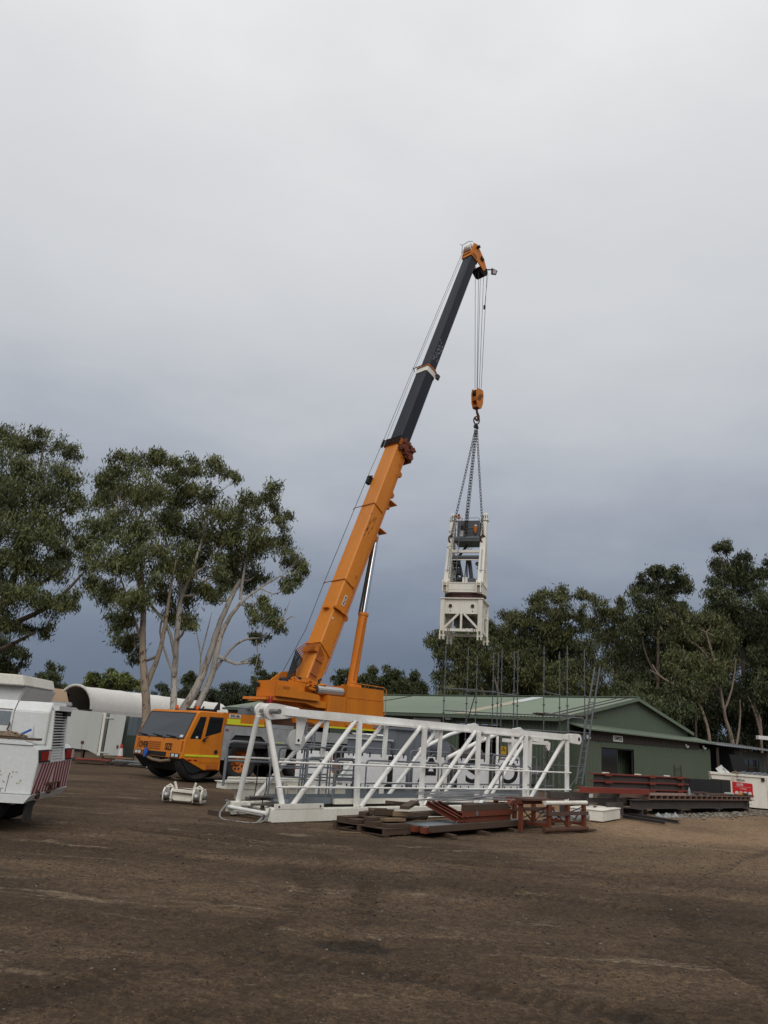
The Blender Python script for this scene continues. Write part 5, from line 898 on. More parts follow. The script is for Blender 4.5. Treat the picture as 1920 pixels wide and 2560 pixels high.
# timber heap behind, between pallet and red stack
HT = frame(1.1, 16.95, 0, 50)
hp_l = ['dark plank low in the timber heap behind the pallet stack', 'dark plank on the left of the timber heap behind the pallet stack', 'long plank across the timber heap left of the red channels', 'split plank in the timber heap left of the red channels', 'thin board near the top of the timber heap left of the red channels', 'topmost grey board of the timber heap left of the red channels', 'short block at the back of the timber heap', 'board leaning out of the right side of the timber heap']
for q, lab in enumerate(hp_l):
    o = tag(MB().box((-.9, -.09, -.03), (.9-.1*(q % 3), .09, .03)).build('plank', 'wood', None), lab, 'timber', 'planks in the timber heap'); o.matrix_world = HT @ Matrix.Translation((.25+.1*(q % 3), .05+.23*(q % 4)-.1*(q//4), .04+.075*(q//2)*1.9)) @ Matrix.Rotation(R((-8, 6, 12, -4, 10, -14, 30, 18)[q]), 4, 'Z') @ Matrix.Rotation(R((0, 2, -1, 2, 3, -3, 0, 4)[q]), 4, 'Y')
# ------------------------------------------------------------------ stack of red channels on the ground
RT = frame(1.27, 16.11, 0, 50)
for y, lab in ((.0, 'orange square tube nearest the camera under the grey boards'), (.24, 'middle orange square tube under the grey boards'), (.47, 'orange square tube farthest left under the grey boards')):
    o = tag(MB().box((-.12, y, .06), (3.75, y+.13, .17)).build('square_tube', 'redox', None, bevel=.006), lab, 'steel tube', 'square tubes at the base of the red stack'); o.matrix_world = RT
MB_ = MB().box((.0, .0, .172), (3.85, .62, .196)); o = tag(MB_.build('steel_sheet', 'greydeck', None), 'thin grey sheet lying over the orange square tubes', 'sheet'); o.matrix_world = RT
o = tag(MB().box((-.02, -.085, .09), (3.75, -.01, .205)).build('weathered_board', 'wood', None), 'long grey weathered board along the front of the red stack', 'timber'); o.matrix_world = RT
for x, a, lab in ((.55, -22, 'short square timber poking out from under the left of the red stack'), (1.75, -18, 'square timber poking out from under the middle of the red stack'), (3.0, -30, 'timber under the right end of the red stack')):
    o = tag(MB().box((-.055, -.35, -.02), (.055, .7, .055)).build('square_timber', 'wood', None), lab, 'timber', 'timbers under the red stack'); o.matrix_world = RT @ frame(x, 0, 0, a)
def chan(L, w, h, t=.014):
    return MB().box((0, 0, 0), (L, t, h)).box((0, t, 0), (L, w, t)).box((0, t, h-t), (L, w, h))
for y, z, x, L, lab in ((.06, .205, 1.25, 1.95, 'lower front orange red channel of the stack'), (.02, .32, 1.18, 2.05, 'upper front orange red channel of the stack with a pale spot')):
    o = tag(chan(L, .12, .11).build('steel_channel', 'redox', None), lab, 'steel channel', 'red channels in the front stack'); o.matrix_world = RT @ Matrix.Translation((x, y, z)); c_ = o
o = MB().disc((.55, -.002, .06), (0, -1, 0), .05, .004, 9).build('paint_spot', 'galv', c_)
o = tag(MB().box((.0, -.0, .0), (1.75, .10, .12)).build('weathered_beam', 'wood', None), 'thick grey weathered beam lying on the upper front red channel', 'timber'); o.matrix_world = RT @ Matrix.Translation((1.28, .02, .434))
for x, lab in ((.72, 'leftmost red channel raking up to the left across the stack'), (.90, 'middle red channel raking up to the left across the stack'), (1.10, 'right red channel raking up to the left across the stack')):
    o = tag(chan(.70, .10, .11).build('steel_channel', 'redox', None), lab, 'steel channel', 'raking red channels'); o.matrix_world = RT @ Matrix.Translation((x+.32, .08, .22)) @ Matrix.Rotation(R(120), 4, 'Z') @ Matrix.Rotation(R(-24), 4, 'Y')
o = tag(chan(.75, .10, .11).build('steel_channel', 'redox', None), 'short red channel raking up at the right end of the front stack', 'steel channel', 'red channels in the front stack'); o.matrix_world = RT @ Matrix.Translation((2.95, .06, .25)) @ Matrix.Rotation(R(12), 4, 'Z') @ Matrix.Rotation(R(-24), 4, 'Y')
for q in range(2):
    o = tag(chan(1.6, .12, .12).build('steel_channel', 'redox', None), ('red channel lying behind the right end of the front stack', 'upper red channel behind the right end of the front stack')[q], 'steel channel', 'red channels in the front stack'); o.matrix_world = RT @ Matrix.Translation((2.3+.1*q, .75, .18+.17*q))
for q in range(16):
    L = 1.5+random.random()*1.0; z0 = .56+.013*q; o = MB().path([(0, 0, 0), (L*.35, .01, .015*random.random()), (L*.7, .02*random.random(), .03*random.random()), (L, 0, -.02)], .016, 4).build('flat_bar', 'palesteel', None)
    tag(o, 'thin bent grey steel slat in the loose bundle on top of the red stack', 'steel bar', 'loose grey slats on the red stack'); o.matrix_world = RT @ Matrix.Translation((.45+random.random()*.65, .12+random.random()*.75, z0)) @ Matrix.Rotation(R(random.uniform(-16, 6)), 4, 'Z') @ Matrix.Rotation(R(random.uniform(-3, 2)), 4, 'Y')
o = tag(MB().box((0, 0, 0), (.65, .14, .03)).build('pale_strip', 'signwhite', None), 'short pale strip lying on the right end of the grey sheet', 'steel strip'); o.matrix_world = RT @ frame(2.75, .1, .205, 4)
o = tag(MB().box((0, 0, 0), (.55, .2, .02)).build('pale_strip', 'galv', None), 'pale flat strip on top of the grey slats', 'steel strip'); o.matrix_world = RT @ frame(1.9, .35, .80, -8)
# ------------------------------------------------------------------ red frame stand
FT_ = frame(4.0, 18.32, 0, 42)
st = thing('frame_stand', 'rusty red steel frame stand with a worn white top pipe right of the red stack', 'steel frame', FT_)
for y in (0, .95):
    MB().tube((-.05, y, .06), (1.62, y, .06), .058, 12).build('base_pipe', 'rust', st, 40); MB().tube((-.02, y, .62), (1.6, y, .62), .048, 12).build('top_pipe', 'cream' if y == 0 else 'rust', st, 40)
    for x in (.08, .80, 1.45): MB().box((x, y-.04, .11), (x+.08, y+.04, .575)).build('post', 'redox', st)
    MB().box((.02, y-.075, .36), (1.58, y-.052, .44)).build('side_board', 'browny', st)
    for a_, b_ in (((.14, y, .56), (.84, y, .12)), ((1.46, y, .50), (.9, y, .12))): MB().tube(a_, b_, .014, 6).build('brace_rod', 'rust', st)
for x in (.08, 1.5): MB().box((x, .06, .12), (x+.06, .9, .18)).build('cross_bar', 'redox', st); MB().tube((x+.03, .05, .53), (x+.03, .9, .15), .012, 6).build('brace_rod', 'rust', st)
MB().box((-.55, .25, .58), (-.47, .33, .02)).box((-.55, .95, .02), (-.47, 1.03, .58)).box((-.6, .2, .58), (.15, .34, .66)).box((-.58, .9, .58), (.3, 1.02, .66)).build('side_frame', 'redox', st); MB().tube((-.5, .32, .55), (.05, .32, .12), .014, 6).build('brace_rod', 'rust', st)
mb = MB().box((-.62, .05, .665), (.55, .22, .70)).box((-.55, .3, .665), (1.3, .46, .70)); mb.build('top_plank', 'browny', st)
o = tag(MB().box((0, 0, 0), (.72, .12, .14)).build('loose_beam', 'beam', None), 'short dark beam offcut lying on top of the red frame stand', 'steel beam'); o.matrix_world = FT_ @ frame(.38, .12, .705, -4)
for q, (x, y, L, a, lab) in enumerate(((-.7, 1.3, 2.6, 4, 'reddish plank on the ground behind the red frame stand'), (-.3, 1.0, 2.3, -6, 'brown plank running under the red frame stand'), (.9, .55, 1.6, 6, 'pale plank on the ground right of the red frame stand'), (1.3, .1, .7, -10, 'short dark plank at the right foot of the red frame stand'))):
    o = tag(MB().box((0, 0, -.01), (L, .16, .035)).build('plank', ('redox', 'wood', 'woodlight', 'wood')[q], None), lab, 'timber', 'planks around the red frame stand'); o.matrix_world = FT_ @ frame(x, y, 0, a)
# white box, wrapped bundle, hoses
XT = frame(6.35, 22.1, 0, 58)
wbx = thing('steel_box', 'low white steel box with a flat lid on the ground behind the red frame stand', 'box', XT)
MB().box((0, 0, .01), (1.75, .95, .27)).build('box_body', 'cream', wbx, bevel=.01); MB().box((-.02, -.02, .273), (1.77, .97, .30)).build('box_lid', 'cream', wbx, bevel=.006); MB().path([(.6, .4, .30), (.7, .45, .34), (.9, .42, .33), (1.0, .5, .305)], .014, 5).build('lid_handle', 'rust', wbx)
wp = thing('wrapped_bundle', 'clear plastic wrapped bundle lying beside the low white box', 'bundle', frame(5.05, 20.9, 0, 50))
MB().path([(.0, .0, .10), (.15, .0, .13), (.5, .02, .15), (.9, .0, .16), (1.2, .0, .13), (1.3, .0, .10)], [.06, .12, .15, .16, .12, .03], 14).build('plastic_wrap', 'plastic', wp, 60)
for q in range(3): MB().lathe([(.152, -.02), (.16, 0), (.152, .02)], (.35+.3*q, .0, .15), (1, .05, 0), 16).build('strap', 'galv', wp)
hz = MB()
for q in range(14): hz.path([(-.9+random.random()*.2, random.random()*.5-.2, .03+.02*q), (-.5, random.random()*.4-.2, .05+.02*q), (0, random.random()*.4-.2, .04+.018*q), (.25, random.random()*.5-.2, .03+.01*q)], .022, 5)
o = tag(hz.build('hose_coil', 'fungrey', None), 'tangled grey hoses left of the plastic wrapped bundle', 'hose'); o.matrix_world = frame(5.0, 20.85, 0, 48)
o = tag(MB().box((0, 0, 0), (1.3, .75, .45)).build('tan_sheet_box', 'tan', None), 'tan low box seen through the red frame stand', 'box'); o.matrix_world = frame(4.3, 21.2, 0, 46)
o = tag(MB().box((0, 0, .0), (.6, .5, .62)).build('cardboard_box', 'tarpbrown', None), 'brown box with a pale label behind the right end of the jib section', 'box'); o.matrix_world = frame(6.9, 25.6, 0, 45); MB().box((.05, -.008, .35), (.3, -.002, .52)).build('label', 'signwhite', o)
for a, b, lab in (((7.5, 24.1), (8.25, 22.8), 'nearer black channel lying on the sandy ground beside the white box'), ((7.95, 25.0), (8.85, 23.4), 'farther black channel lying on the sandy ground beside the white box')):
    L = math.dist(a, b); o = tag(chan(L, .10, .08).build('ground_channel', 'blackmetal', None), lab, 'steel channel', 'black channels on the ground'); o.matrix_world = frame(a[0], a[1], 0, math.degrees(math.atan2(b[1]-a[1], b[0]-a[0])))
# ------------------------------------------------------------------ steel stacks before the office
ST = frame(8.25, 25.17, 0.01, 43.6) @ Matrix.Rotation(R(.42), 4, 'Y')
def ibeam(x0, x1, y, z0, z1, w=.22, t=.022): c = y+w/2; return MB().box((x0, y, z0), (x1, y+w, z0+t)).box((x0, y, z1-t), (x1, y+w, z1)).box((x0, c-.01, z0+t), (x1, c+.01, z1-t))
def put(o, lab, cat, grp=None): tag(o, lab, cat, grp); o.matrix_world = ST; return o
b_ = ibeam(-.15, 8.9, 0, .19, .455); b_.box((8.5, .015, .212), (8.52, .1, .433)).box((8.7, .015, .31), (8.9, .1, .325)); put(b_.build('steel_beam', 'beam', None), 'long dark steel beam at the front bottom of the right hand steel stack', 'steel beam', 'beams under the steel stack')
put(ibeam(-.3, 8.6, .75, .19, .455).build('steel_beam', 'beam', None), 'long dark steel beam hidden behind the front bottom beam', 'steel beam', 'beams under the steel stack')
for x, lab in ((.05, 'short steel support under the left end of the long dark beam'), (2.7, 'steel support below the left middle of the long dark beam'), (5.6, 'steel support below the right middle of the long dark beam'), (8.1, 'steel support under the right end of the long dark beam')):
    o = put(MB().box((x, -.05, 0), (x+.55, 1.0, .02)).box((x, -.05, .165), (x+.55, 1.0, .186)).box((x+.24, -.05, .02), (x+.30, 1.0, .165)).build('beam_support', 'beam', None), lab, 'steel support', 'supports under the steel stack')
nC = 20; c0_ = None
for q in range(nC):
    x = .80+q*.415; o = MB().box((0, 0, 0), (.04, 1.0, .145)).box((.04, 0, 0), (.405, 1.0, .025)).box((.04, 0, .12), (.405, 1.0, .145)).build('short_channel', 'cellrust', None) if q == 0 else c0_.copy()
    if q == 0: c0_ = o
    else: COL.objects.link(o)
    tag(o, 'short brown steel channel lying crosswise in the row on top of the long dark beam', 'steel channel', 'row of short channels on the long beam'); o.matrix_world = ST @ Matrix.Translation((x, -.03, .46))
o = chan(4.0, .16, .15).build('steel_channel', 'redbright', None); tag(o, 'long orange red channel running off the left end of the short channel row', 'steel channel'); o.matrix_world = ST @ Matrix.Translation((-3.2, -.05, .64)) @ Matrix.Rotation(R(.4), 4, 'Y')
o = put(MB().box((-3.3, .5, .0), (-.4, .62, .25)).box((-3.2, .2, .35), (-.2, .3, .48)).box((-2.6, .1, .0), (-2.5, .7, .62)).box((-.9, .1, .0), (-.8, .7, .62)).build('trestle', 'beam', None), 'dark steel trestle holding up the long orange red channel', 'trestle')
o = put(MB().box((-2.2, -.3, .05), (-1.3, -.26, .40)).box((-2.2, -.3, .20), (-1.3, .1, .23)).build('wire_basket', 'beam', None), 'small dark frame under the long orange red channel', 'steel frame')
for q, (z, lab) in enumerate(((1.10, 'topmost of the three red flanged beams stacked before the office'), (.88, 'middle one of the three red flanged beams stacked before the office'), (.645, 'lowest of the three red flanged beams stacked before the office'))):
    t = thing('flanged_beam', lab, 'steel beam', ST, 'red flanged beams before the office')
    MB().box((-.5+.4*(q == 2), 1.15, z), (6.15, 1.36, z+.035)).build('flange', 'redbright', t); MB().box((-.3+.4*(q == 2), 1.24, z-.19), (6.0, 1.27, z-.002)).build('web', 'beam', t)
    for x in (.2, 3.1, 5.2): MB().box((x, 1.13, z-.035), (x+.42, 1.149, z+.05)).build('joint_plate', 'redbright', t)
    MB().box((3.25, 1.15, z-.185), (3.28, 1.239, z-.002)).box((5.6, 1.15, z-.185), (5.63, 1.239, z-.002)).build('stiffener', 'browny', t)
for x in (.0, 2.5, 5.0): put(MB().box((x, 1.1, .0), (x+.3, 1.5, .45)).build('timber_block', 'wood', None), 'dark timber block under the three red flanged beams', 'timber block', 'blocks under the red flanged beams')
bt2 = put(MB().box((6.2, 1.15, .62), (9.75, 1.19, 1.08)).box((6.2, 1.19, .62), (9.75, 1.9, .66)).box((6.2, 1.86, .66), (9.75, 1.9, 1.08)).box((9.71, 1.19, .66), (9.75, 1.86, 1.08)).box((8.92, 1.135, .62), (8.96, 1.149, 1.08)).build('black_trough', 'black', None), 'long black steel trough behind the row of short channels', 'trough')
MB().box((9.76, 1.14, .6), (9.80, 1.92, 1.12)).build('trough_end', 'browny', bt2); put(MB().box((6.4, 1.2, 0), (6.6, 1.8, .615)).box((9.2, 1.2, 0), (9.4, 1.8, .615)).build('trough_stand', 'beam', None), 'dark stand carrying the long black trough', 'stand')
for x0, x1, y, z, mt, lab in ((3.9, 5.5, .05, .610, 'galv', 'thin grey plank on the middle of the short channel row'), (5.3, 9.1, .0, .610, 'wood', 'long weathered plank on the right of the short channel row'), (4.6, 8.8, .35, .612, 'wood', 'second weathered plank behind on the short channel row')):
    put(MB().box((x0, y, z), (x1, y+.2, z+.045)).build('plank', mt, None), lab, 'timber', 'planks on the short channel row')
for x, lab in ((4.2, 'left rust coloured block on the short channel row'), (4.75, 'middle rust coloured block on the short channel row'), (6.9, 'pale wrapped block on the right plank of the steel stack'), (8.2, 'rust coloured block near the right end of the steel stack')):
    put(MB().box((x, -.045, .66), (x+.3, .2, .72)).build('block', 'browny' if x != 6.9 else 'boxgrey', None, bevel=.01), lab, 'block', 'blocks on the steel stack')
o = put(MB().lathe([(.001, 0), (.04, 0), (.04, .16), (.015, .22), (.015, .26), (.001, .26)], (3.75, .05, .61), (0, 0, 1), 12).build('bottle', 'plastic', None), 'pale plastic bottle standing on the short channel row', 'bottle')
o = tag(crumple(.7, .2, .09, 7, 5).build('orange_rag', 'orange', None), 'crumpled orange rag on the right end of the steel stack', 'rag'); o.matrix_world = ST @ Matrix.Translation((8.3, .12, .665))
for q in range(3): put(MB().box((.3+2.1*q, 1.2, 1.14), (.55+2.1*q, 1.32, 1.175)).build('pale_block', 'cream', None), 'small pale block on the topmost red flanged beam', 'block', 'pale blocks on the red flanged beam')
# pale rubble strip
nr = 1500; rx = 1.0+9.5*rng.random(nr); ry = -.35+.55*rng.normal(size=nr)*(.35+.65*vnoise(rx*1.7, rx*0, 51))+.15*np.sin(rx*1.3); rs = .008+.045*rng.random(nr)**3; jit = 1+1.1*(rng.random((nr, 12, 1))-.5)
scl = np.stack([rs*(1+1.8*rng.random(nr)), rs*(.7+.6*rng.random(nr)), rs*.6], 1); ang = rng.random(nr)*6.28; lv_ = iv[None]*jit*scl[:, None, :]; ca, sa = np.cos(ang)[:, None], np.sin(ang)[:, None]
lx, ly = lv_[..., 0]*ca-lv_[..., 1]*sa+rx[:, None], lv_[..., 0]*sa+lv_[..., 1]*ca+ry[:, None]; a_ = R(43.6)
V = np.stack([8.25+lx*math.cos(a_)-ly*math.sin(a_), 25.17+lx*math.sin(a_)+ly*math.cos(a_), lv_[..., 2]+rs[:, None]*.3], 2); F = (np.array(icf)[None]+12*np.arange(nr)[:, None, None]).reshape(-1, 3)
tag(fastmesh('rubble', V, F, 'stone', np.repeat(np.array([[.21, .185, .15]])*(.55+.8*rng.random((nr, 1))), 12, 0)), 'pale broken rubble strewn along the foot of the long dark beam', 'rubble', kind='stuff')
o = tag(crumple(.75, .45, .13, 6, 3).build('plastic_sheet', 'plastic', None), 'crumpled pale plastic sheet by the left support of the long dark beam', 'plastic sheet'); o.matrix_world = ST @ Matrix.Translation((1.15, -.35, 0))
o = tag(crumple(.30, .25, .26, 3, 8).build('plastic_sheet', 'plastic', None), 'upright peak of pale plastic right of the crumpled plastic sheet', 'plastic sheet'); o.matrix_world = ST @ Matrix.Translation((1.75, -.38, 0))
# ------------------------------------------------------------------ white skip bin
sk0 = at(1777, 1930, 34.0); SK = frame(sk0.x, sk0.y, 0, -19)
sk = thing('skip_bin', 'white steel skip bin with a red sign standing right of the steel stack', 'skip bin', SK)
MB().prism([(.0, 1.31), (.10, .04), (4.4, .02), (4.6, 1.26)], .0, 1.5).build('bin_body', 'cream', sk, bevel=.01)
MB().prism([(-.03, 1.315), (2.02, 1.295), (2.02, 1.215), (-.02, 1.23)], -.05, -.002).build('bin_rim', 'cream', sk); MB().box((1.90, -.07, 1.08), (2.02, -.002, 1.205)).build('rim_hook', 'black', sk)
MB().box((2.10, -.03, .02), (2.16, -.002, 1.26)).box((2.62, -.04, .02), (2.69, -.002, 1.26)).build('bin_rib', 'cream', sk); MB().prism([(2.18, .72), (2.60, .74), (2.50, .84), (2.6, .50), (2.18, .46)], -.12, -.003).build('lift_pocket', 'cream', sk); MB().box((2.13, -.06, .50), (2.19, -.031, .74)).build('pocket_opening', 'black', sk)
MB().path(cat([(2.72, -.1, 1.2), (2.7, -.12, .7), (2.78, -.1, .3), (3.0, -.1, .05)]), .025, 6).build('bin_cable', 'boxgrey', sk)
sg = MB().prism([(.80, .42), (1.56, .42), (1.56, .91), (1.545, .945), (1.50, .96), (.80, .99)], -.016, -.003).build('bin_sign', 'signred', sk)
SX = lambda x, z: facing((x, -.019, z), (1, 0, 0), (0, 0, 1))
text('132 955', .125, 'signwhite', sg, SX(1.08, .885), sx=.62, bold=.003, ext=.002); text('// Waste', .09, 'signwhite', sg, SX(1.2, .735), sx=.8, ext=.002); MB().box((.90, -.019, .80), (1.50, -.0165, .806)).build('rule', 'signwhite', sg)
for q in range(4): d_ = MB().disc((.95+.165*q, -.0165, .565), (0, -1, 0), .066, .003, 18).build('symbol_disc', 'signwhite', sg); text('~>/o'[q], .09, 'signred', d_, SX(.95+.165*q, .565) @ Matrix.Translation((0, 0, .0022)), ext=.001)
text('VEOLIA', .105, 'ink', sk, SX(1.12, 1.06), sx=.9, bold=.002, ext=.002); MB().lathe([(.045, 0), (.060, 0), (.060, .003), (.045, .003)], (.83, -.004, 1.065), (0, -1, 0), 20).build('sign_ring', 'signred', sk)
cl_ = MB()
for q in range(14): x = .95+q*.2; cl_.bar((x, .1+random.random()*.2, 1.32), (x+.5, 1.0+random.random()*.4, 1.36+random.random()*.05), .07, .03)
o = tag(cl_.build('grey_slats', 'greyrail', None), 'dark grey slats heaped on top of the white skip bin', 'steel slats'); o.matrix_world = SK
for x, a_, lab in ((.5, -35, 'tilted white panel at the left on top of the white skip bin'), (.72, -50, 'small tilted white strip beside the white panel on the skip bin')):
    o = tag(MB().box((-.14 if x < .6 else -.05, -.1, 0), (.14 if x < .6 else .05, .1, .30)).build('white_panel', 'signwhite', None), lab, 'panel'); o.matrix_world = SK @ Matrix.Translation((x, .25, 1.29)) @ Matrix.Rotation(R(a_), 4, 'Y')
o = tag(MB().path([(.8, .05, 1.33), (.95, .0, 1.36), (1.1, .1, 1.32)], [.03, .06, .02], 7).path([(1.0, -.06, 1.34), (1.0, -.08, 1.15)], .012, 5).build('brown_cloth', 'tarpbrown', None), 'brown cloth and strap hanging over the rim of the white skip bin', 'cloth'); o.matrix_world = SK
pl = thing('white_arm', 'white square arm over the lean-to roof at the right edge', 'lamp', I4); p0, p1 = at(1893, 1843, 45), at(1990, 1853, 45); MB().bar(p0, p1, .3, .2).build('arm', 'signwhite', pl); MB().tube((p1.x, p1.y, 0), (p1.x, p1.y, p1.z), .1, 10).build('mast', 'galv', pl)  # plain white arm carried on a post past the right edge
# ------------------------------------------------------------------ white truck at the left edge (x towards its rear, y to its far side)
TT = frame(-5.25, 13.18, 0, 5.7)
tr = thing('truck', 'old white truck rear with slatted grille and red striped tailboard at the left edge', 'truck', TT)
body = MB().prism([(-5.5, .55), (-.03, .55), (-.0, 1.03), (-.03, 1.22), (-.10, 1.29), (-5.5, 1.33)], .0, 2.05).build('body', 'truckwhite', tr, bevel=.012)
MB().prism([(-5.5, 1.335), (-.14, 1.295), (-.12, 1.31), (-.3, 1.35), (-5.5, 1.38)], -.02, .20).build('side_lip', 'truckwhite', body)
hood = MB()
hp_ = [(.52, 1.29), (.52, 1.82), (.64, 1.98), (1.45, 2.0), (1.58, 1.85), (1.58, 1.29)]
hood.prism(hp_, -5.5, -.10, 'x').build('engine_cover', 'truckwhite', tr, bevel=.012)
MB().prism([(y, z+.004) for y, z in hp_], -.68, -.665, 'x').prism([(y-.004 if y < 1 else y+.004, z+.004) for y, z in hp_], -5.5, -5.48, 'x').build('cover_seam', 'rust', tr)
MB().box((-1.05, .508, 1.58), (-.72, .519, 1.80)).build('side_mesh', 'greydeck', tr); MB().box((-5.5, .510, 1.46), (-.72, .519, 1.475)).box((-5.5, .512, 1.83), (-.70, .519, 1.84)).build('panel_seam', 'rust', tr)
MB().bar((-.70, .50, 1.50), (-.73, .48, 1.42), .02, .02).path([(-.71, .50, 1.62), (-.70, .48, 1.58), (-.73, .48, 1.50)], .012, 5).build('latch', 'rust', tr)
MB().prism([(-.098, 1.03), (.03, 1.03), (.0, 1.20), (-.05, 1.86), (-.098, 1.93)], .60, .66).prism([(-.098, 1.03), (.03, 1.03), (.0, 1.20), (-.05, 1.86), (-.098, 1.93)], 1.40, 1.46).bar((-.05, .60, 1.90), (-.05, 1.46, 1.90), .14, .08).build('grille_frame', 'truckwhite', tr); gs = MB()
for q in range(17): z = 1.07+q*.046; gs.box((-.08, .66, z), (.010-.07*(z-1.03)/.8, 1.40, z+.017))
gs.build('grille_slat', 'truckwhite', tr); MB().box((-.098, .66, 1.04), (-.085, 1.40, 1.88)).build('grille_back', 'black', tr); MB().box((-.098, .70, 1.87), (-.03, 1.48, 1.93)).box((-.12, 1.15, 1.78), (.02, 1.4, 1.86)).build('grille_cap', 'black', tr)
MB().box((-.36, .525, 1.29), (-.28, .60, 1.62)).tube((-.30, .50, 1.27), (-.32, .50, 1.6), .01, 6).build('side_post', 'truckwhite', tr)
for y0, y1 in ((.06, .56), (1.50, 1.98)):
    l_ = MB().box((-.14, y0-.03, 1.035), (.02, y1+.03, 1.225)).build('tail_light', 'black', tr); MB().box((.0205, y0, 1.06), (.035, y0+(y1-y0)*.68, 1.205)).build('red_lens', 'redlens', l_); MB().box((.0205, y0+(y1-y0)*.72, 1.06), (.035, y1, 1.205)).build('pale_lens', 'chevpink', l_)
tp = lambda y, z: (-.03+.03*(z-.55)/.48+.004, y, z)
MB().add([tp(.02, .56), tp(2.03, .56), tp(2.03, 1.02), tp(.02, 1.02)], [(0, 1, 2, 3)]).build('tailboard_field', 'chevpink', tr); cs = MB()
def stripe(y0, y1):
    f = lambda y, z: (tp(y, z)[0]+.004, y, z); w = .085
    cs.add([f(y0, .56), f(y0+w, .56), f(y1+w, 1.02), f(y1, 1.02)], [(0, 1, 2, 3)])
for q in range(5): stripe(.02+q*.17, .24+q*.165)
for q in range(6): stripe(1.08+q*.162, 1.03+q*.166)
cs.build('tailboard_stripe', 'chevred', tr)
MB().prism([(-5.5, .42), (-.10, .42), (-.01, .545), (-5.5, .545)], -.05, 2.1).build('bumper', 'truckwhite', tr); MB().lathe([(.05, -.02), (.075, -.02), (.075, .02), (.05, .02)], (-.02, .35, .53), (1, 0, .1), 14).lathe([(.05, -.02), (.075, -.02), (.075, .02), (.05, .02)], (-.02, .95, .58), (1, 0, .1), 14).path([(-.05, .7, .66), (.02, .75, .68), (.03, 1.3, .68), (.02, 1.35, .58), (-.02, .8, .54)], .022, 6).build('tow_eye', 'rust', tr)
MB().box((-.12, .10, .14), (-.085, .46, .44)).build('mud_flap', 'tyre', tr)
for y in (.30, 1.75):
    w_ = MB().lathe([(.001, -.1), (.2, -.1), (.22, -.16), (.001, -.16)], (-.86, y, .43), (0, 1, 0), 20).build('wheel', 'cream', tr); MB().lathe([(.23, -.15), (.40, -.16), (.44, -.10), (.44, .10), (.40, .16), (.23, .15)], (-.86, y, .43), (0, 1, 0), 30).build('tyre', 'tyre', w_, 40)
M['flake'] = plain('yellowed_undercoat', (.40, .35, .20), .7)
for q in range(16): x0_, z0_ = -.62+random.random()*.42, .70+random.random()*.22; MB().prism([(x0_+.018*math.cos(t)*(.3+random.random()), z0_+.014*math.sin(t)*(.3+random.random())) for t in [i*.785 for i in range(8)]], -.0022, -.0005).build('paint_flake', 'flake', tr)
MB().path([(-.42, -.002, .57), (-.41, -.003, .72), (-.40, -.002, .86)], .004, 4).path([(-.48, -.002, .57), (-.50, -.003, .62), (-.46, -.002, .63)], .004, 4).build('scratch', 'rust', tr)
o = tag(MB().box((-.98, .1, 1.365), (-.10, .36, 1.40)).build('plank', 'wood', None), 'grey plank lying along the ledge of the white truck', 'timber'); o.matrix_world = TT
tb_ = MB()
for q in range(16): x = -.84+random.random()*.42; a_ = random.random()*3; r1 = .05+random.random()*.05; tb_.path(cat([(x-r1*1.4*math.cos(a_), .22-r1*math.sin(a_), 1.415), (x, .22, 1.43+.05*random.random()), (x+r1*math.cos(a_+.6), .22+.6*r1*math.sin(a_), 1.44), (x+r1*1.8*math.cos(a_), .24+r1*math.sin(a_), 1.412)], 3), .020, 6)
tb_.path([(-.86, .15, 1.41), (-.7, .12, 1.42), (-.5, .14, 1.415), (-.36, .2, 1.41)], .014, 5); o = tag(tb_.build('canvas_bundle', 'tarpbrown', None, 60), 'bundle of brown canvas straps on the ledge of the white truck', 'bundle'); o.matrix_world = TT
o = tag(MB().bar((-.46, .3, 1.43), (-.30, .36, 1.53), .03, .035).build('hand_tool', 'blue', None), 'blue tool handle sticking up from the canvas bundle', 'tool'); o.matrix_world = TT
# white body with raised flap behind the truck
BT_ = frame(-9.07, 18.2, 0, 4)
vb = thing('service_body', 'white boxy vehicle body with raised roof flap behind the white truck', 'vehicle', BT_)
MB().prism([(-5, .5), (.95, .5), (1.12, 2.05), (1.22, 2.38), (-5, 2.38)], 0, 2.2).build('body', 'truckwhite', vb, bevel=.03); MB().prism([(-5, 2.36), (1.24, 2.385), (1.16, 2.62), (-5, 2.66)], -.22, 2.0).build('roof_flap', 'cream', vb, bevel=.02)
MB().bar((-.6, -.27, 2.46), (.45, -.27, 2.46), .10, .14).build('lamp_bar', 'boxgrey', vb); MB().box((-.85, -.25, 2.42), (-.78, -.225, 2.6)).box((.5, -.25, 2.50), (.56, -.225, 2.62)).build('bracket', 'rust', vb)
for x in (-3.5, .1): MB().lathe([(.001, -.1), (.42, -.12), (.42, .12), (.001, .1)], (x, .3, .42), (0, 1, 0), 24).build('wheel', 'tyre', vb)
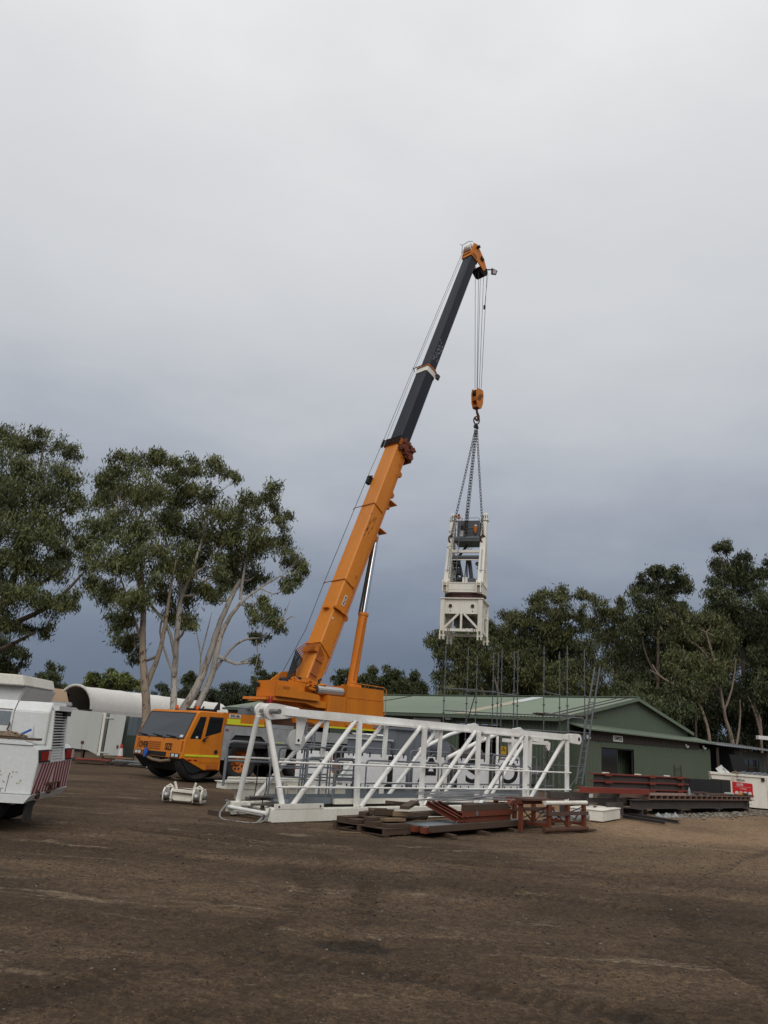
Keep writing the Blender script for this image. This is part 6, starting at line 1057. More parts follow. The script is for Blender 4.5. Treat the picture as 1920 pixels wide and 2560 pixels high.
# site container with open door
CT = frame(-13.45, 35.6, 0, 3)
cn = thing('site_container', 'chalky white steel container box with an open door left of the orange crane', 'container', CT)
MB().prism([(.0, .52), (1.25, .48), (1.7, .30), (1.75, 2.08), (.02, 2.13)], 0, 2.2).build('body', 'boxgrey', cn, bevel=.01); MB().box((1.72, -.03, .28), (1.84, .08, 2.08)).build('door_post', 'cream', cn); MB().box((1.715, -.034, .4), (1.735, -.0305, 2.0)).build('post_rust', 'rust', cn)
dr = MB().prism([(1.98, .30), (2.66, .32), (2.72, 2.03), (2.0, 2.05)], -.02, .03).build('door', 'boxgrey', cn, bevel=.006); hg = MB()
for z in (.42, 1.88): hg.bar((1.84, -.04, z), (2.2, -.04, z-.01), .03, .06)
hg.build('hinge', 'boxgrey', dr); MB().box((2.5, -.04, .62), (2.58, -.022, .76)).box((.95, -.02, .72), (1.08, -.003, .84)).build('lock', 'rust', cn); MB().box((1.0, -.0045, .50), (1.03, -.001, .72)).build('rust_run', 'woodlight', cn)
MB().box((1.84, .4, .28), (2.75, .45, 2.0)).build('inside', 'tindark', cn); MB().box((.1, .1, .0), (.2, .4, .5)).build('leg', 'wood', cn); MB().box((1.0, .1, 0), (1.08, .4, .48)).build('leg', 'wood', cn); MB().box((1.9, .1, .0), (2.9, .6, .25)).build('door_sill', 'wood', cn)
fs_ = thing('sheet_fence', 'dark ribbed sheet wall with blue grey upper part right of the white container', 'fence', frame(-11.7, 38.6, 0, 10))
n_ = 34; mb = ribs(MB(), n_, lambda i, o: ((i*.06, -.03*o, 0), (i*.06, -.03*o, 1.15))); mb.build('lower_sheet', 'tindark', fs_); mb = ribs(MB(), n_, lambda i, o: ((i*.06, -.02-.03*o, 1.15), (i*.06, -.02-.03*o, 2.0))); mb.build('upper_sheet', 'tinblue', fs_)
# fabric dome shelter
DL = math.hypot(6.2, 18); ax_ = Vector((6.2, 18, 0))/DL; px_ = Vector((ax_.y, -ax_.x, 0)); D0 = Vector((-20.15, 55, 0))
dm = thing('dome_shelter', 'white fabric arched shelter roof on containers behind the gum trunks', 'shelter', I4); k = 14; nL = 12
def arch_(s, r, hgt, sag=0): return [D0+ax_*(s*DL)+px_*(r*math.cos(t))+Vector((0, 0, 2.42+hgt*math.sin(t)-sag*math.sin(t))) for t in [math.pi*i/k for i in range(k+1)]]
mb = MB(); rows = []
for j in range(nL*3+1):
    s = j/(nL*3); rows += arch_(s, 1.45, 1.53, .035*abs(math.sin(s*nL*math.pi/1.5)))
mb.add(rows, [(j*(k+1)+i, j*(k+1)+i+1, (j+1)*(k+1)+i+1, (j+1)*(k+1)+i) for j in range(nL*3) for i in range(k)]); mb.build('fabric_roof', 'domewhite', dm, 60)
MB().path(arch_(-.003, 1.45, 1.53), .10, 8).build('end_arch', 'domewhite', dm, 60); sk_ = MB()
for s_ in (-1, 1): a = D0+px_*(1.47*s_); b = a+ax_*DL; sk_.add([a+Vector((0, 0, 2.1)), b+Vector((0, 0, 2.1)), b+Vector((0, 0, 2.43)), a+Vector((0, 0, 2.43))], [(0, 1, 2, 3)])
sk_.build('skirt', 'domewhite', dm); wl_ = MB()
for s_ in (-1, 1): a = D0+px_*(1.45*s_); b = a+ax_*DL; wl_.bar(a+Vector((0, 0, 1.05)), b+Vector((0, 0, 1.05)), .3, 2.1)
wl_.build('container_wall', 'tindark', dm); e_ = arch_(.99, 1.42, 1.5); MB().add(e_+[e_[0]+Vector((0, 0, -2.4)), e_[-1]+Vector((0, 0, -2.4))], [tuple(range(k+1))+(k+2, k+1)]).build('end_wall', 'tan', dm)
fb_ = arch_(-.006, 1.43, 1.5); MB().path([fb_[14], fb_[11]+Vector((.1, 0, -.1)), fb_[10]+Vector((.2, 0, -.35)), fb_[12]+Vector((.25, 0, -.6))], [.1, .28, .2, .08], 8).build('rolled_flap', 'black', dm)
tn = thing('tan_shelter', 'tan tarpaulin roof behind the white truck and left of the white arched shelter', 'shelter', I4); a, b, c_, d_ = at(60, 1752, 50), at(172, 1758, 50), at(165, 1724, 56), at(60, 1712, 56)
MB().add([a, b, c_, d_, a+Vector((0, 0, -.1)), b+Vector((0, 0, -.1)), c_+Vector((0, .1, -.1)), d_+Vector((0, .1, -.1))], [(0, 1, 2, 3), (7, 6, 5, 4), (0, 4, 5, 1), (1, 5, 6, 2), (2, 6, 7, 3), (3, 7, 4, 0)]).build('tarpaulin', 'tan', tn); pm = MB()
for p in (a, b, c_, d_): pm.tube((p.x, p.y, 0), p, .06, 6)
pm.build('prop', 'galv', tn)
vn = thing('parked_van', 'white vehicle cab roof and dark windows before the arched shelter opening', 'vehicle', frame(-18.5, 45.5, 0, 20))
MB().prism([(-1.0, .5), (3.2, .5), (3.2, 1.3), (2.5, 1.5), (1.9, 2.35), (-1.0, 2.4)], 0, 1.9).build('body', 'truckwhite', vn, bevel=.05); MB().prism([(.2, 1.6), (2.3, 1.6), (1.85, 2.2), (.2, 2.22)], -.012, -.002).build('side_window', 'glassdark', vn); MB().box((-.9, .1, 2.4), (1.6, 1.8, 2.62)).build('roof_pod', 'signwhite', vn, bevel=.06)
for x in (-.2, 2.3): MB().lathe([(.001, -.1), (.38, -.1), (.38, .1), (.001, .1)], (x, .15, .38), (0, 1, 0), 20).build('wheel', 'tyre', vn)
cp = at(300, 1890, 35.0); co_ = thing('traffic_cone', 'red and white traffic cone before the open container door', 'cone', frame(cp.x, cp.y, .0))
MB().box((-.18, -.18, .12), (.18, .18, .17)).lathe([(.15, .17), (.12, .36), (.001, .36)], (0, 0, 0), (0, 0, 1), 16).build('cone_base', 'conered', co_, 40); MB().lathe([(.119, .361), (.075, .66), (.001, .66)], (0, 0, 0), (0, 0, 1), 16).build('cone_band', 'conewhite', co_, 40); MB().lathe([(.074, .661), (.04, .84), (.001, .85)], (0, 0, 0), (0, 0, 1), 16).build('cone_tip', 'conered', co_, 40); MB().box((-.3, -.25, 0), (.3, .25, .118)).build('cone_block', 'wood', co_)
# low heaps by the container
g0 = at(185, 1912, 34.0); GT = frame(g0.x, g0.y, 0, 2)
pallet(GT @ Matrix.Translation((.05, -.1, .02)), 1.3, .9, 'low grey pallet under the red pipes before the white container')
for q in range(5): o = tag(MB().path([(.0, .1*q, .15+.03*(q % 2)), (.7, .1*q, .17), (1.35, .1*q+.02, .16)], .028, 7).build('red_pipe', 'redbright', None), 'long thin red pipe lying on the low grey pallet', 'pipe', 'red pipes on the pallet'); o.matrix_world = GT
for q, (x, y, L, a, z, mt, lab) in enumerate(((1.2, .2, 1.6, 2, .05, 'wood', 'dark plank on the heap right of the red pipes'), (1.4, .4, 1.5, -6, .12, 'galv', 'grey plank on the heap right of the red pipes'), (1.6, .1, 1.9, 4, .18, 'galv', 'long grey rail on top of the low heap'), (2.2, .0, 1.6, -7, .06, 'galv', 'pale grey rail reaching right towards the crane bumper'), (1.0, .6, 1.2, 0, .25, 'woodlight', 'light timber beam before the container door'), (2.6, .3, 1.2, -12, .12, 'wood', 'dark plank by the crane bumper'), (3.0, -.3, .9, -14, .02, 'signwhite', 'thin white strip at the right end of the low heap'))):
    o = tag(MB().box((0, 0, 0), (L, .14, .06)).build('plank', mt, None), lab, 'timber', 'planks and rails before the container'); o.matrix_world = GT @ frame(x, y, z, a) @ Matrix.Rotation(R((q % 3-1)*1.5), 4, 'Y')
db = MB()
for q in range(70): x, y = 1.0+random.random()*2.6, random.random()*.9-.2; z = random.random()*.15; db.bar((x, y, z), (x+.2+random.random()*.5, y+random.random()*.2-.1, z+random.random()*.06), .05, .03)
tag(db.build('debris', 'beam', None), 'dark scrap heap between the white container and the crane bumper', 'scrap', kind='stuff').matrix_world = GT
o = tag(MB().box((0, 0, 0), (.9, .5, .05)).box((.25, .1, .052), (.55, .4, .12)).build('jack_pad', 'tan', None), 'flat timber jack pad on the ground under the crane bumper', 'pad'); g1 = at(440, 1944, 27.9); o.matrix_world = frame(g1.x, g1.y, 0.0, 30)
# ------------------------------------------------------------------ small white trolley
LT_ = frame(-4.28, 19.75, 0, -7)
ly_ = thing('trolley', 'small white steel hoist trolley with paired wheels alone on the dirt before the crane', 'trolley', LT_)
MB().box((-.26, -.10, .10), (.26, .12, .20)).box((-.26, -.14, .20), (.26, -.08, .30)).box((-.26, .10, .2), (.26, .15, .32)).prism([(-.26, .1), (.26, .1), (.2, .05), (-.2, .05)], -.14, .15).build('frame', 'cream', ly_, bevel=.008)
for s in (-1, 1):
    for x in (.27, .46):
        p_ = MB().prism([(-.17, .03), (.17, .03), (.20, .10), (.20, .24), (.12, .33), (-.12, .33), (-.20, .24), (-.20, .10)], s*x-.018, s*x+.018, 'x').build('side_plate', 'cream', ly_, bevel=.006)
        MB().disc((s*(x+.0185), -.07, .15), (s, 0, 0), .05, .01, 12).build('bearing', 'steel', p_)
    for y in (-.11, .12): MB().lathe([(.001, -.075), (.10, -.075), (.12, -.07), (.095, -.04), (.095, .04), (.12, .07), (.10, .075), (.001, .075)], (s*.365, y, .15), (1, 0, 0), 22).build('wheel', 'steel', ly_, 40)
    MB().tube((s*.44, -.08, .15), (s*.56, -.08, .15), .045, 12).build('axle', 'machinery', ly_); MB().bar((s*.2, .0, .28), (s*.26, -.05, .46), .03, .05).bar((s*.26, -.1, .36), (s*.44, -.1, .34), .03, .03).path([(s*.28, -.05, .34), (s*.36, -.05, .40), (s*.45, -.05, .34)], .018, 6).build('guide_arm', 'cream', ly_)
MB().tube((-.26, -.16, .24), (.26, -.16, .22), .012, 6).tube((-.26, .0, .32), (.26, .0, .30), .014, 6).build('tie_rod', 'rust', ly_)
# ------------------------------------------------------------------ trees
def leaves(clumps, dens, ll, lw, droop=1.0, sub=1.0):
    C = []; Tn = []
    for (c, rx, ry, rz) in clumps:
        vol = rx*ry*rz; k = max(7, int(15*sub*(rx*rz)/1.2)); n = max(60, int(dens*(rx*rz)**.9*5.6*(.34/ll)**1.6))
        d = rng.normal(size=(k, 3)); d /= np.linalg.norm(d, axis=1)[:, None]; d *= (rng.random((k, 1))**.45)
        cen = d*np.array([rx, ry, rz])*.92+np.array(c); wgt = .4+rng.random(k); wgt /= wgt.sum(); pick = rng.choice(k, n, p=wgt)
        sg = .20*min(rx, rz)+.05; off = rng.normal(size=(n, 3))*np.array([sg, sg, sg*.72]); off[:, 2] -= .55*sg*np.abs(rng.normal(size=n))
        C.append(cen[pick]+off); sh = (.55+.80*rng.random(k))[pick]*(.75+.5*rng.random(n)); yel = rng.random(n)*.5*(rng.random(k)[pick])
        Tn.append(np.stack([sh*(1+.5*yel), sh*(1+.12*yel), sh*(1-.25*yel)], 1))
    C = np.concatenate(C); Tn = np.concatenate(Tn); n = len(C)
    d = rng.normal(size=(n, 3)); d[:, 2] = d[:, 2]*.6-droop*1.6; d /= np.linalg.norm(d, axis=1)[:, None]
    w = np.cross(d, rng.normal(size=(n, 3))); w /= np.linalg.norm(w, axis=1)[:, None]+1e-9
    L = ll*.74*(.55+.9*rng.random((n, 1))); Wd = lw*.50*(.6+.8*rng.random((n, 1)))
    V = np.stack([C-d*L*.5, C-d*L*.05+w*Wd*.5, C+d*L*.5, C-d*L*.05-w*Wd*.5], 1); F = np.arange(4*n).reshape(n, 4)
    return V.reshape(-1, 3), F, np.repeat(Tn, 4, 0)
NL = [0]
def tree(label, D, clumps, trunks, leaf='leaf_gum', brk='bark_pale', dens=260, ll=.34, lw=.11, group=None, cat='tree', name='gum_tree', spread=1.0, limbs=True, sub=1.0, twigs=()):
    cl3 = []; F_ = D/FPX
    for c in clumps:
        px, py, rx, ry = c[:4]; dz = c[4] if len(c) > 4 else random.uniform(-1, 1)*spread
        cl3.append((at(px, py, D+dz), rx*F_, min(rx, ry)*F_*1.0, ry*F_))
    tp = [[(at(x, y, D+(random.uniform(-.3, .3) if i else 0)), r*F_) for i, (x, y, r) in enumerate(t_)] for t_ in trunks]
    b = tp[0][0][0]; root = thing(name, label, cat, Matrix.Translation((b.x, b.y, 0)), group); o3 = Vector((b.x, b.y, 0)); mb = MB()
    for t_ in tp:
        pts = [p-o3 for p, r in t_]; rs = [r*(.82 if D < 50 else .62) for p, r in t_]
        if t_ is tp[0]: pts = [Vector((pts[0].x-.05, pts[0].y, -.1))]+pts; rs = [rs[0]*1.25]+rs
        # smooth the polyline
        P2 = []; R2 = []
        for i in range(len(pts)-1):
            a, b_ = pts[i], pts[i+1]; pa = pts[i-1] if i else a; pb = pts[i+2] if i+2 < len(pts) else b_
            for q in range(4):
                t = q/4; P2.append(.5*((2*a)+(b_-pa)*t+(2*pa-5*a+4*b_-pb)*t*t+(3*a-pa-3*b_+pb)*t**3)+Vector((random.uniform(-1, 1), random.uniform(-1, 1), 0))*rs[i]*.12); R2.append(rs[i]*(1-t)+rs[i+1]*t)
        P2.append(pts[-1]); R2.append(rs[-1]); mb.path(P2, R2, 9)
    if limbs:
        alln = [(p-o3, r) for t_ in tp for p, r in t_]
        for (c, rx, ry, rz) in cl3:
            c = c-o3; cand = [(p, r) for p, r in alln if p.z < c.z+.3] or alln; p, r = min(cand, key=lambda q: (q[0]-c).length); m_ = (p+c)/2+Vector((0, 0, -.12*(c-p).length))
            r0_ = min(r*.6, .10); mb.path([p, m_, c, c+Vector((random.uniform(-.5, .5)*rx, random.uniform(-.5, .5)*ry, rz*.5))], [r0_, r0_*.7, r0_*.45, .012], 6)
            for q in range(3): e = c+Vector((random.uniform(-.8, .8)*rx, random.uniform(-.8, .8)*ry, random.uniform(-.3, .7)*rz)); mb.path([m_.lerp(c, random.random()), m_.lerp(e, .6)+Vector((0, 0, .1)), e], [r0_*.45, r0_*.3, .01], 5)
    for t_ in twigs:
        pts = [at(x, y, D)-o3 for x, y in t_]; mb.path(pts, [.05-.04*i/(len(pts)-1) for i in range(len(pts))], 5)
    mb.build('trunk', brk, root, 60)
    V, F, T = leaves([(c-o3, rx, ry, rz) for c, rx, ry, rz in cl3], dens, ll, lw, sub=sub); o = fastmesh('crown', V, F, leaf, T); o.parent = root; NL[0] += len(F); return root
# left: tall gums
tree('tall broad gum tree cut by the left edge of the view', 41, [(20, 1090, 60, 50), (110, 1105, 75, 40), (175, 1125, 35, 40), (60, 1170, 90, 60), (150, 1190, 60, 55), (20, 1250, 80, 60), (110, 1260, 90, 60), (190, 1250, 35, 50), (60, 1330, 90, 60), (150, 1330, 70, 50), (10, 1400, 70, 60), (100, 1410, 80, 50), (170, 1400, 40, 35), (190, 1500, 45, 25), (50, 1480, 80, 45), (130, 1500, 60, 40), (20, 1560, 60, 40), (90, 1570, 50, 28), (-60, 1150, 70, 80), (-70, 1300, 80, 90), (-60, 1450, 80, 80)],
     [[(-110, 1800, 22), (-70, 1600, 18), (0, 1520, 14), (45, 1420, 10), (70, 1330, 6)], [(-70, 1600, 13), (30, 1560, 9), (130, 1510, 6), (210, 1430, 3)], [(0, 1520, 9), (100, 1460, 6), (180, 1410, 3)], [(-60, 1650, 10), (30, 1610, 6), (90, 1580, 3)]], 'leaf_gum', 'bark_dim', 285, spread=2.0)
tree('gum tree with two rust blotched trunks rising left of the crane cab', 38, [(275, 1190, 45, 40), (330, 1160, 60, 40), (390, 1145, 55, 35), (250, 1215, 40, 50), (310, 1240, 80, 55), (385, 1220, 55, 55), (250, 1300, 55, 60), (330, 1320, 75, 60), (225, 1380, 35, 60), (290, 1400, 65, 60), (370, 1400, 55, 60), (270, 1475, 45, 50), (335, 1490, 50, 50), (300, 1540, 40, 50), (325, 1600, 38, 40), (400, 1480, 35, 40), (340, 1640, 18, 25), (230, 1440, 40, 35)],
     [[(366, 1800, 13), (360, 1690, 11), (357, 1600, 9.5), (358, 1500, 8), (352, 1400, 6), (345, 1300, 3)], [(365, 1720, 8.5), (395, 1640, 7), (410, 1580, 6), (425, 1480, 4), (440, 1400, 2)], [(357, 1610, 5), (330, 1530, 3.5), (300, 1440, 2)], [(352, 1480, 5), (340, 1430, 4), (310, 1350, 2)]], 'leaf_gum', 'bark_rusty', 300, spread=1.8)
tree('gum tree with one straight pale trunk behind the crane cab', 39.5, [(440, 1170, 45, 35), (490, 1165, 45, 30), (530, 1165, 30, 35), (565, 1180, 25, 20), (590, 1200, 14, 22), (440, 1230, 50, 50), (500, 1240, 55, 50), (430, 1300, 50, 60), (490, 1320, 60, 60), (545, 1290, 40, 45), (440, 1390, 55, 55), (500, 1400, 55, 55), (550, 1370, 35, 40), (470, 1470, 55, 45), (440, 1530, 40, 45), (520, 1470, 30, 35), (470, 1555, 25, 30), (545, 1440, 30, 40)],
     [[(432, 1800, 11), (436, 1690, 9), (442, 1600, 8), (448, 1520, 7.5), (455, 1490, 7), (475, 1440, 5), (510, 1330, 3.5), (525, 1230, 2)], [(455, 1490, 6), (447, 1450, 5), (433, 1400, 4), (410, 1340, 3), (395, 1300, 2)], [(438, 1650, 5.5), (420, 1570, 5), (375, 1510, 4), (345, 1460, 3.5), (330, 1380, 2)], [(435, 1690, 4), (400, 1580, 3), (425, 1510, 2.5)]], 'leaf_gum', 'bark_pale', 300, spread=1.8)
tree('slender pale gum tree with two leaning trunks right of the crane cab', 41, [(620, 1245, 45, 30), (680, 1235, 35, 35), (700, 1290, 30, 45), (630, 1300, 50, 45), (590, 1290, 30, 45), (570, 1340, 35, 50), (650, 1360, 55, 45), (600, 1400, 50, 45), (705, 1365, 40, 35), (740, 1400, 35, 35), (725, 1450, 35, 25), (755, 1430, 20, 30), (640, 1440, 45, 40), (570, 1440, 40, 50), (530, 1490, 28, 28), (720, 1475, 14, 16), (640, 1510, 35, 25), (665, 1545, 45, 30), (650, 1590, 30, 20), (690, 1565, 30, 18), (641, 1655, 14, 20)],
     [[(440, 1815, 14), (490, 1720, 12), (520, 1650, 10), (545, 1570, 8.5), (575, 1500, 7.5), (600, 1450, 6)], [(470, 1815, 11), (525, 1700, 9), (540, 1640, 8), (560, 1570, 7), (600, 1510, 5), (650, 1470, 3.5), (700, 1440, 2)], [(538, 1675, 5), (575, 1625, 4), (610, 1600, 3.5), (650, 1595, 2)], [(600, 1500, 5), (615, 1400, 3), (640, 1300, 2)]], 'leaf_gum', 'bark_pale', 310, spread=1.5,
     twigs=[[(500, 1700), (502, 1640), (492, 1580), (485, 1550)], [(502, 1640), (520, 1570), (530, 1530)], [(500, 1620), (495, 1600)], [(690, 1570), (715, 1530), (725, 1500)], [(700, 1560), (730, 1540), (740, 1545)], [(640, 1600), (645, 1640), (638, 1670)]])
# left: distance
tree('dark dense tree low at the left edge behind the white service body', 52, [(0, 1625, 50, 35), (40, 1640, 25, 30), (20, 1670, 45, 30), (-30, 1660, 40, 40)], [[(5, 1750, 6), (5, 1690, 5), (10, 1640, 3)]], 'leaf_dark', 'bark_dim', 300, .36, .15)
tree('round dark tree between the white service body and the arched shelter', 62, [(125, 1675, 28, 16), (110, 1695, 28, 18), (145, 1690, 22, 25), (125, 1715, 40, 18), (150, 1720, 20, 15)], [[(130, 1780, 5), (130, 1730, 4), (130, 1690, 2)]], 'leaf_dark', 'bark_dim', 300, .40, .16)
for px, py, lab in ((232, 1695, 'bright green round bush tree at the left behind the arched shelter'), (272, 1685, 'tallest bright green bush tree behind the arched shelter'), (318, 1692, 'bright green bush tree nearest the blotched trunks behind the arched shelter')):
    tree(lab, 78, [(px, py, 20, 14), (px-14, py+14, 22, 14), (px+14, py+14, 22, 14), (px, py+30, 34, 14)], [[(px, 1790, 4), (px, py+20, 3)]], 'leaf_green', 'bark_dim', 340, .42, .24, 'bright green bush trees', name='bush_tree')
for px, py, rx, lab in ((470, 1735, 26, 'dark olive bush between the pale trunks'), (520, 1745, 34, 'dark olive bush right of the leaning trunks'), (575, 1730, 38, 'tallest dark olive bush left of the crane tail'), (630, 1735, 36, 'dark olive bush behind the crane tail'), (410, 1735, 25, 'greyish olive bush left of the straight pale trunk')):
    tree(lab, 84, [(px, py-14, rx*.7, 16), (px-rx*.5, py+6, rx*.6, 20), (px+rx*.5, py+6, rx*.6, 20), (px, py+30, rx, 26), (px, py+56, rx, 22)], [[(px, 1850, 4), (px, py+20, 3)]], 'leaf_far', 'bark_dim', 330, .38, .20, 'dark olive bushes behind the trunks', name='bush')
for px, py, s, lab in ((475, 1688, .7, 'distant tree crown above the bushes between the trunks'), (655, 1690, .8, 'distant tree left of the crane hoses'), (690, 1695, .8, 'distant tree right behind the crane hoses'), (735, 1690, .9, 'distant tree just left of the boom foot'), (862, 1685, .9, 'distant tree between boom and lift cylinder'), (925, 1690, 1.0, 'distant tree right of the lift cylinder'), (980, 1690, 1.3, 'broad distant tree above the green roof'), (1035, 1705, 1.2, 'distant tree at the right end of the low tree line')):
    tree(lab, 92, [(px, py-6*s, 20*s, 16*s), (px-16*s, py+14*s, 20*s, 16*s), (px+16*s, py+14*s, 20*s, 16*s), (px, py+34*s, 30*s, 20*s), (px, py+58, 32*s, 22)], [[(px, 1830, 4), (px, py+20, 3)]], 'leaf_dark', 'bark_dim', 330, .46, .24, 'distant low tree line', name='far_tree')
# right: gum wood behind the shed
RW = 'gum trees behind the green shed'
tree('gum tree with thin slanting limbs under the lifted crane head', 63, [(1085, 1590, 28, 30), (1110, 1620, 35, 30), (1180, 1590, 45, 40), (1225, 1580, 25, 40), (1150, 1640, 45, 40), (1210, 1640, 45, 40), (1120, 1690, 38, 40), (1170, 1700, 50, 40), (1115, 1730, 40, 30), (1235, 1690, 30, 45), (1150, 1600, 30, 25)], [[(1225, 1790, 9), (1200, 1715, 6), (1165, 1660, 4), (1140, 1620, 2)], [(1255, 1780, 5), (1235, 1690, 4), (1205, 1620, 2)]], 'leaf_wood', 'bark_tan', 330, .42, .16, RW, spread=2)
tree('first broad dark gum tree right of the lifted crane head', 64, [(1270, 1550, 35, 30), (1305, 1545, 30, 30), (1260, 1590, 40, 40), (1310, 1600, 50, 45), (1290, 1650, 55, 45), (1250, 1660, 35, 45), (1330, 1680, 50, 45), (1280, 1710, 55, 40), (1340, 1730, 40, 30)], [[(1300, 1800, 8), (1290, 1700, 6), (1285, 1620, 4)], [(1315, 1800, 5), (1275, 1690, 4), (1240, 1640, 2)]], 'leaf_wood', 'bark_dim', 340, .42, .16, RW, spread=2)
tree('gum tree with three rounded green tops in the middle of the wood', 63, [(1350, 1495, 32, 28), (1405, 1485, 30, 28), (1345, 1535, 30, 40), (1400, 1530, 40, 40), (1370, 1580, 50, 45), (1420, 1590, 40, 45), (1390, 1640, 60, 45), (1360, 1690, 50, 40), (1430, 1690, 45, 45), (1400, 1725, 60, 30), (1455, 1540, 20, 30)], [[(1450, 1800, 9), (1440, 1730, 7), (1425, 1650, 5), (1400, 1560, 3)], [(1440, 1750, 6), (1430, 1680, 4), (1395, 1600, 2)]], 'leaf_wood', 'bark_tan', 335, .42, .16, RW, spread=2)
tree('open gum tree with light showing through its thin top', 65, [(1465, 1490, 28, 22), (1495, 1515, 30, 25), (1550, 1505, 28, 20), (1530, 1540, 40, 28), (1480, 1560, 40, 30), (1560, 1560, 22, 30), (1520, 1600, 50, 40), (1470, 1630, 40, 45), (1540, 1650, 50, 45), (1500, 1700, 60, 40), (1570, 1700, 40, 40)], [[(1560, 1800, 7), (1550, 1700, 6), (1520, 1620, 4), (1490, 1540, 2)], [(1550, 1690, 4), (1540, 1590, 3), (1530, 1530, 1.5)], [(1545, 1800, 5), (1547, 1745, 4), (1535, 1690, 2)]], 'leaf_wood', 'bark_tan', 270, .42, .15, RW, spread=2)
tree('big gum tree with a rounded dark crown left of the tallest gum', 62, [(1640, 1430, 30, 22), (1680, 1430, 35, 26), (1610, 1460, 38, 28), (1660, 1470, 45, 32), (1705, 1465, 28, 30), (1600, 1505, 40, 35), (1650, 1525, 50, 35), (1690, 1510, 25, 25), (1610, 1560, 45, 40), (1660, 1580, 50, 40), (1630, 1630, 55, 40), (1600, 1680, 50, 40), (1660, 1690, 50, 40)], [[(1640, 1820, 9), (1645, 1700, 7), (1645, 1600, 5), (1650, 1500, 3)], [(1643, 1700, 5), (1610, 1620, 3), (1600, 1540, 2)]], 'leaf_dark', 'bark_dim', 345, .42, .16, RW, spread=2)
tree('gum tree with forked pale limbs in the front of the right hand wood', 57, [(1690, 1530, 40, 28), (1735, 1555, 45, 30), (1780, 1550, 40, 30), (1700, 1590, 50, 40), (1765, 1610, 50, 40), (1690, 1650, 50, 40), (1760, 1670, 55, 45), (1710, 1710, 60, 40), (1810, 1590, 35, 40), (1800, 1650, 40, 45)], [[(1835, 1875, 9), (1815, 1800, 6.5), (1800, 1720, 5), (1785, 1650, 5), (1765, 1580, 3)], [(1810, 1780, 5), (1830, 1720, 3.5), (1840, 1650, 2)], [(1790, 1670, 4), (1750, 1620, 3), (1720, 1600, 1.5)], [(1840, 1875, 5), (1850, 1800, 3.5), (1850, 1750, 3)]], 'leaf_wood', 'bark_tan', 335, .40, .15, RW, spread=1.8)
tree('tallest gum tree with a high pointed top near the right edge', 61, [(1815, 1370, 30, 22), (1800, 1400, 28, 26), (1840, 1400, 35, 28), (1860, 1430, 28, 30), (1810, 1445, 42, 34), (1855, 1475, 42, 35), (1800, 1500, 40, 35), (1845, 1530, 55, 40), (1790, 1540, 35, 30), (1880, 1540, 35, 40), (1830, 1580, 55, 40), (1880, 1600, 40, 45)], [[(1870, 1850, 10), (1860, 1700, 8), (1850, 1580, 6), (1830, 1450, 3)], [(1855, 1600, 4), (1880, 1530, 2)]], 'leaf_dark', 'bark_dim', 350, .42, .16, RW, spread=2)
tree('gum tree cut by the right edge of the view', 58, [(1905, 1430, 25, 28), (1940, 1420, 35, 35), (1900, 1480, 20, 30), (1935, 1500, 45, 45), (1910, 1570, 35, 45), (1960, 1600, 60, 60), (1910, 1650, 45, 45), (1950, 1720, 60, 60), (1890, 1700, 40, 45)], [[(1905, 1880, 5), (1900, 1800, 6), (1885, 1740, 4), (1920, 1600, 3)], [(1903, 1850, 4), (1890, 1790, 5), (1870, 1740, 3)]], 'leaf_dark', 'bark_tan', 330, .42, .16, RW, spread=2)
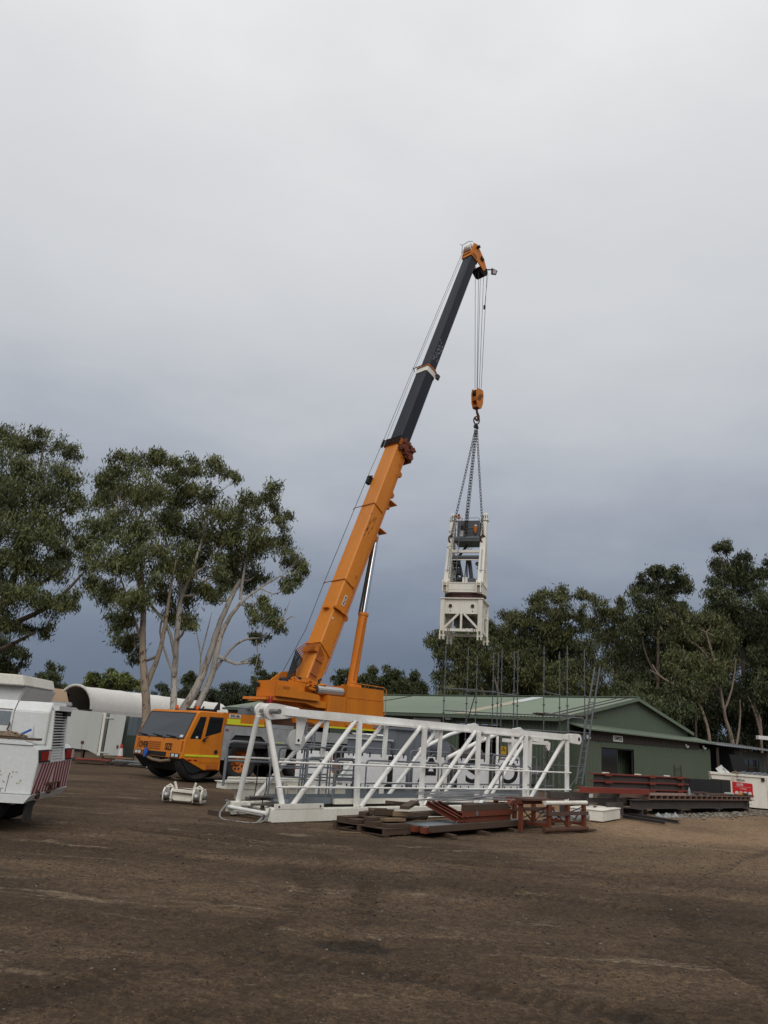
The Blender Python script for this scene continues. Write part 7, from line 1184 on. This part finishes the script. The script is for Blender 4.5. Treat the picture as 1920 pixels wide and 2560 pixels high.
tree('dark leafy gum with a pale trunk slanting left behind the gable', 56, [(1570, 1720, 50, 35), (1630, 1740, 50, 35), (1690, 1770, 50, 40), (1600, 1770, 55, 35), (1660, 1810, 45, 35), (1540, 1760, 40, 30)], [[(1775, 1860, 6.5), (1760, 1790, 5.5), (1738, 1750, 4.5), (1690, 1715, 4.5), (1650, 1690, 3.5), (1630, 1660, 2)], [(1650, 1690, 3), (1625, 1675, 1.5)]], 'leaf_dark', 'bark_tan', 300, .40, .15, RW, limbs=False, spread=1.5)
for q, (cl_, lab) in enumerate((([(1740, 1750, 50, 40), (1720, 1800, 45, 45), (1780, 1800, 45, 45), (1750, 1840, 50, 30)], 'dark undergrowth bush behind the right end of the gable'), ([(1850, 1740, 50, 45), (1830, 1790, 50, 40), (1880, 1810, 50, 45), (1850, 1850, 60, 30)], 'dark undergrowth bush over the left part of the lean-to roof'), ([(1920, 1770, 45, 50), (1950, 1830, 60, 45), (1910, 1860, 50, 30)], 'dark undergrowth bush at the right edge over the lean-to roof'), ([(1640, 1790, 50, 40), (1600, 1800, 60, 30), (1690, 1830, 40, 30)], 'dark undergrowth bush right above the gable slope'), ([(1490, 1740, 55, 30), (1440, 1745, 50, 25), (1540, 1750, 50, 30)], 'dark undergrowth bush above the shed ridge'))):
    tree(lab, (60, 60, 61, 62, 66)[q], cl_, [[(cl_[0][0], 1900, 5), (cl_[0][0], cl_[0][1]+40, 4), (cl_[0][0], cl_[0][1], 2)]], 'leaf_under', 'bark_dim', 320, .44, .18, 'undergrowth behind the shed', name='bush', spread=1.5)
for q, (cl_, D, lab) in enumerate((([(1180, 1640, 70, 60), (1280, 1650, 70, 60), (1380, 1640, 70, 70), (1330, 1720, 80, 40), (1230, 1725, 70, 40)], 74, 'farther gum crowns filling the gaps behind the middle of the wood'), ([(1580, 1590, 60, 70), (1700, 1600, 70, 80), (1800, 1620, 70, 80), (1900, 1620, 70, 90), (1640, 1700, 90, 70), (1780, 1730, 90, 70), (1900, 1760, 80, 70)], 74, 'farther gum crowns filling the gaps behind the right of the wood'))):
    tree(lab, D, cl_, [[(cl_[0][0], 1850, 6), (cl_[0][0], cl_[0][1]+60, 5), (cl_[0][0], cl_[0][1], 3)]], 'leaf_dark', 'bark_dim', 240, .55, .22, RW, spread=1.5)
print('leaf quads', NL[0])
